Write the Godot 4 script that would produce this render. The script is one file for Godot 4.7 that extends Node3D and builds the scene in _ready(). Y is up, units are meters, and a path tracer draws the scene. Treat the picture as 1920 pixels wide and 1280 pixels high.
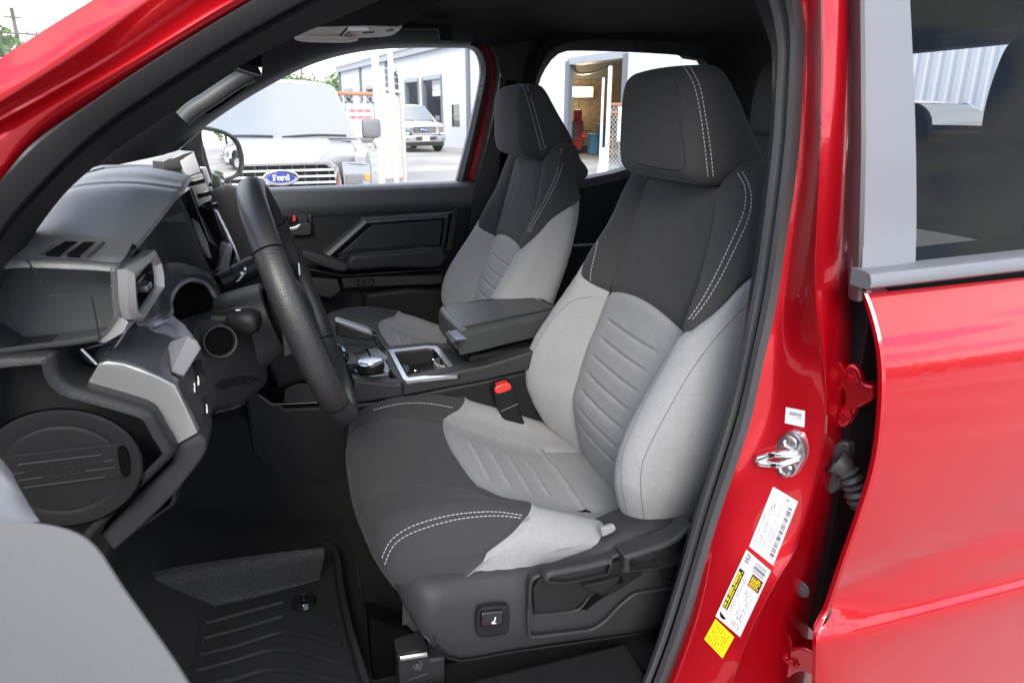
extends Node3D
# A red crew-cab pickup seen through its open driver's door, standing in a dealer's lot. Metres; x runs to the truck's rear, y up, z to its left side.

var M := {}
var truck: Node3D
var rng := RandomNumberGenerator.new()

func V(x: float, y: float, z: float) -> Vector3: return Vector3(x, y, z)

# ---------- mesh helpers: every builder returns a list of triangles ----------
func cr(p: Array, n: int, closed := false) -> Array:
	var out := []
	var c := p.size()
	for i in (c if closed else c - 1):
		var a = p[posmod(i - 1, c) if closed else maxi(i - 1, 0)]
		var b = p[i]
		var d = p[(i + 1) % c]
		var e = p[(i + 2) % c if closed else mini(i + 2, c - 1)]
		for k in n:
			var t := float(k) / n
			out.append(0.5 * ((2.0 * b) + (d - a) * t + (2.0 * a - 5.0 * b + 4.0 * d - e) * t * t + (3.0 * b - a - 3.0 * d + e) * t * t * t))
	if not closed: out.append(p[c - 1])
	return out

func even(p: Array, n: int) -> Array:
	var l := [0.0]
	for i in range(1, p.size()): l.append(l[i - 1] + p[i].distance_to(p[i - 1]))
	var out := []
	var j := 0
	for i in n:
		var s: float = l[-1] * i / (n - 1)
		while j < p.size() - 2 and l[j + 1] < s: j += 1
		out.append(p[j].lerp(p[j + 1], clampf((s - l[j]) / maxf(l[j + 1] - l[j], 1e-9), 0, 1)))
	return out

func csurf(rows: Array, nu: int, nv: int) -> Array:
	var a := []
	for r in rows: a.append(cr(r, nu))
	var out := []
	for i in a[0].size():
		var col := []
		for r in a: col.append(r[i])
		out.append(cr(col, nv))
	return out

func grid(rows: Array, cu := false, cv := false) -> PackedVector3Array:
	var s := PackedVector3Array()
	var nr := rows.size()
	var nc: int = rows[0].size()
	for i in (nr if cv else nr - 1):
		var r: Array = rows[i]
		var q: Array = rows[(i + 1) % nr]
		for j in (nc if cu else nc - 1):
			var k := (j + 1) % nc
			s.append_array([r[j], r[k], q[k], r[j], q[k], q[j]])
	return s

func flip(s: PackedVector3Array) -> PackedVector3Array:
	var o := s.duplicate()
	o.reverse()
	return o

func moved(s: PackedVector3Array, t: Transform3D) -> PackedVector3Array:
	var o := PackedVector3Array()
	o.resize(s.size())
	for i in s.size(): o[i] = t * s[i]
	return o

func fan(p: Array) -> PackedVector3Array:
	var c := Vector3.ZERO
	for q in p: c += q
	c /= p.size()
	var s := PackedVector3Array()
	for i in p.size(): s.append_array([c, p[i], p[(i + 1) % p.size()]])
	return s

func normal_of(p: Array) -> Vector3:
	var n := Vector3.ZERO
	for i in p.size(): n += (p[i] as Vector3).cross(p[(i + 1) % p.size()])
	return n.normalized()

# a polygon given a thickness, its front edges rounded off
func slab(p: Array, depth: Vector3, bevel := 0.003, seg := 2) -> PackedVector3Array:
	var n := normal_of(p)
	if n.dot(depth) > 0:
		p = p.duplicate()
		p.reverse()
		n = -n
	var c := p.size()
	var inward := []
	for i in c:
		var a: Vector3 = (p[i] - p[i - 1]).normalized()
		var b: Vector3 = (p[(i + 1) % c] - p[i]).normalized()
		var na := n.cross(a)
		var nb := n.cross(b)
		var m := (na + nb).normalized()
		inward.append(m / maxf(m.dot(nb), 0.45))
	var rings := []
	for k in seg + 1:
		var t := PI / 2 * k / seg
		var r := []
		for i in c: r.append(p[i] + inward[i] * bevel * (1 - sin(t)) - n * bevel * (1 - cos(t)))
		rings.push_front(r)
	var back := []
	for i in c: back.append(p[i] + depth)
	rings.push_front(back)
	rings.reverse()
	var s := grid(rings, true)
	for e in [[rings[0], true], [rings[-1], false]]:
		var x: Vector3 = (p[1] - p[0]).normalized()
		var y := n.cross(x)
		var f := PackedVector2Array()
		for q in e[0]: f.append(Vector2(q.dot(x), q.dot(y)))
		var ix := Geometry2D.triangulate_polygon(f)
		for k in range(0, ix.size(), 3):
			var o := [e[0][ix[k]], e[0][ix[k + 1]], e[0][ix[k + 2]]]
			var up: bool = (o[2] - o[0]).cross(o[1] - o[0]).dot(n) > 0
			if up != e[1]: s.append_array([o[0], o[2], o[1]])
			else: s.append_array(o)
	return s

# profile (x to the side, y along ref) carried along a path
func sweep(path: Array, prof: Array, ref: Vector3, closed := false, loop := false) -> PackedVector3Array:
	var rows := []
	var c := path.size()
	for i in c:
		var a: Vector3 = path[posmod(i - 1, c)] if loop else path[maxi(i - 1, 0)]
		var b: Vector3 = path[(i + 1) % c] if loop else path[mini(i + 1, c - 1)]
		var t := (b - a).normalized()
		var sd := t.cross(ref).normalized()
		var up := sd.cross(t).normalized()
		var r := []
		for q in prof: r.append(path[i] + sd * q.x + up * q.y)
		rows.append(r)
	var s := grid(rows, closed, loop)
	if closed and not loop:
		s.append_array(flip(fan(rows[0])))
		s.append_array(fan(rows[-1]))
	return s

func ring2(r: float, n: int, ry := -1.0) -> Array:
	var o := []
	for i in n: o.append(Vector2(cos(TAU * i / n) * r, sin(TAU * i / n) * (r if ry < 0 else ry)))
	return o

func tube(path: Array, r: float, n := 8, ref := Vector3(0.31, 0.9, 0.2)) -> PackedVector3Array:
	return sweep(path, ring2(r, n), ref, true)

func basis_z(z: Vector3) -> Basis:
	z = z.normalized()
	var x := (Vector3.UP if absf(z.y) < 0.9 else Vector3.RIGHT).cross(z).normalized()
	return Basis(x, z.cross(x), z)

# profile of (radius, height) turned about an axis
func lathe(prof: Array, at: Vector3, axis: Vector3, n := 28) -> PackedVector3Array:
	var b := basis_z(axis)
	var rows := []
	for q in prof:
		var r := []
		for i in n: r.append(at + b * Vector3(cos(TAU * i / n) * q.x, sin(TAU * i / n) * q.x, q.y))
		rows.append(r)
	return flip(grid(rows, true))

func rbox(at: Vector3, size: Vector3, r := 0.004, b := Basis()) -> PackedVector3Array:
	var h := size / 2
	r = minf(r, minf(h.x, minf(h.y, h.z)) * 0.98)
	var out := PackedVector3Array()
	var p := []
	for e in [[-h.x, -h.y], [h.x, -h.y], [h.x, h.y], [-h.x, h.y]]:
		for k in 3:
			var a: float = atan2(e[1], e[0])
			a = [-PI * 0.75, -PI * 0.25, PI * 0.25, PI * 0.75][[[-1, -1], [1, -1], [1, 1], [-1, 1]].find([int(signf(e[0])), int(signf(e[1]))])] + (k - 1) * PI / 4
			p.append([Vector2(e[0] - signf(e[0]) * r, e[1] - signf(e[1]) * r), Vector2(cos(a), sin(a)) * r])
	var rows := []
	for zz in [[-h.z, 0.0], [-h.z + r * 0.29, 0.71], [-h.z + r, 1.0], [h.z - r, 1.0], [h.z - r * 0.29, 0.71], [h.z, 0.0]]:
		var row := []
		for q in p:
			var v: Vector2 = q[0] + q[1] * zz[1]
			row.append(at + b * Vector3(v.x, v.y, zz[0]))
		rows.append(row)
	out = grid(rows, true)
	out.append_array(flip(fan(rows[0])))
	out.append_array(fan(rows[-1]))
	return flip(out)

# cushion-like solid: a closed side outline drawn across a width, its flanks rounded
func pillow(prof: Array, b: Transform3D, w: float, r: float, seg := 6, mid := 1) -> PackedVector3Array:
	var c := prof.size()
	var inw := []
	var area := 0.0
	for i in c: area += (prof[i] as Vector2).cross(prof[(i + 1) % c])
	for i in c:
		var t: Vector2 = (prof[(i + 1) % c] - prof[i - 1]).normalized()
		inw.append(Vector2(-t.y, t.x) * signf(area))
	var rows := []
	var st := []
	for k in seg + 1: st.append([-(w - r + r * cos(PI / 2 * k / seg)), r * (1 - sin(PI / 2 * k / seg))])
	for k in range(1, mid): st.append([-(w - r) + 2 * (w - r) * k / mid, 0.0])
	for k in seg + 1: st.append([w - r + r * sin(PI / 2 * k / seg), r * (1 - cos(PI / 2 * k / seg))])
	for e in st:
		var row := []
		for i in c:
			var q: Vector2 = prof[i] + inw[i] * e[1]
			row.append(b * Vector3(q.x, q.y, e[0]))
		rows.append(row)
	var s := grid(rows, true)
	s.append_array(flip(fan(rows[0])))
	s.append_array(fan(rows[-1]))
	return flip(s) if area > 0 else s

func v2(a: Array) -> Array:
	var o := []
	for i in range(0, a.size(), 2): o.append(Vector2(a[i], a[i + 1]))
	return o

# ---------- nodes ----------
func mesh_of(s: PackedVector3Array, angle := 38.0, uv := PackedVector2Array()) -> ArrayMesh:
	var n := s.size()
	var fn := PackedVector3Array()
	fn.resize(n / 3)
	var at := {}
	var keys := PackedInt64Array()
	keys.resize(n)
	for f in n / 3:
		var a := s[f * 3]
		fn[f] = (s[f * 3 + 2] - a).cross(s[f * 3 + 1] - a)
		for k in 3:
			var q := s[f * 3 + k]
			var h := (int(round(q.x * 25000)) * 73856093) ^ (int(round(q.y * 25000)) * 19349663 << 3) ^ (int(round(q.z * 25000)) * 83492791 << 7)
			keys[f * 3 + k] = h
			if at.has(h): at[h].append(f)
			else: at[h] = PackedInt32Array([f])
	var nn := PackedVector3Array()
	nn.resize(n)
	var lim := cos(deg_to_rad(angle))
	for f in n / 3:
		var u := fn[f].normalized()
		for k in 3:
			var t := Vector3.ZERO
			for g in at[keys[f * 3 + k]]:
				var w := fn[g]
				if w.dot(u) > lim * w.length(): t += w
			nn[f * 3 + k] = t.normalized() if t.length_squared() > 1e-24 else Vector3.UP
	var ar := []
	ar.resize(Mesh.ARRAY_MAX)
	ar[Mesh.ARRAY_VERTEX] = s
	ar[Mesh.ARRAY_NORMAL] = nn
	if uv.size() == n: ar[Mesh.ARRAY_TEX_UV] = uv
	var m := ArrayMesh.new()
	m.add_surface_from_arrays(Mesh.PRIMITIVE_TRIANGLES, ar)
	return m

func part(parent: Node3D, called: String, s: PackedVector3Array, m: Material, label := "", angle := 38.0) -> MeshInstance3D:
	var o := MeshInstance3D.new()
	o.name = called
	o.mesh = mesh_of(s, angle)
	o.material_override = m
	o.cast_shadow = GeometryInstance3D.SHADOW_CASTING_SETTING_DOUBLE_SIDED
	parent.add_child(o, true)
	if label: o.set_meta("label", label)
	return o

func group_of(parent: Node3D, called: String, label := "") -> Node3D:
	var o := Node3D.new()
	o.name = called
	parent.add_child(o, true)
	if label: o.set_meta("label", label)
	return o

func numbered(called: String) -> String:
	if not has_node(called): return called
	var i := 1
	while has_node("%s_%03d" % [called, i]): i += 1
	return "%s_%03d" % [called, i]

func tag(o: Node3D, label: String, category: String, group := "") -> Node3D:
	o.set_meta("label", label)
	o.set_meta("category", category)
	if group: o.set_meta("group", group)
	return o

func thing(called: String, label: String, category: String, at := Vector3.ZERO, turn := 0.0, group := "") -> Node3D:
	var o := Node3D.new()
	o.name = numbered(called)
	add_child(o)
	o.position = at
	o.rotation.y = turn
	return tag(o, label, category, group)

func structure(called: String, s: PackedVector3Array, m: Material, angle := 38.0) -> MeshInstance3D:
	var o := part(self, called, s, m, "", angle)
	o.set_meta("kind", "structure")
	return o

# a flat printed sheet: four corners (top left, top right, bottom right, bottom left) and its picture
func sheet(parent: Node3D, called: String, c: Array, m: Material, label := "") -> MeshInstance3D:
	var s := PackedVector3Array([c[0], c[1], c[2], c[0], c[2], c[3]])
	var o := MeshInstance3D.new()
	o.name = called
	o.mesh = mesh_of(s, 38.0, PackedVector2Array([Vector2(0, 0), Vector2(1, 0), Vector2(1, 1), Vector2(0, 0), Vector2(1, 1), Vector2(0, 1)]))
	o.material_override = m
	parent.add_child(o, true)
	if label: o.set_meta("label", label)
	return o

func letters(parent: Node3D, called: String, text: String, at: Transform3D, height: float, depth: float, m: Material, fnt := "Droid Sans", bold := 400, italic := false) -> MeshInstance3D:
	var t := TextMesh.new()
	var f := SystemFont.new()
	f.font_names = PackedStringArray([fnt])
	f.font_weight = bold
	f.font_italic = italic
	t.font = f
	t.text = text
	t.font_size = 32
	t.pixel_size = height / 24.0
	t.depth = depth
	var o := MeshInstance3D.new()
	o.name = called
	o.mesh = t
	o.material_override = m
	o.transform = at
	parent.add_child(o, true)
	return o

# where rays from each point along dir meet a triangle list, lifted a little towards the start
func drape(pts: Array, from: Vector3, s: PackedVector3Array, lift := 0.001) -> Array:
	var out := []
	for q in pts:
		var d: Vector3 = (q - from).normalized()
		var best := INF
		for f in range(0, s.size(), 3):
			var h = Geometry3D.ray_intersects_triangle(from, d, s[f], s[f + 1], s[f + 2])
			if h != null: best = minf(best, from.distance_to(h))
		if best < INF: out.append(from + d * (best - lift))
	return out

# a row of short thread stitches along a path
func stitches(path: Array, pitch := 0.006, r := 0.0007) -> PackedVector3Array:
	var s := PackedVector3Array()
	if path.size() < 2: return s
	var l := 0.0
	for i in range(1, path.size()): l += path[i].distance_to(path[i - 1])
	var n := maxi(2, int(l / pitch) + 1)
	var e := even(path, n * 3 - 2)
	for i in n - 1:
		var a: Vector3 = e[i * 3]
		var b: Vector3 = e[i * 3 + 2]
		s.append_array(tube([a, a.lerp(b, 0.5), b], r, 5))
	return s

# ---------- materials ----------
func noise_tex(kind: int, freq: float, size: int, seed_: int, oct := 3, normal_ := 0.0, ramp := []) -> NoiseTexture2D:
	var f := FastNoiseLite.new()
	f.noise_type = kind
	f.frequency = freq
	f.seed = seed_
	f.fractal_octaves = oct
	var t := NoiseTexture2D.new()
	t.width = size
	t.height = size
	t.seamless = true
	t.noise = f
	if normal_ > 0:
		t.as_normal_map = true
		t.bump_strength = normal_
	if ramp:
		var g := Gradient.new()
		g.offsets = PackedFloat32Array(ramp.map(func(e): return e[0]))
		g.colors = PackedColorArray(ramp.map(func(e): return Color(e[1], e[1], e[1])))
		t.color_ramp = g
	return t

func mat(called: String, c: Color, rough := 0.5, metal := 0.0) -> StandardMaterial3D:
	var m := StandardMaterial3D.new()
	m.albedo_color = c.linear_to_srgb()
	m.roughness = rough
	m.metallic = metal
	m.cull_mode = BaseMaterial3D.CULL_DISABLED
	m.resource_name = called
	M[called] = m
	return m

func tri(m: StandardMaterial3D, scale: float) -> StandardMaterial3D:
	m.uv1_triplanar = true
	m.uv1_world_triplanar = true
	m.uv1_scale = Vector3.ONE * scale
	return m

func relief(m: StandardMaterial3D, t: Texture2D, strength: float, scale: float) -> StandardMaterial3D:
	m.normal_enabled = true
	m.normal_texture = t
	m.normal_scale = strength
	return tri(m, scale)

func weave_image() -> ImageTexture:
	var im := Image.create(256, 256, false, Image.FORMAT_RGB8)
	var r := RandomNumberGenerator.new()
	r.seed = 5
	var rows := []
	var cols := []
	for i in 64:
		rows.append(r.randf_range(-0.015, 0.015))
		cols.append(r.randf_range(-0.012, 0.012))
	for y in 256:
		for x in 256:
			var cx := x / 4
			var cy := y / 4
			var over := (cx + cy) % 2 == 0
			var k: float = 0.9 + (rows[cy] if over else cols[cx]) + r.randf_range(-0.11, 0.07)
			if x % 4 == 0 or y % 4 == 0: k -= 0.04
			im.set_pixel(x, y, Color(k, k, k))
	im.generate_mipmaps()
	return ImageTexture.create_from_image(im)

func make_materials() -> void:
	var leather := noise_tex(FastNoiseLite.TYPE_CELLULAR, 0.035, 512, 3, 2, 5.0)
	var fine := noise_tex(FastNoiseLite.TYPE_SIMPLEX, 0.12, 512, 4, 3, 4.0)
	var flake := noise_tex(FastNoiseLite.TYPE_CELLULAR, 0.2, 512, 9, 1, 2.0)
	var mottle := noise_tex(FastNoiseLite.TYPE_SIMPLEX_SMOOTH, 0.01, 512, 6, 5, 0.0, [[0.2, 0.82], [0.8, 1.0]])
	var weave := weave_image()
	var red := mat("red_paint", Color(0.43, 0.0015, 0.008), 0.3, 0.6)
	red.metallic_specular = 0.5
	red.clearcoat_enabled = true
	red.clearcoat = 0.85
	red.clearcoat_roughness = 0.02
	relief(red, flake, 0.05, 9.0)
	relief(mat("black_leather", Color(0.016, 0.016, 0.017), 0.45), leather, 0.55, 22.0)
	relief(mat("dash_vinyl", Color(0.042, 0.044, 0.045), 0.43), leather, 0.42, 26.0)
	relief(mat("charcoal_plastic", Color(0.025, 0.025, 0.0265), 0.46), fine, 0.3, 22.0)
	relief(mat("black_plastic", Color(0.0105, 0.0105, 0.011), 0.45), fine, 0.25, 24.0)
	relief(mat("door_grey_plastic", Color(0.115, 0.115, 0.118), 0.5), leather, 0.3, 26.0)
	relief(mat("rubber", Color(0.034, 0.034, 0.036), 0.42), fine, 0.12, 40.0)
	relief(mat("carpet", Color(0.014, 0.014, 0.014), 0.97), fine, 1.0, 14.0)
	relief(mat("headliner", Color(0.011, 0.011, 0.0108), 0.95), fine, 0.3, 20.0)
	relief(mat("mat_rubber", Color(0.018, 0.018, 0.018), 0.4), fine, 0.25, 20.0)
	relief(mat("mat_pad", Color(0.032, 0.032, 0.032), 0.62), noise_tex(FastNoiseLite.TYPE_SIMPLEX, 0.09, 256, 8, 2, 8.0), 0.9, 12.0)
	mat("gloss_black", Color(0.008, 0.008, 0.009), 0.08)
	mat("void_black", Color(0.004, 0.004, 0.004), 0.9)  # glossless near-black; gives flat slots, gaps and openings the shade of a hole
	M.void_black.metallic_specular = 0.0
	var br := mat("brushed_silver", Color(0.3, 0.295, 0.29), 0.36, 0.7)
	relief(br, fine, 0.05, 30.0)
	mat("satin_silver", Color(0.5, 0.505, 0.53), 0.25, 0.8)
	mat("smoked_silver", Color(0.1190, 0.1232, 0.1400), 0.25, 0.75)
	mat("chrome", Color(0.75, 0.75, 0.76), 0.07, 1.0)
	mat("zinc", Color(0.62, 0.62, 0.63), 0.25, 0.95)
	mat("mirror", Color(0.86, 0.87, 0.88), 0.0, 1.0)
	for k in ["black_leather", "charcoal_plastic", "black_plastic", "mat_rubber", "headliner", "carpet", "mat_pad"]: M[k].metallic_specular = 0.32
	for e in [["fabric_dark", Color(0.035, 0.035, 0.0365)], ["fabric_light", Color(0.3, 0.302, 0.308)]]:
		var f := mat(e[0], e[1], 0.95)
		f.albedo_texture = weave
		f.rim_enabled = true
		f.rim = 0.25
		tri(f, 7.0)
	mat("thread", Color(0.42, 0.42, 0.42), 0.8)
	mat("thread_dark", Color(0.12, 0.12, 0.12), 0.8)
	mat("label_white", Color(0.8, 0.8, 0.82), 0.35)
	mat("label_yellow", Color(0.85, 0.68, 0.03), 0.35)
	mat("label_black", Color(0.02, 0.02, 0.02), 0.4)
	mat("label_red", Color(0.6, 0.03, 0.05), 0.4)
	mat("mark_white", Color(0.75, 0.75, 0.75), 0.5)
	mat("mark_grey", Color(0.2, 0.2, 0.2), 0.5)
	mat("buckle_red", Color(0.62, 0.035, 0.03), 0.35)
	mat("console_beige", Color(0.4760, 0.4340, 0.3920), 0.55)
	mat("grey_plastic", Color(0.1400, 0.1400, 0.1470), 0.5)
	var g := mat("window_glass", Color(0.9, 0.95, 0.93, 0.06), 0.0)
	g.transparency = BaseMaterial3D.TRANSPARENCY_ALPHA
	g.albedo_color.a = 0.05
	g.metallic_specular = 0.3
	var g2 := mat("tinted_glass", Color(0.003, 0.004, 0.004), 0.0)
	g2.transparency = BaseMaterial3D.TRANSPARENCY_ALPHA
	g2.albedo_color.a = 0.4
	g2.metallic_specular = 0.2
	# outdoors
	var asph := mat("concrete", Color(0.36, 0.34, 0.315), 0.9)
	asph.albedo_texture = mottle
	tri(asph, 0.045)
	var sid := mat("pale_siding", Color(0.5, 0.53, 0.57), 0.5)
	sid.metallic = 0.1
	mat("grey_steel", Color(0.1050, 0.1162, 0.1330), 0.5)
	mat("fascia_grey", Color(0.2800, 0.2940, 0.3080), 0.5)
	mat("shop_grey", Color(0.13, 0.125, 0.12), 0.85)
	mat("dark_inside", Color(0.03, 0.03, 0.03), 0.8)
	mat("roller_white", Color(0.5600, 0.5740, 0.5880), 0.45)
	var wd := mat("wood_panel", Color(0.16, 0.12, 0.08), 0.7)
	wd.albedo_texture = mottle
	tri(wd, 0.9)
	var lamp := mat("lamp_glow", Color(0.9, 0.88, 0.8), 0.5)
	lamp.emission_enabled = true
	lamp.emission = Color(1, 0.93, 0.78)
	lamp.emission_energy_multiplier = 2.2
	mat("tool_red", Color(0.5, 0.02, 0.025), 0.35)
	mat("bin_blue", Color(0.13, 0.36, 0.55), 0.5)
	mat("box_orange", Color(0.62, 0.3, 0.08), 0.6)
	mat("galvanised", Color(0.6, 0.61, 0.62), 0.4, 0.5)
	mat("white_post", Color(0.75, 0.75, 0.74), 0.5)
	var rust := mat("rusty_steel", Color(0.42, 0.2, 0.11), 0.8)
	rust.albedo_texture = mottle
	tri(rust, 4.0)
	mat("leaf", Color(0.0840, 0.1540, 0.0280), 0.6)
	M.leaf.backlight_enabled = true
	M.leaf.backlight = Color(0.2, 0.3, 0.08)
	mat("leaf_pale", Color(0.1400, 0.2100, 0.0490), 0.6)
	mat("bark", Color(0.1, 0.075, 0.055), 0.9)
	mat("pole_wood", Color(0.13, 0.1, 0.08), 0.9)
	var sg := mat("silver_body", Color(0.27, 0.268, 0.265), 0.35, 0.3)
	sg.clearcoat_enabled = true
	var wb := mat("white_body", Color(0.5880, 0.5880, 0.5880), 0.35)
	wb.clearcoat_enabled = true
	var db := mat("dark_body", Color(0.06, 0.065, 0.07), 0.35)
	db.clearcoat_enabled = true
	mat("car_glass", Color(0.2, 0.21, 0.21), 0.05)
	mat("dark_glass", Color(0.03, 0.035, 0.035), 0.05)
	mat("tyre", Color(0.02, 0.02, 0.02), 0.85)
	mat("lamp_clear", Color(0.3080, 0.3150, 0.3220), 0.15, 0.5)
	mat("amber", Color(0.7, 0.28, 0.06), 0.3)
	mat("badge_blue", Color(0.02, 0.03, 0.22), 0.3)
	mat("sign_red", Color(0.6, 0.12, 0.13), 0.5)
	mat("brick_red", Color(0.36, 0.17, 0.12), 0.9)
	mat("pale_slats", Color(0.72, 0.66, 0.6), 0.8)
	mat("badge_pale", Color(0.3, 0.45, 0.66), 0.3)
	mat("pillar_cover", Color(0.16, 0.16, 0.172), 0.48, 0.5)
	relief(mat("rim_leather", Color(0.02, 0.021, 0.022), 0.45), leather, 0.25, 40.0)
	relief(mat("perforated", Color(0.018, 0.018, 0.019), 0.42), dots_normal(), 0.75, 32.0)

func dots_normal() -> ImageTexture:
	var im := Image.create(256, 256, false, Image.FORMAT_RGB8)
	for y in 256:
		for x in 256:
			var fx := fposmod(x / 32.0 + (0.5 if (y / 32) % 2 else 0.0), 1.0) - 0.5
			var fy := fposmod(y / 32.0, 1.0) - 0.5
			var h := 1.0 - 0.8 * exp(-(fx * fx + fy * fy) / 0.018)
			im.set_pixel(x, y, Color(h, h, h))
	im.bump_map_to_normal_map(6.0)
	im.generate_mipmaps()
	return ImageTexture.create_from_image(im)

# ---------- front seats ----------
# one row per height: centre x, y; bolster ridge x, y; ridge, outer and insert half widths
const BACK := [[0.53,0.8,0.53,0.815,0.17,0.2,0.11],[0.507,0.86,0.468,0.865,0.19,0.225,0.1232],[0.492,0.95,0.43,0.945,0.208,0.25,0.1298],[0.503,1.0,0.427,1.0,0.213,0.258,0.1331],[0.52,1.055,0.445,1.055,0.212,0.26,0.1375],[0.543,1.11,0.482,1.115,0.208,0.256,0.1408],[0.566,1.17,0.522,1.175,0.202,0.25,0.143],[0.585,1.23,0.556,1.24,0.194,0.24,0.1408],[0.6,1.29,0.588,1.3,0.183,0.228,0.1342],[0.612,1.34,0.607,1.36,0.17,0.212,0.1265],[0.622,1.385,0.628,1.41,0.153,0.195,0.1155],[0.642,1.4,0.65,1.432,0.142,0.18,0.11],[0.68,1.395,0.676,1.43,0.135,0.168,0.11]]
# one row per station from the front lip backwards: centre x, y; ridge x, y; flank x, y; ridge, outer and insert half widths
const BASE := [[.10,.80,.10,.80,.12,.80,.17,.205,.12],[.064,.86,.072,.858,.10,.845,.185,.22,.125],[.045,.91,.056,.908,.09,.86,.195,.232,.128],[.058,.948,.07,.944,.10,.868,.2,.24,.128],[.10,.965,.11,.964,.135,.87,.205,.245,.128],[.16,.963,.17,.97,.19,.87,.21,.248,.126],[.22,.944,.23,.964,.245,.87,.212,.25,.124],[.29,.907,.29,.946,.30,.87,.212,.25,.122],[.36,.874,.36,.917,.36,.868,.21,.248,.12],[.43,.856,.43,.885,.43,.86,.205,.24,.118],[.50,.845,.50,.855,.5,.85,.2,.23,.115],[.56,.835,.56,.84,.56,.835,.19,.22,.11]]

func at_row(t: Array, v: float) -> Array:
	v = clampf(v, 0, t.size() - 1.0001)
	var i := int(v)
	var f := v - i
	var a: Array = t[maxi(i - 1, 0)]
	var b: Array = t[i]
	var c: Array = t[i + 1]
	var d: Array = t[mini(i + 2, t.size() - 1)]
	var o := []
	for k in b.size(): o.append(0.5 * (2.0 * b[k] + (c[k] - a[k]) * f + (2.0 * a[k] - 5.0 * b[k] + 4.0 * c[k] - d[k]) * f * f + (3.0 * b[k] - a[k] - 3.0 * c[k] + d[k]) * f * f * f))
	return o

func along(p: Array, t: float) -> Vector3:
	var n := p.size() - 1
	t = clampf(t, 0, 0.99999) * n
	var i := int(t)
	var f := t - i
	var a: Vector3 = p[maxi(i - 1, 0)]
	var b: Vector3 = p[i]
	var c: Vector3 = p[i + 1]
	var d: Vector3 = p[mini(i + 2, n)]
	return 0.5 * (2.0 * b + (c - a) * f + (2.0 * a - 5.0 * b + 4.0 * c - d) * f * f + (3.0 * b - a - 3.0 * c + d) * f * f * f)

# t runs 0..1 from the rear edge of a flank over the ridge to the insert seam
func back_bolster(t: float, v: float, side: float) -> Vector3:
	var q := at_row(BACK, v)
	var dr := smoothstep(7.0, 12.0, v)
	var rear := minf(q[0] + 0.09, 0.72) - 0.03 * dr
	return along([V(rear, q[3] - 0.01 - 0.1 * dr, q[5] * 0.88 * side), V(q[0] + 0.062 - 0.02 * dr, q[3] - 0.006 - 0.06 * dr, q[5] * side), V(lerpf(q[2], q[0], 0.6) + 0.02, q[3] - 0.003 - 0.025 * dr, q[5] * side), V(q[2] + 0.014, q[3], lerpf(q[4], q[5], 0.72) * side), V(q[2], q[3], q[4] * side), V(lerpf(q[2], q[0], 0.5) - 0.004, lerpf(q[3], q[1], 0.5), lerpf(q[4], q[6], 0.52) * side), V(q[0] + 0.003, q[1], q[6] * 0.97 * side)], t)

func back_centre(t: float, v: float) -> Vector3:
	var q := at_row(BACK, v)
	var s := t * 2 - 1
	return V(q[0] + 0.003 - 0.011 * (1 - pow(absf(s), 2.6)), q[1], q[6] * s)

func back_edge(t: float) -> float:  # the row at which the dark cloth gives way to the light
	return lerpf(8.9, 6.35, t / 0.62) if t < 0.62 else lerpf(6.35, 5.98, (t - 0.62) / 0.38)

func base_bolster(t: float, v: float, side: float) -> Vector3:
	var q := at_row(BASE, v)
	return along([V(q[4], q[5] - 0.07, (q[7] - 0.012) * side), V(q[4], q[5], q[7] * side), V(lerpf(q[4], q[2], 0.55), lerpf(q[5], q[3], 0.58), lerpf(q[6], q[7], 0.93) * side), V(q[2], q[3], q[6] * side), V(lerpf(q[2], q[0], 0.5), lerpf(q[3], q[1], 0.6), lerpf(q[6], q[8], 0.5) * side), V(q[0], q[1] - 0.002, q[8] * 0.97 * side)], t)

func base_centre(t: float, v: float) -> Vector3:
	var q := at_row(BASE, v)
	var s := t * 2 - 1
	var b := 1 - pow(absf(s), 2.6)
	return V(q[0] - (0.006 * b if v < 4 else 0.0), q[1] - 0.002 + 0.006 * b, q[8] * s)

func base_edge(t: float) -> float:
	return lerpf(3.9, 7.0, smoothstep(0.0, 0.62, t)) if t < 0.62 else lerpf(7.0, 6.05, smoothstep(0.6, 1.0, t))

# a piece of cloth between rows v0(t) and v1(t), its edges drawn in towards the seams
var crumple := FastNoiseLite.new()

func cloth(f: Callable, v0: Callable, v1: Callable, nt: int, nv: int, off: Vector3, s0 := 1.0, s1 := 1.0, dip = null, both := false) -> PackedVector3Array:
	var rows := []
	for j in nv + 1:
		var b := float(j) / nv
		b = lerpf(b, smoothstep(0, 1, b), 0.55)
		var r := []
		for i in nt + 1:
			var t := float(i) / nt
			var v := lerpf(v0.call(t), v1.call(t), b)
			var p: Vector3 = f.call(t, v)
			var du: Vector3 = f.call(minf(t + 0.01, 1), v) - f.call(maxf(t - 0.01, 0), v)
			var dv: Vector3 = f.call(t, v + 0.05) - f.call(t, v - 0.05)
			var n := du.cross(dv).normalized()
			var d := 0.0
			d += 0.005 * s0 * exp(-pow((v - v0.call(t)) * 0.055 / 0.007, 2)) + 0.005 * s1 * exp(-pow((v1.call(t) - v) * 0.055 / 0.007, 2))
			d += 0.0028 * exp(-pow((1 - t) * 0.2 / 0.008, 2)) + (0.0028 * exp(-pow(t * 0.2 / 0.008, 2)) if both else 0.0)
			if dip != null: d += dip.call(t, v, p)
			d += 0.0010 * crumple.get_noise_3dv((p + off) * 14.0) + 0.0007 * crumple.get_noise_3dv((p + off) * 45.0)
			if n.x > 0.2 or (absf(n.x) <= 0.2 and n.y < 0): n = -n
			r.append(p - n * d + off)
		rows.append(r)
	return grid(rows)

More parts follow.
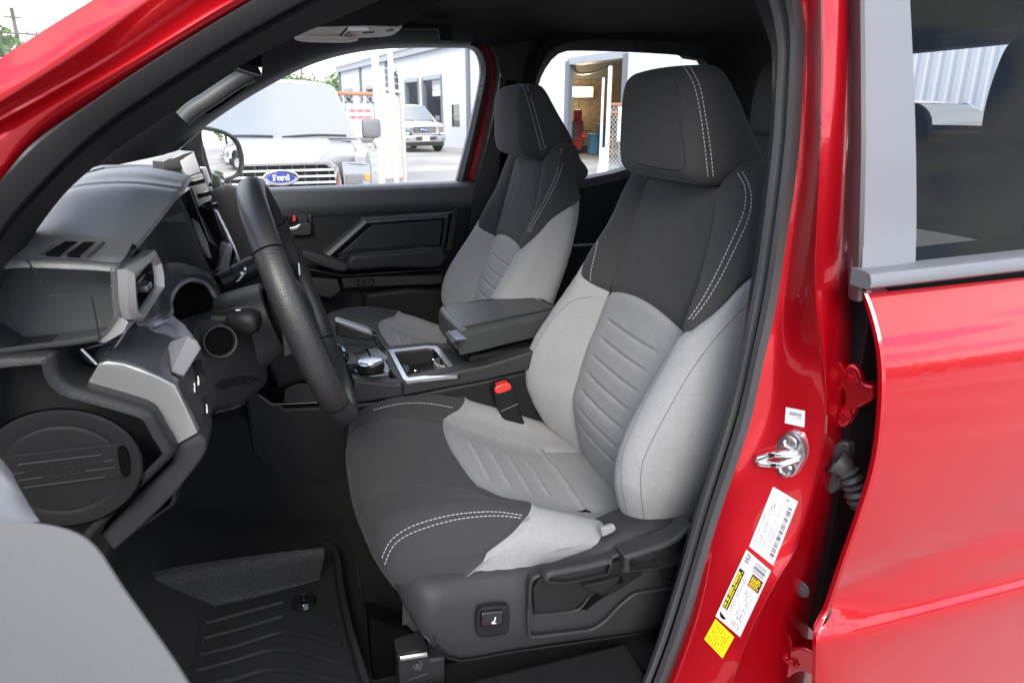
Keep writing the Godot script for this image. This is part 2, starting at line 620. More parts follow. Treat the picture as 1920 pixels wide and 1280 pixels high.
func groove(x: float, half: float) -> float:
	return exp(-pow(x / half, 2))

func make_seat(called: String, label: String, off: Vector3, driver: bool) -> Dictionary:
	var seat := group_of(truck, called, label)
	var top := func(_t): return 12.0
	var low := func(_t): return 0.0
	var be := func(_t): return 6.12
	var arch := func(t): return 5.98 + 0.36 * (1 - pow(t * 2 - 1, 2))
	var made := {"seat": seat}
	var back := seat
	var ribs := []
	for k in 7: ribs.append([1.128 - 0.0345 * k])
	var rib := func(t, _v, p):
		var d := 0.0
		for k in 7:
			var slope: float = (t - 0.5) * 0.004
			var e: float = smoothstep(0.13, 0.24, t) * (1 - smoothstep(0.78, 0.9, t))
			d += 0.0036 * e * groove(p.y - ribs[k][0] + slope, 0.0028) - 0.0003 * e * groove(p.y - ribs[k][0] + 0.011, 0.008)
		return d
	made.insert = cloth(back_centre, low, arch, 44, 170, off, 0.0, 1.0, rib, true)
	part(back, "backrest_insert", made.insert, M.fabric_light, "pale grey ribbed centre panel")
	made.centre = cloth(back_centre, arch, top, 40, 44, off, 1.0, 0.0, null, true)
	part(back, "backrest_panel", made.centre, M.fabric_dark)
	made.dark = []
	made.light = []
	for sd in [-1.0, 1.0]:
		var f := func(t, v): return back_bolster(t, v, sd)
		var d := cloth(f, back_edge, top, 44, 52, off, 1.0, 0.0)
		part(back, "shoulder_bolster", d, M.fabric_dark)
		made.dark.append(d)
		var l := cloth(f, low, back_edge, 52, 62, off, 0.0, 1.0)
		part(back, "backrest_bolster", l, M.fabric_light, "pale grey cloth bolster")
		made.light.append(l)
	# rear shell and the sunken top under the headrest
	var shell := []
	for k in 13:
		var a := back_bolster(0.02, k, -1.0)
		var b := back_bolster(0.02, k, 1.0)
		shell.append([a + off, a.lerp(b, 0.3) + V(.03, 0, 0) + off, a.lerp(b, 0.7) + V(.03, 0, 0) + off, b + off])
	part(back, "rear_shell", grid(shell), M.black_plastic)
	part(back, "headrest_well", rbox(V(.665, 1.375, 0) + off, V(.07, .05, .26), .012), M.black_plastic)
	# headrest
	var hr := seat
	var prof := cr(v2([.572,1.405, .556,1.425, .552,1.48, .553,1.54, .566,1.566, .60,1.573, .628,1.558, .665,1.50, .7,1.445, .7,1.425, .66,1.402, .61,1.395]), 6, true)
	made.head = pillow(prof, Transform3D(Basis(), off), 0.13, 0.025, 8, 8)
	# the flanks lean in towards the top
	for i in made.head.size():
		var q: Vector3 = made.head[i]
		var k := 1.0 - 0.04 * smoothstep(1.44, 1.58, q.y) - 0.05 * smoothstep(0.60, 0.555, q.x)
		made.head[i] = V(q.x + 0.012 * pow((q.z - off.z) / 0.128, 2) * smoothstep(0.62, 0.55, q.x), q.y - 0.003 * pow((q.z - off.z) / 0.1, 2) * smoothstep(1.5, 1.57, q.y), off.z + (q.z - off.z) * k)
	part(hr, "headrest", made.head, M.fabric_dark, "", 50.0)
	for sd in [-1.0, 1.0]:
		part(hr, "headrest_post", tube([V(.645, 1.36, .055 * sd) + off, V(.635, 1.42, .055 * sd) + off], .006, 12), M.chrome)
		part(hr, "headrest_guide", lathe(v2([0, .006, .014, .006, .016, .003, .016, -.01]), V(.643, 1.406, .055 * sd) + off, Vector3.UP, 16), M.gloss_black)
	# cushion
	var cu := seat
	var wr := func(t, v, _p): return 0.0009 * sin(v * 5 + t * 16) * smoothstep(0.55, 0.2, t) * smoothstep(5.5, 8.5, v) + 0.0005 * sin(v * 11 - t * 9) * smoothstep(0.5, 0.2, t)
	var last := func(_t): return 11.0
	var edge := func(t): return 6.05 + 0.25 * pow(t * 2 - 1, 2) - 0.2
	var cut := func(t, v, p):
		var d := 0.0
		for k in 4:
			var e: float = smoothstep(0.16, 0.26, t) * (1 - smoothstep(0.76, 0.88, t))
			d += 0.0036 * e * groove(p.x - (0.262 + 0.036 * k), 0.0028) - 0.0003 * e * groove(p.x - (0.274 + 0.036 * k), 0.008)
		return d + 0.004 * groove(p.x - 0.42, 0.004)
	made.base_insert = cloth(base_centre, edge, last, 44, 120, off, 1.0, 0.0, cut, true)
	part(cu, "cushion_insert", made.base_insert, M.fabric_light, "pale grey ribbed centre panel")
	made.base_front = cloth(base_centre, low, edge, 40, 50, off, 0.0, 1.0, null, true)
	part(cu, "cushion_front", made.base_front, M.fabric_dark)
	made.base_dark = []
	for sd in [-1.0, 1.0]:
		var f := func(t, v): return base_bolster(t, v, sd)
		var d := cloth(f, low, base_edge, 44, 60, off, 0.0, 1.0)
		part(cu, "thigh_bolster", d, M.fabric_dark)
		made.base_dark.append(d)
		part(cu, "cushion_bolster", cloth(f, base_edge, last, 44, 60, off, 1.0, 0.0, wr), M.fabric_light, "pale grey cloth bolster")
	var pan := cr([V(.12, .80, 0), V(.2, .77, 0), V(.5, .76, 0), V(.56, .82, 0)], 4)
	var rows := []
	for z in [-.2, .2]: rows.append(pan.map(func(p): return p + V(0, 0, z) + off))
	part(cu, "seat_pan", grid(rows), M.black_plastic)
	return made

func sew(seat: Node3D, pts: Array, soup: PackedVector3Array, m: Material, pitch := 0.0062, r := 0.00055) -> void:
	var path := drape(even(cr(pts, 6), 40), V(0, 1.5, 1.4), soup)
	if path.size() < 4: return
	var o := part(seat, "stitching", stitches(path, pitch, r), m)
	o.set_meta("kind", "stuff")

func seam(seat: Node3D, pts: Array, soup: PackedVector3Array, m: Material = null) -> void:
	var path := drape(even(cr(pts, 6), 40), V(0, 1.5, 1.4), soup, 0.0003)
	if path.size() > 3: part(seat, "seam", tube(path, 0.0007, 6), m if m else M.thread_dark)

func build_seats() -> void:
	var off := V(0, 0, .35)
	var d := make_seat("driver_seat", "grey and charcoal cloth seat with pale double stitching behind the steering wheel", off, true)
	var s: Node3D = d.seat
	var up: PackedVector3Array = d.dark[1].duplicate()
	up.append_array(d.centre)
	up.append_array(d.dark[0])
	var lo: PackedVector3Array = d.light[1].duplicate()
	lo.append_array(d.insert)
	lo.append_array(d.light[0])
	sew(s, [V(0.5902,1.4311,0.55),V(0.6118,1.4048,0.55),V(0.6167,1.3798,0.55),V(0.6118,1.3549,0.55),V(0.5972,1.3191,0.55),V(0.58,1.2798,0.55),V(0.559,1.2394,0.55),V(0.5384,1.2107,0.55)], up, M.thread)
	sew(s, [V(0.5977,1.4338,0.55),V(0.6198,1.4046,0.55),V(0.6266,1.3795,0.55),V(0.623,1.3513,0.55),V(0.6062,1.3115,0.55),V(0.5858,1.2682,0.55),V(0.5641,1.2332,0.55),V(0.5447,1.2102,0.55)], up, M.thread)
	sew(s, [V(0.6104,1.3548,0.15),V(0.592,1.3294,0.15),V(0.5773,1.2985,0.15),V(0.5659,1.2402,0.15),V(0.5571,1.1959,0.15),V(0.5585,1.1613,0.15)], up, M.thread)
	sew(s, [V(0.5596,1.5666,0.45),V(0.5789,1.5412,0.45),V(0.5939,1.4992,0.45),V(0.6043,1.4597,0.45),V(0.6163,1.4069,0.45)], d.head, M.thread)
	sew(s, [V(0.5693,1.5668,0.45),V(0.5879,1.5413,0.45),V(0.6021,1.4992,0.45),V(0.6137,1.4596,0.45),V(0.6259,1.4067,0.45)], d.head, M.thread)
	seam(s, [V(0.5059,1.5498,0.4),V(0.5325,1.5555,0.4),V(0.5643,1.5567,0.4),V(0.5764,1.5453,0.4),V(0.5831,1.5213,0.4),V(0.6005,1.4424,0.4),V(0.6053,1.4224,0.4),V(0.5894,1.4152,0.4),V(0.5516,1.4202,0.4),V(0.5173,1.4267,0.4)], d.head, M.black_plastic)
	seam(s, [V(0.6028,1.2447,0.6),V(0.5577,1.2002,0.6),V(0.5198,1.1514,0.6),V(0.4859,1.0916,0.6),V(0.4618,1.0429,0.6),V(0.4502,1.0089,0.6),V(0.4516,0.9612,0.6),V(0.4677,0.8826,0.6)], lo)
	sew(s, [V(0.5348,1.2003,0.55),V(0.5158,1.1611,0.55),V(0.4844,1.102,0.55),V(0.4583,1.0481,0.55),V(0.4431,0.9986,0.55),V(0.4448,0.9537,0.55),V(0.4538,0.909,0.55),V(0.4674,0.87,0.55)], lo, M.thread_dark)
	seam(s, [V(0.5391,1.1595,0.2),V(0.494,1.1522,0.2),V(0.4471,1.1074,0.2),V(0.4145,1.0476,0.2),V(0.4061,0.9955,0.2),V(0.4133,0.9437,0.2),V(0.4381,0.8843,0.2)], lo)
	var bs: PackedVector3Array = d.base_dark[1].duplicate()
	bs.append_array(d.base_front)
	bs.append_array(d.base_dark[0])
	sew(s, [V(0.056,0.8633,0.58),V(0.06,0.8927,0.58),V(0.0701,0.9263,0.58),V(0.086,0.948,0.58),V(0.1169,0.9615,0.58),V(0.1683,0.967,0.58),V(0.2211,0.9622,0.58),V(0.257,0.9519,0.58),V(0.2948,0.9366,0.58)], bs, M.thread)
	sew(s, [V(0.0618,0.8619,0.58),V(0.0658,0.8914,0.58),V(0.0765,0.9232,0.58),V(0.0922,0.9416,0.58),V(0.1232,0.9525,0.58),V(0.1719,0.9585,0.58),V(0.221,0.9552,0.58),V(0.257,0.9466,0.58),V(0.2907,0.9329,0.58)], bs, M.thread)
	sew(s, [V(0.1011,0.9746,0.2),V(0.1504,0.9801,0.2),V(0.2012,0.9747,0.2),V(0.2541,0.9588,0.2)], bs, M.thread)
	var p := make_seat("passenger_seat", "grey and charcoal cloth seat beyond the centre console", V(-.034, 0, -.35), false)
	var t: Node3D = p.seat
	var pu: PackedVector3Array = p.dark[1].duplicate()
	pu.append_array(p.centre)
	sew(t, [V(0.5241,1.5666,-0.2),V(0.5442,1.5095,-0.2),V(0.5621,1.4494,-0.2),V(0.572,1.4187,-0.2)], p.head, M.thread)
	sew(t, [V(0.5332,1.5667,-0.2),V(0.5548,1.5095,-0.2),V(0.5729,1.4493,-0.2),V(0.5828,1.421,-0.2)], p.head, M.thread)
	sew(t, [V(0.6193,1.4415,-0.2),V(0.6228,1.4117,-0.2),V(0.6128,1.3642,-0.2),V(0.5847,1.3062,-0.2),V(0.5521,1.2529,-0.2),V(0.5384,1.2232,-0.2)], pu, M.thread)
	sew(t, [V(0.6276,1.4427,-0.2),V(0.6311,1.4116,-0.2),V(0.6212,1.364,-0.2),V(0.5931,1.3059,-0.2),V(0.5604,1.2525,-0.2),V(0.544,1.223,-0.2)], pu, M.thread)
	build_seat_trim(s)

func build_seat_trim(s: Node3D) -> void:
	var g := s
	# outer cover, set with a recess for the levers
	var top := [V(0.0802,0.8801,0.605),V(0.1047,0.8832,0.605),V(0.1687,0.8773,0.605),V(0.2803,0.8667,0.605),V(0.3475,0.8705,0.605),V(0.4077,0.884,0.605),V(0.4516,0.8938,0.605),V(0.5345,0.8935,0.605)]
	var bot := [V(0.08,0.8691,0.618),V(0.1103,0.8075,0.618),V(0.1546,0.7502,0.618),V(0.2436,0.7411,0.618),V(0.3202,0.7341,0.618),V(0.3915,0.725,0.618),V(0.4565,0.716,0.618),V(0.5437,0.7079,0.618)]
	var n := 40
	var a := even(cr(top, 5), n)
	var b := even(cr(bot, 5), n)
	var rows := []
	for q in [[-.04, -.06, .004], [-.01, -.022, .008], [.0, -.006, .006], [.03, .004, .0], [.12, .012, 0], [.3, .016, 0], [.6, .017, 0], [.85, .012, 0], [.97, .004, 0], [1.0, -.008, 0]]:
		var r := []
		for i in n:
			var e := 1.0 - pow(maxf(0.0, 1.0 - i / 6.0), 2.2)
			r.append(a[i].lerp(b[i], q[0]) + V(0, q[2], q[1] * lerpf(.1, 1, e) - .045 * (1 - e)))
		rows.append(r)
	part(g, "side_trim", grid(rows), M.charcoal_plastic, "charcoal plastic side trim with levers", 60.0)
	var lower := [V(0.1249,0.8138,0.63),V(0.1523,0.7636,0.63),V(0.2398,0.7546,0.63),V(0.3854,0.739,0.63),V(0.535,0.7244,0.63)]
	part(g, "lower_flange", grid([even(cr(lower, 4), 20), even(cr(lower, 4), 20).map(func(p): return p + V(.0, -.008, -.004)), even(cr(lower, 4), 20).map(func(p): return p + V(.004, -.02, -.03))]), M.charcoal_plastic)
	# lever recess with its raised rim
	var rec := cr([V(0.2633,0.8659,0.636),V(0.2743,0.8813,0.636),V(0.3016,0.8842,0.636),V(0.3675,0.8859,0.636),V(0.4184,0.8915,0.636),V(0.4632,0.8764,0.636),V(0.4849,0.8287,0.636),V(0.4995,0.8185,0.636),V(0.4977,0.8072,0.636),V(0.4454,0.8117,0.636),V(0.4233,0.8093,0.636),V(0.398,0.7863,0.636),V(0.3725,0.7693,0.636),V(0.3509,0.7671,0.636),V(0.2706,0.7785,0.636),V(0.2631,0.7919,0.636)], 3, true)
	part(g, "lever_recess", slab(rec, V(0, 0, -.012), .004, 3), M.charcoal_plastic)
	part(g, "recess_floor", slab(cr([V(0.2692,0.862,0.6375),V(0.2786,0.8761,0.6375),V(0.3175,0.8744,0.6375),V(0.3926,0.8778,0.6375),V(0.427,0.8796,0.6375),V(0.4423,0.8462,0.6375),V(0.4082,0.8294,0.6375),V(0.3868,0.8211,0.6375),V(0.353,0.8083,0.6375),V(0.336,0.8106,0.6375),V(0.2713,0.8174,0.6375)], 1, true), V(0, 0, -.006), .002), M.black_plastic)
	part(g, "recess_rim", tube(cr([V(0.4962,0.811,0.638),V(0.4487,0.8144,0.638),V(0.4291,0.8133,0.638),V(0.4053,0.7978,0.638),V(0.3843,0.7777,0.638),V(0.363,0.7675,0.638),V(0.3457,0.7681,0.638),V(0.3031,0.7735,0.638),V(0.2699,0.7785,0.638),V(0.2632,0.7879,0.638),V(0.2621,0.8312,0.638)], 4), .0028, 8), M.charcoal_plastic)
	part(g, "shelf_edge", tube(cr([V(0.2704,0.8177,0.64),V(0.3098,0.8116,0.64),V(0.3391,0.8118,0.64),V(0.3554,0.8305,0.64)], 3), .0018, 8), M.charcoal_plastic)
	part(g, "lever_slot", slab([V(0.3359,0.8141,0.6395),V(0.3725,0.8336,0.6395),V(0.3856,0.8286,0.6395),V(0.3522,0.8063,0.6395)], V(0, 0, -.004), .0005), M.void_black)
	part(g, "lever_slot", slab([V(0.3951,0.8452,0.6395),V(0.4057,0.8559,0.6395),V(0.4109,0.8416,0.6395),V(0.3936,0.8399,0.6395)], V(0, 0, -.004), .0005), M.void_black)
	var lv := slab(cr([V(0.2785,0.8889,0.655),V(0.2862,0.8977,0.655),V(0.31,0.8977,0.655),V(0.3503,0.8976,0.655),V(0.385,0.8981,0.655),V(0.3812,0.8746,0.655),V(0.3763,0.8702,0.655),V(0.3351,0.8688,0.655),V(0.3107,0.8699,0.655),V(0.2882,0.8761,0.655),V(0.2802,0.8815,0.655)], 2, true), V(0, 0, -.016), .007, 4)
	part(g, "height_lever", lv, M.charcoal_plastic, "long charcoal lever in the side trim recess")
	part(g, "lever_neck", slab(cr([V(0.3414,0.8562,0.645),V(0.3732,0.8562,0.645),V(0.4029,0.8587,0.645),V(0.3976,0.845,0.645),V(0.3744,0.8298,0.645),V(0.3536,0.8423,0.645)], 1, true), V(0, 0, -.01), .003), M.black_plastic)
	part(g, "recline_lever", slab(cr([V(0.402,0.8935,0.655),V(0.4067,0.8997,0.655),V(0.4592,0.9067,0.655),V(0.4848,0.9141,0.655),V(0.5099,0.9299,0.655),V(0.5194,0.8774,0.655),V(0.4983,0.8614,0.655),V(0.4104,0.8661,0.655),V(0.403,0.8751,0.655)], 2, true), V(0, 0, -.03), .007, 4), M.charcoal_plastic, "short charcoal recline lever beside the door pillar")
	# heated-seat switch
	part(g, "switch_well", slab(cr([V(0.1854,0.8308,0.6365),V(0.1895,0.8443,0.6365),V(0.2003,0.8461,0.6365),V(0.226,0.8425,0.6365),V(0.2346,0.8349,0.6365),V(0.2338,0.8,0.6365),V(0.2282,0.792,0.6365),V(0.1942,0.7945,0.6365),V(0.1858,0.8033,0.6365)], 2, true), V(0, 0, -.008), .003), M.black_plastic)
	var sb := [V(0.1908,0.8402,0.643),V(0.1939,0.843,0.643),V(0.2217,0.8397,0.643),V(0.224,0.8355,0.643),V(0.2232,0.8174,0.643),V(0.22,0.8155,0.643),V(0.1936,0.8186,0.643),V(0.1905,0.8231,0.643)]
	part(g, "switch_button", slab(cr(sb, 1, true), V(0, 0, -.012), .003, 3), M.gloss_black)
	part(g, "switch_symbol", tube(cr([V(0.2112,0.8333,0.6442),V(0.2096,0.8274,0.6442),V(0.2057,0.8247,0.6442),V(0.2119,0.8231,0.6442)], 2), .0009, 5), M.mark_white)
	part(g, "hinge_plate", slab(cr([V(0.4143,0.8935,0.59),V(0.45,0.8978,0.59),V(0.5534,0.8901,0.59),V(0.5558,0.8651,0.59),V(0.4605,0.8765,0.59),V(0.4067,0.8665,0.59)], 1, true), V(0, -.01, -.03), .004), M.black_plastic)
	# loose cloth tab at the back of the cushion
	part(g, "cloth_tab", slab(cr([V(0.3885,0.9135,0.6),V(0.4102,0.9157,0.6),V(0.4141,0.9075,0.6),V(0.4091,0.9029,0.6),V(0.3927,0.8978,0.6)], 1, true), V(0, -.004, -.012), .002), M.fabric_light)

# ---------- red body shell round the open doorway ----------
# columns of points running along a pillar, joined across; each column is first spaced evenly
func strip(cols: Array, n: int, across := 1) -> PackedVector3Array:
	var rows := cols.map(func(c): return even(cr(c, 5), n))
	return grid(rows) if across == 1 else grid(csurf_across(rows, across))

func csurf_across(rows: Array, k: int) -> Array:
	var out := []
	for i in rows[0].size():
		var c := []
		for r in rows: c.append(r[i])
		out.append(cr(c, k))
	return out

func ridge(a: Array, b: Array, f: float, lift: Vector3, n: int) -> Array:
	var p := even(cr(a, 5), n)
	var q := even(cr(b, 5), n)
	var o := []
	for i in n: o.append(p[i].lerp(q[i], f) + lift)
	return o

func build_body() -> void:
	# front pillar and roof rail
	var e0 := [V(-0.2476,1.5036,0.79),V(-0.2265,1.5201,0.7771),V(-0.2002,1.5398,0.7643),V(-0.1699,1.5625,0.7514),V(-0.138,1.5851,0.7386),V(-0.1034,1.6096,0.7257),V(-0.0359,1.6489,0.7129),V(0.0624,1.6829,0.7)]
	var e1 := [V(-0.2588,1.4731,0.795),V(-0.2305,1.493,0.7821),V(-0.2043,1.5117,0.7693),V(-0.1708,1.535,0.7564),V(-0.1406,1.557,0.7436),V(-0.1001,1.5878,0.7307),V(-0.0473,1.6198,0.7179),V(0.0604,1.6613,0.705)]
	var e1b := [V(-0.2635,1.469,0.786),V(-0.2346,1.4899,0.773),V(-0.2079,1.5088,0.76),V(-0.1732,1.5324,0.747),V(-0.142,1.5551,0.734),V(-0.0976,1.5892,0.721),V(-0.0441,1.6198,0.708),V(0.0656,1.6598,0.695)]
	var e2 := [V(-0.2828,1.4558,0.755),V(-0.2482,1.4791,0.7426),V(-0.2198,1.4984,0.7301),V(-0.1805,1.522,0.7177),V(-0.1327,1.5517,0.7053),V(-0.073,1.5941,0.6929),V(-0.0287,1.6213,0.6804),V(0.0727,1.6619,0.668)]
	var e3 := [V(-0.2783,1.4371,0.768),V(-0.2471,1.4629,0.7549),V(-0.2193,1.4824,0.7417),V(-0.1709,1.5128,0.7286),V(-0.1195,1.5437,0.7154),V(-0.0361,1.5944,0.7023),V(0.0119,1.6198,0.6891),V(0.086,1.6545,0.676)]
	var e4 := [V(-0.2918,1.3771,0.752),V(-0.2512,1.4141,0.7428),V(-0.2304,1.4405,0.7336),V(-0.2168,1.4595,0.7244),V(-0.1974,1.4801,0.7152),V(-0.1579,1.5065,0.706),V(-0.1151,1.5356,0.6968),V(-0.068,1.5656,0.6876),V(-0.0182,1.5958,0.6784),V(0.0309,1.6219,0.6692),V(0.1025,1.6522,0.66)]
	var red: Material = M.red_paint
	part(truck, "front_pillar", grid(csurf_across([e0, e1, e1b, e2, e3, e4].map(func(c): return even(cr(c, 5), 48)), 5)), red)
	# outer face of the pillar, towards the windscreen
	var w0: Array = even(cr(e0, 5), 48)
	part(truck, "pillar_cap", grid([w0.map(func(p): return p + V(-.05, -.02, -.09)), w0.map(func(p): return p + V(-.02, -.004, -.04)), w0]), M.red_paint)
	# rubber of the doorway along the front pillar, then the trim inside it
	var g1 := [V(-0.3047,1.3272,0.73),V(-0.2733,1.3643,0.721),V(-0.2443,1.4069,0.712),V(-0.2272,1.4278,0.703),V(-0.1917,1.4628,0.694),V(-0.1539,1.4942,0.685),V(-0.0989,1.5307,0.676),V(-0.042,1.566,0.667),V(0.0252,1.6031,0.658),V(0.0717,1.6274,0.649),V(0.1369,1.6582,0.64)]
	var g1b := [V(-0.306,1.3182,0.722),V(-0.2746,1.3574,0.713),V(-0.2457,1.4012,0.704),V(-0.2281,1.4232,0.695),V(-0.1919,1.4591,0.686),V(-0.1535,1.4913,0.677),V(-0.0976,1.5288,0.668),V(-0.0399,1.5645,0.659),V(0.0282,1.602,0.65),V(0.0754,1.6265,0.641),V(0.1415,1.6577,0.632)]
	var c0 := [V(-0.2892,1.3035,0.69),V(-0.2658,1.3499,0.6818),V(-0.2518,1.3696,0.6736),V(-0.2319,1.3993,0.6655),V(-0.2006,1.4353,0.6573),V(-0.1581,1.4689,0.6491),V(-0.0994,1.5068,0.6409),V(-0.0441,1.5432,0.6327),V(0.0129,1.5734,0.6245),V(0.0614,1.5947,0.6164),V(0.103,1.6133,0.6082),V(0.1717,1.6431,0.6)]
	var n := 48
	part(truck, "door_seal", grid([even(cr(e4, 5), n), ridge(e4, g1, .12, V(0, .004, .016), n), ridge(e4, g1, .35, V(0, .006, .022), n), ridge(e4, g1, .62, V(0, .003, .02), n), ridge(e4, g1, .85, V(0, 0, .012), n), even(cr(g1, 5), n)]), M.rubber)
	part(truck, "pillar_trim", grid([even(cr(g1, 5), n), ridge(g1, g1b, .5, V(0, 0, -.006), n), even(cr(g1b, 5), n), ridge(g1b, c0, .2, V(0, .0, .008), n), ridge(g1b, c0, .6, V(0, 0, .006), n), even(cr(c0, 5), n), ridge(c0, c0, 0, V(0, .012, -.03), n)]), M.black_plastic)
	# middle pillar
	var b0 := [V(0.4864,1.6715,0.655),V(0.5216,1.6244,0.658),V(0.539,1.5917,0.661),V(0.5491,1.5665,0.664),V(0.5543,1.5024,0.667),V(0.5545,1.4474,0.67),V(0.5494,1.3295,0.673),V(0.544,1.2424,0.676),V(0.5369,1.1698,0.679),V(0.526,1.1183,0.682),V(0.5061,1.0384,0.685),V(0.4799,0.9436,0.688),V(0.4634,0.8695,0.691),V(0.4394,0.7707,0.694),V(0.4093,0.679,0.697),V(0.3517,0.5878,0.7)]
	var b1 := [V(0.5057,1.671,0.69),V(0.5345,1.6201,0.6933),V(0.5445,1.5877,0.6967),V(0.5467,1.5655,0.7),V(0.5472,1.5162,0.7033),V(0.5478,1.4611,0.7067),V(0.5444,1.3369,0.71),V(0.5351,1.2575,0.7133),V(0.5248,1.1852,0.7167),V(0.5109,1.118,0.72),V(0.4881,1.0301,0.7233),V(0.4686,0.9459,0.7267),V(0.4506,0.8795,0.73),V(0.4282,0.7986,0.7333),V(0.3989,0.7214,0.7367),V(0.3446,0.6253,0.74)]
	var b1g := [V(0.5147,1.6725,0.685),V(0.5439,1.6212,0.6883),V(0.5542,1.5885,0.6915),V(0.5565,1.5661,0.6948),V(0.5579,1.5164,0.6981),V(0.5579,1.4607,0.7013),V(0.5549,1.3352,0.7046),V(0.5457,1.255,0.7079),V(0.5355,1.1819,0.7111),V(0.5216,1.1139,0.7144),V(0.4988,1.025,0.7177),V(0.4786,0.9382,0.7209),V(0.4606,0.871,0.7242),V(0.4382,0.788,0.7275),V(0.4087,0.7087,0.7307),V(0.3539,0.6111,0.734)]
	var b2 := [V(0.5099,1.6712,0.715),V(0.5374,1.6168,0.718),V(0.5461,1.5821,0.721),V(0.547,1.5528,0.724),V(0.547,1.5286,0.727),V(0.5505,1.451,0.73),V(0.5458,1.3411,0.733),V(0.5408,1.2768,0.736),V(0.5302,1.2104,0.739),V(0.5181,1.127,0.742),V(0.4868,1.0072,0.745),V(0.4701,0.9352,0.748),V(0.4537,0.8604,0.751),V(0.427,0.7718,0.754),V(0.4116,0.7376,0.757),V(0.3595,0.633,0.76)]
	var b3 := [V(0.5212,1.6748,0.725),V(0.5414,1.6156,0.7283),V(0.545,1.5811,0.7317),V(0.5471,1.5522,0.735),V(0.5476,1.5282,0.7383),V(0.5524,1.4516,0.7417),V(0.5501,1.3196,0.745),V(0.5475,1.2796,0.7483),V(0.5472,1.213,0.7517),V(0.5425,1.1368,0.755),V(0.5117,1.0419,0.7583),V(0.4958,0.984,0.7617),V(0.4751,0.9214,0.765),V(0.4428,0.8209,0.7683),V(0.423,0.7669,0.7717),V(0.3758,0.6444,0.775)]
	var b4 := [V(0.5143,1.6666,0.762),V(0.5234,1.6096,0.7659),V(0.5267,1.5748,0.7697),V(0.5295,1.5392,0.7736),V(0.5303,1.5079,0.7775),V(0.5316,1.4771,0.7813),V(0.5406,1.3514,0.7852),V(0.5475,1.2905,0.7891),V(0.5649,1.2256,0.7929),V(0.5737,1.1685,0.7968),V(0.574,1.0884,0.8007),V(0.5565,0.9957,0.8045),V(0.5257,0.9419,0.8084),V(0.4926,0.8713,0.8123),V(0.4696,0.7958,0.8161),V(0.4248,0.6787,0.82)]
	var b4b := [V(0.5176,1.6656,0.768),V(0.5268,1.609,0.7718),V(0.5303,1.5744,0.7756),V(0.5332,1.539,0.7794),V(0.5341,1.5079,0.7832),V(0.5348,1.4772,0.787),V(0.545,1.3522,0.7908),V(0.5514,1.2917,0.7946),V(0.5667,1.2273,0.7984),V(0.5756,1.1705,0.8022),V(0.5761,1.0909,0.806),V(0.5592,0.9971,0.8098),V(0.5298,0.9408,0.8136),V(0.497,0.8703,0.8174),V(0.4756,0.7972,0.8212),V(0.4311,0.6822,0.825)]
	var b5 := [V(0.5385,1.6665,0.77),V(0.5478,1.6097,0.773),V(0.553,1.575,0.776),V(0.557,1.5393,0.779),V(0.5602,1.508,0.782),V(0.5663,1.4539,0.785),V(0.5795,1.3344,0.788),V(0.5817,1.2882,0.791),V(0.5816,1.2327,0.794),V(0.5861,1.1669,0.797),V(0.5899,1.0817,0.8),V(0.5769,0.9866,0.803),V(0.5498,0.9264,0.806),V(0.519,0.853,0.809),V(0.4987,0.7777,0.812),V(0.4581,0.661,0.815)]
	var b6 := [V(0.5644,1.6719,0.752),V(0.5749,1.6135,0.7535),V(0.5811,1.5778,0.7551),V(0.5869,1.5409,0.7566),V(0.5918,1.5083,0.7581),V(0.6007,1.4518,0.7597),V(0.6166,1.3423,0.7612),V(0.6324,1.2897,0.7627),V(0.6612,1.2192,0.7643),V(0.6772,1.1454,0.7658),V(0.6813,1.0491,0.7673),V(0.6841,0.9548,0.7689),V(0.6703,0.8761,0.7704),V(0.6656,0.7867,0.7719),V(0.6575,0.6882,0.7735),V(0.6195,0.5569,0.775)]
	var b7 := [V(0.6383,1.6876,0.7),V(0.6552,1.6243,0.7),V(0.6657,1.5855,0.7),V(0.6742,1.5451,0.7),V(0.6818,1.5092,0.7),V(0.6967,1.4466,0.7),V(0.7269,1.3242,0.7),V(0.7531,1.2644,0.7),V(0.7846,1.1849,0.7),V(0.8063,1.1009,0.7),V(0.8182,0.9904,0.7),V(0.8179,0.8737,0.7),V(0.8044,0.7875,0.7),V(0.7925,0.6861,0.7),V(0.7821,0.5672,0.7),V(0.7399,0.4272,0.7)]
	n = 70
	var jamb := [b2, b3, b4, b4b, b5, b6, b7].map(func(c): return even(cr(c, 5), n))
	var side := group_of(truck, "middle_pillar", "glossy red door pillar with latch striker and stickers")
	var panel := grid(csurf_across(jamb, 5))
	part(side, "panel", panel, red)
	part(truck, "door_seal", grid([even(cr(b2, 5), n), ridge(b2, b1g, .2, V(-.012, 0, .004), n), ridge(b2, b1g, .5, V(-.016, 0, .004), n), ridge(b2, b1g, .85, V(-.009, 0, .002), n), even(cr(b1g, 5), n), ridge(b1g, b1, .4, V(.004, 0, -.006), n), even(cr(b1, 5), n), ridge(b1, b0, .08, V(-.008, 0, 0), n), ridge(b1, b0, .2, V(-.01, 0, -.002), n)]), M.rubber)
	part(truck, "pillar_trim", grid([ridge(b1, b0, .2, V(-.006, 0, -.004), n), ridge(b1, b0, .5, V(-.004, 0, 0), n), even(cr(b0, 5), n), ridge(b0, b0, 0, V(.03, 0, -.03), n), ridge(b0, b0, 0, V(.09, 0, -.035), n), ridge(b0, b0, 0, V(.22, 0, -.01), n)]), M.black_plastic)
	build_jamb_fittings(side, panel)
	build_rear_door()
	build_roof()

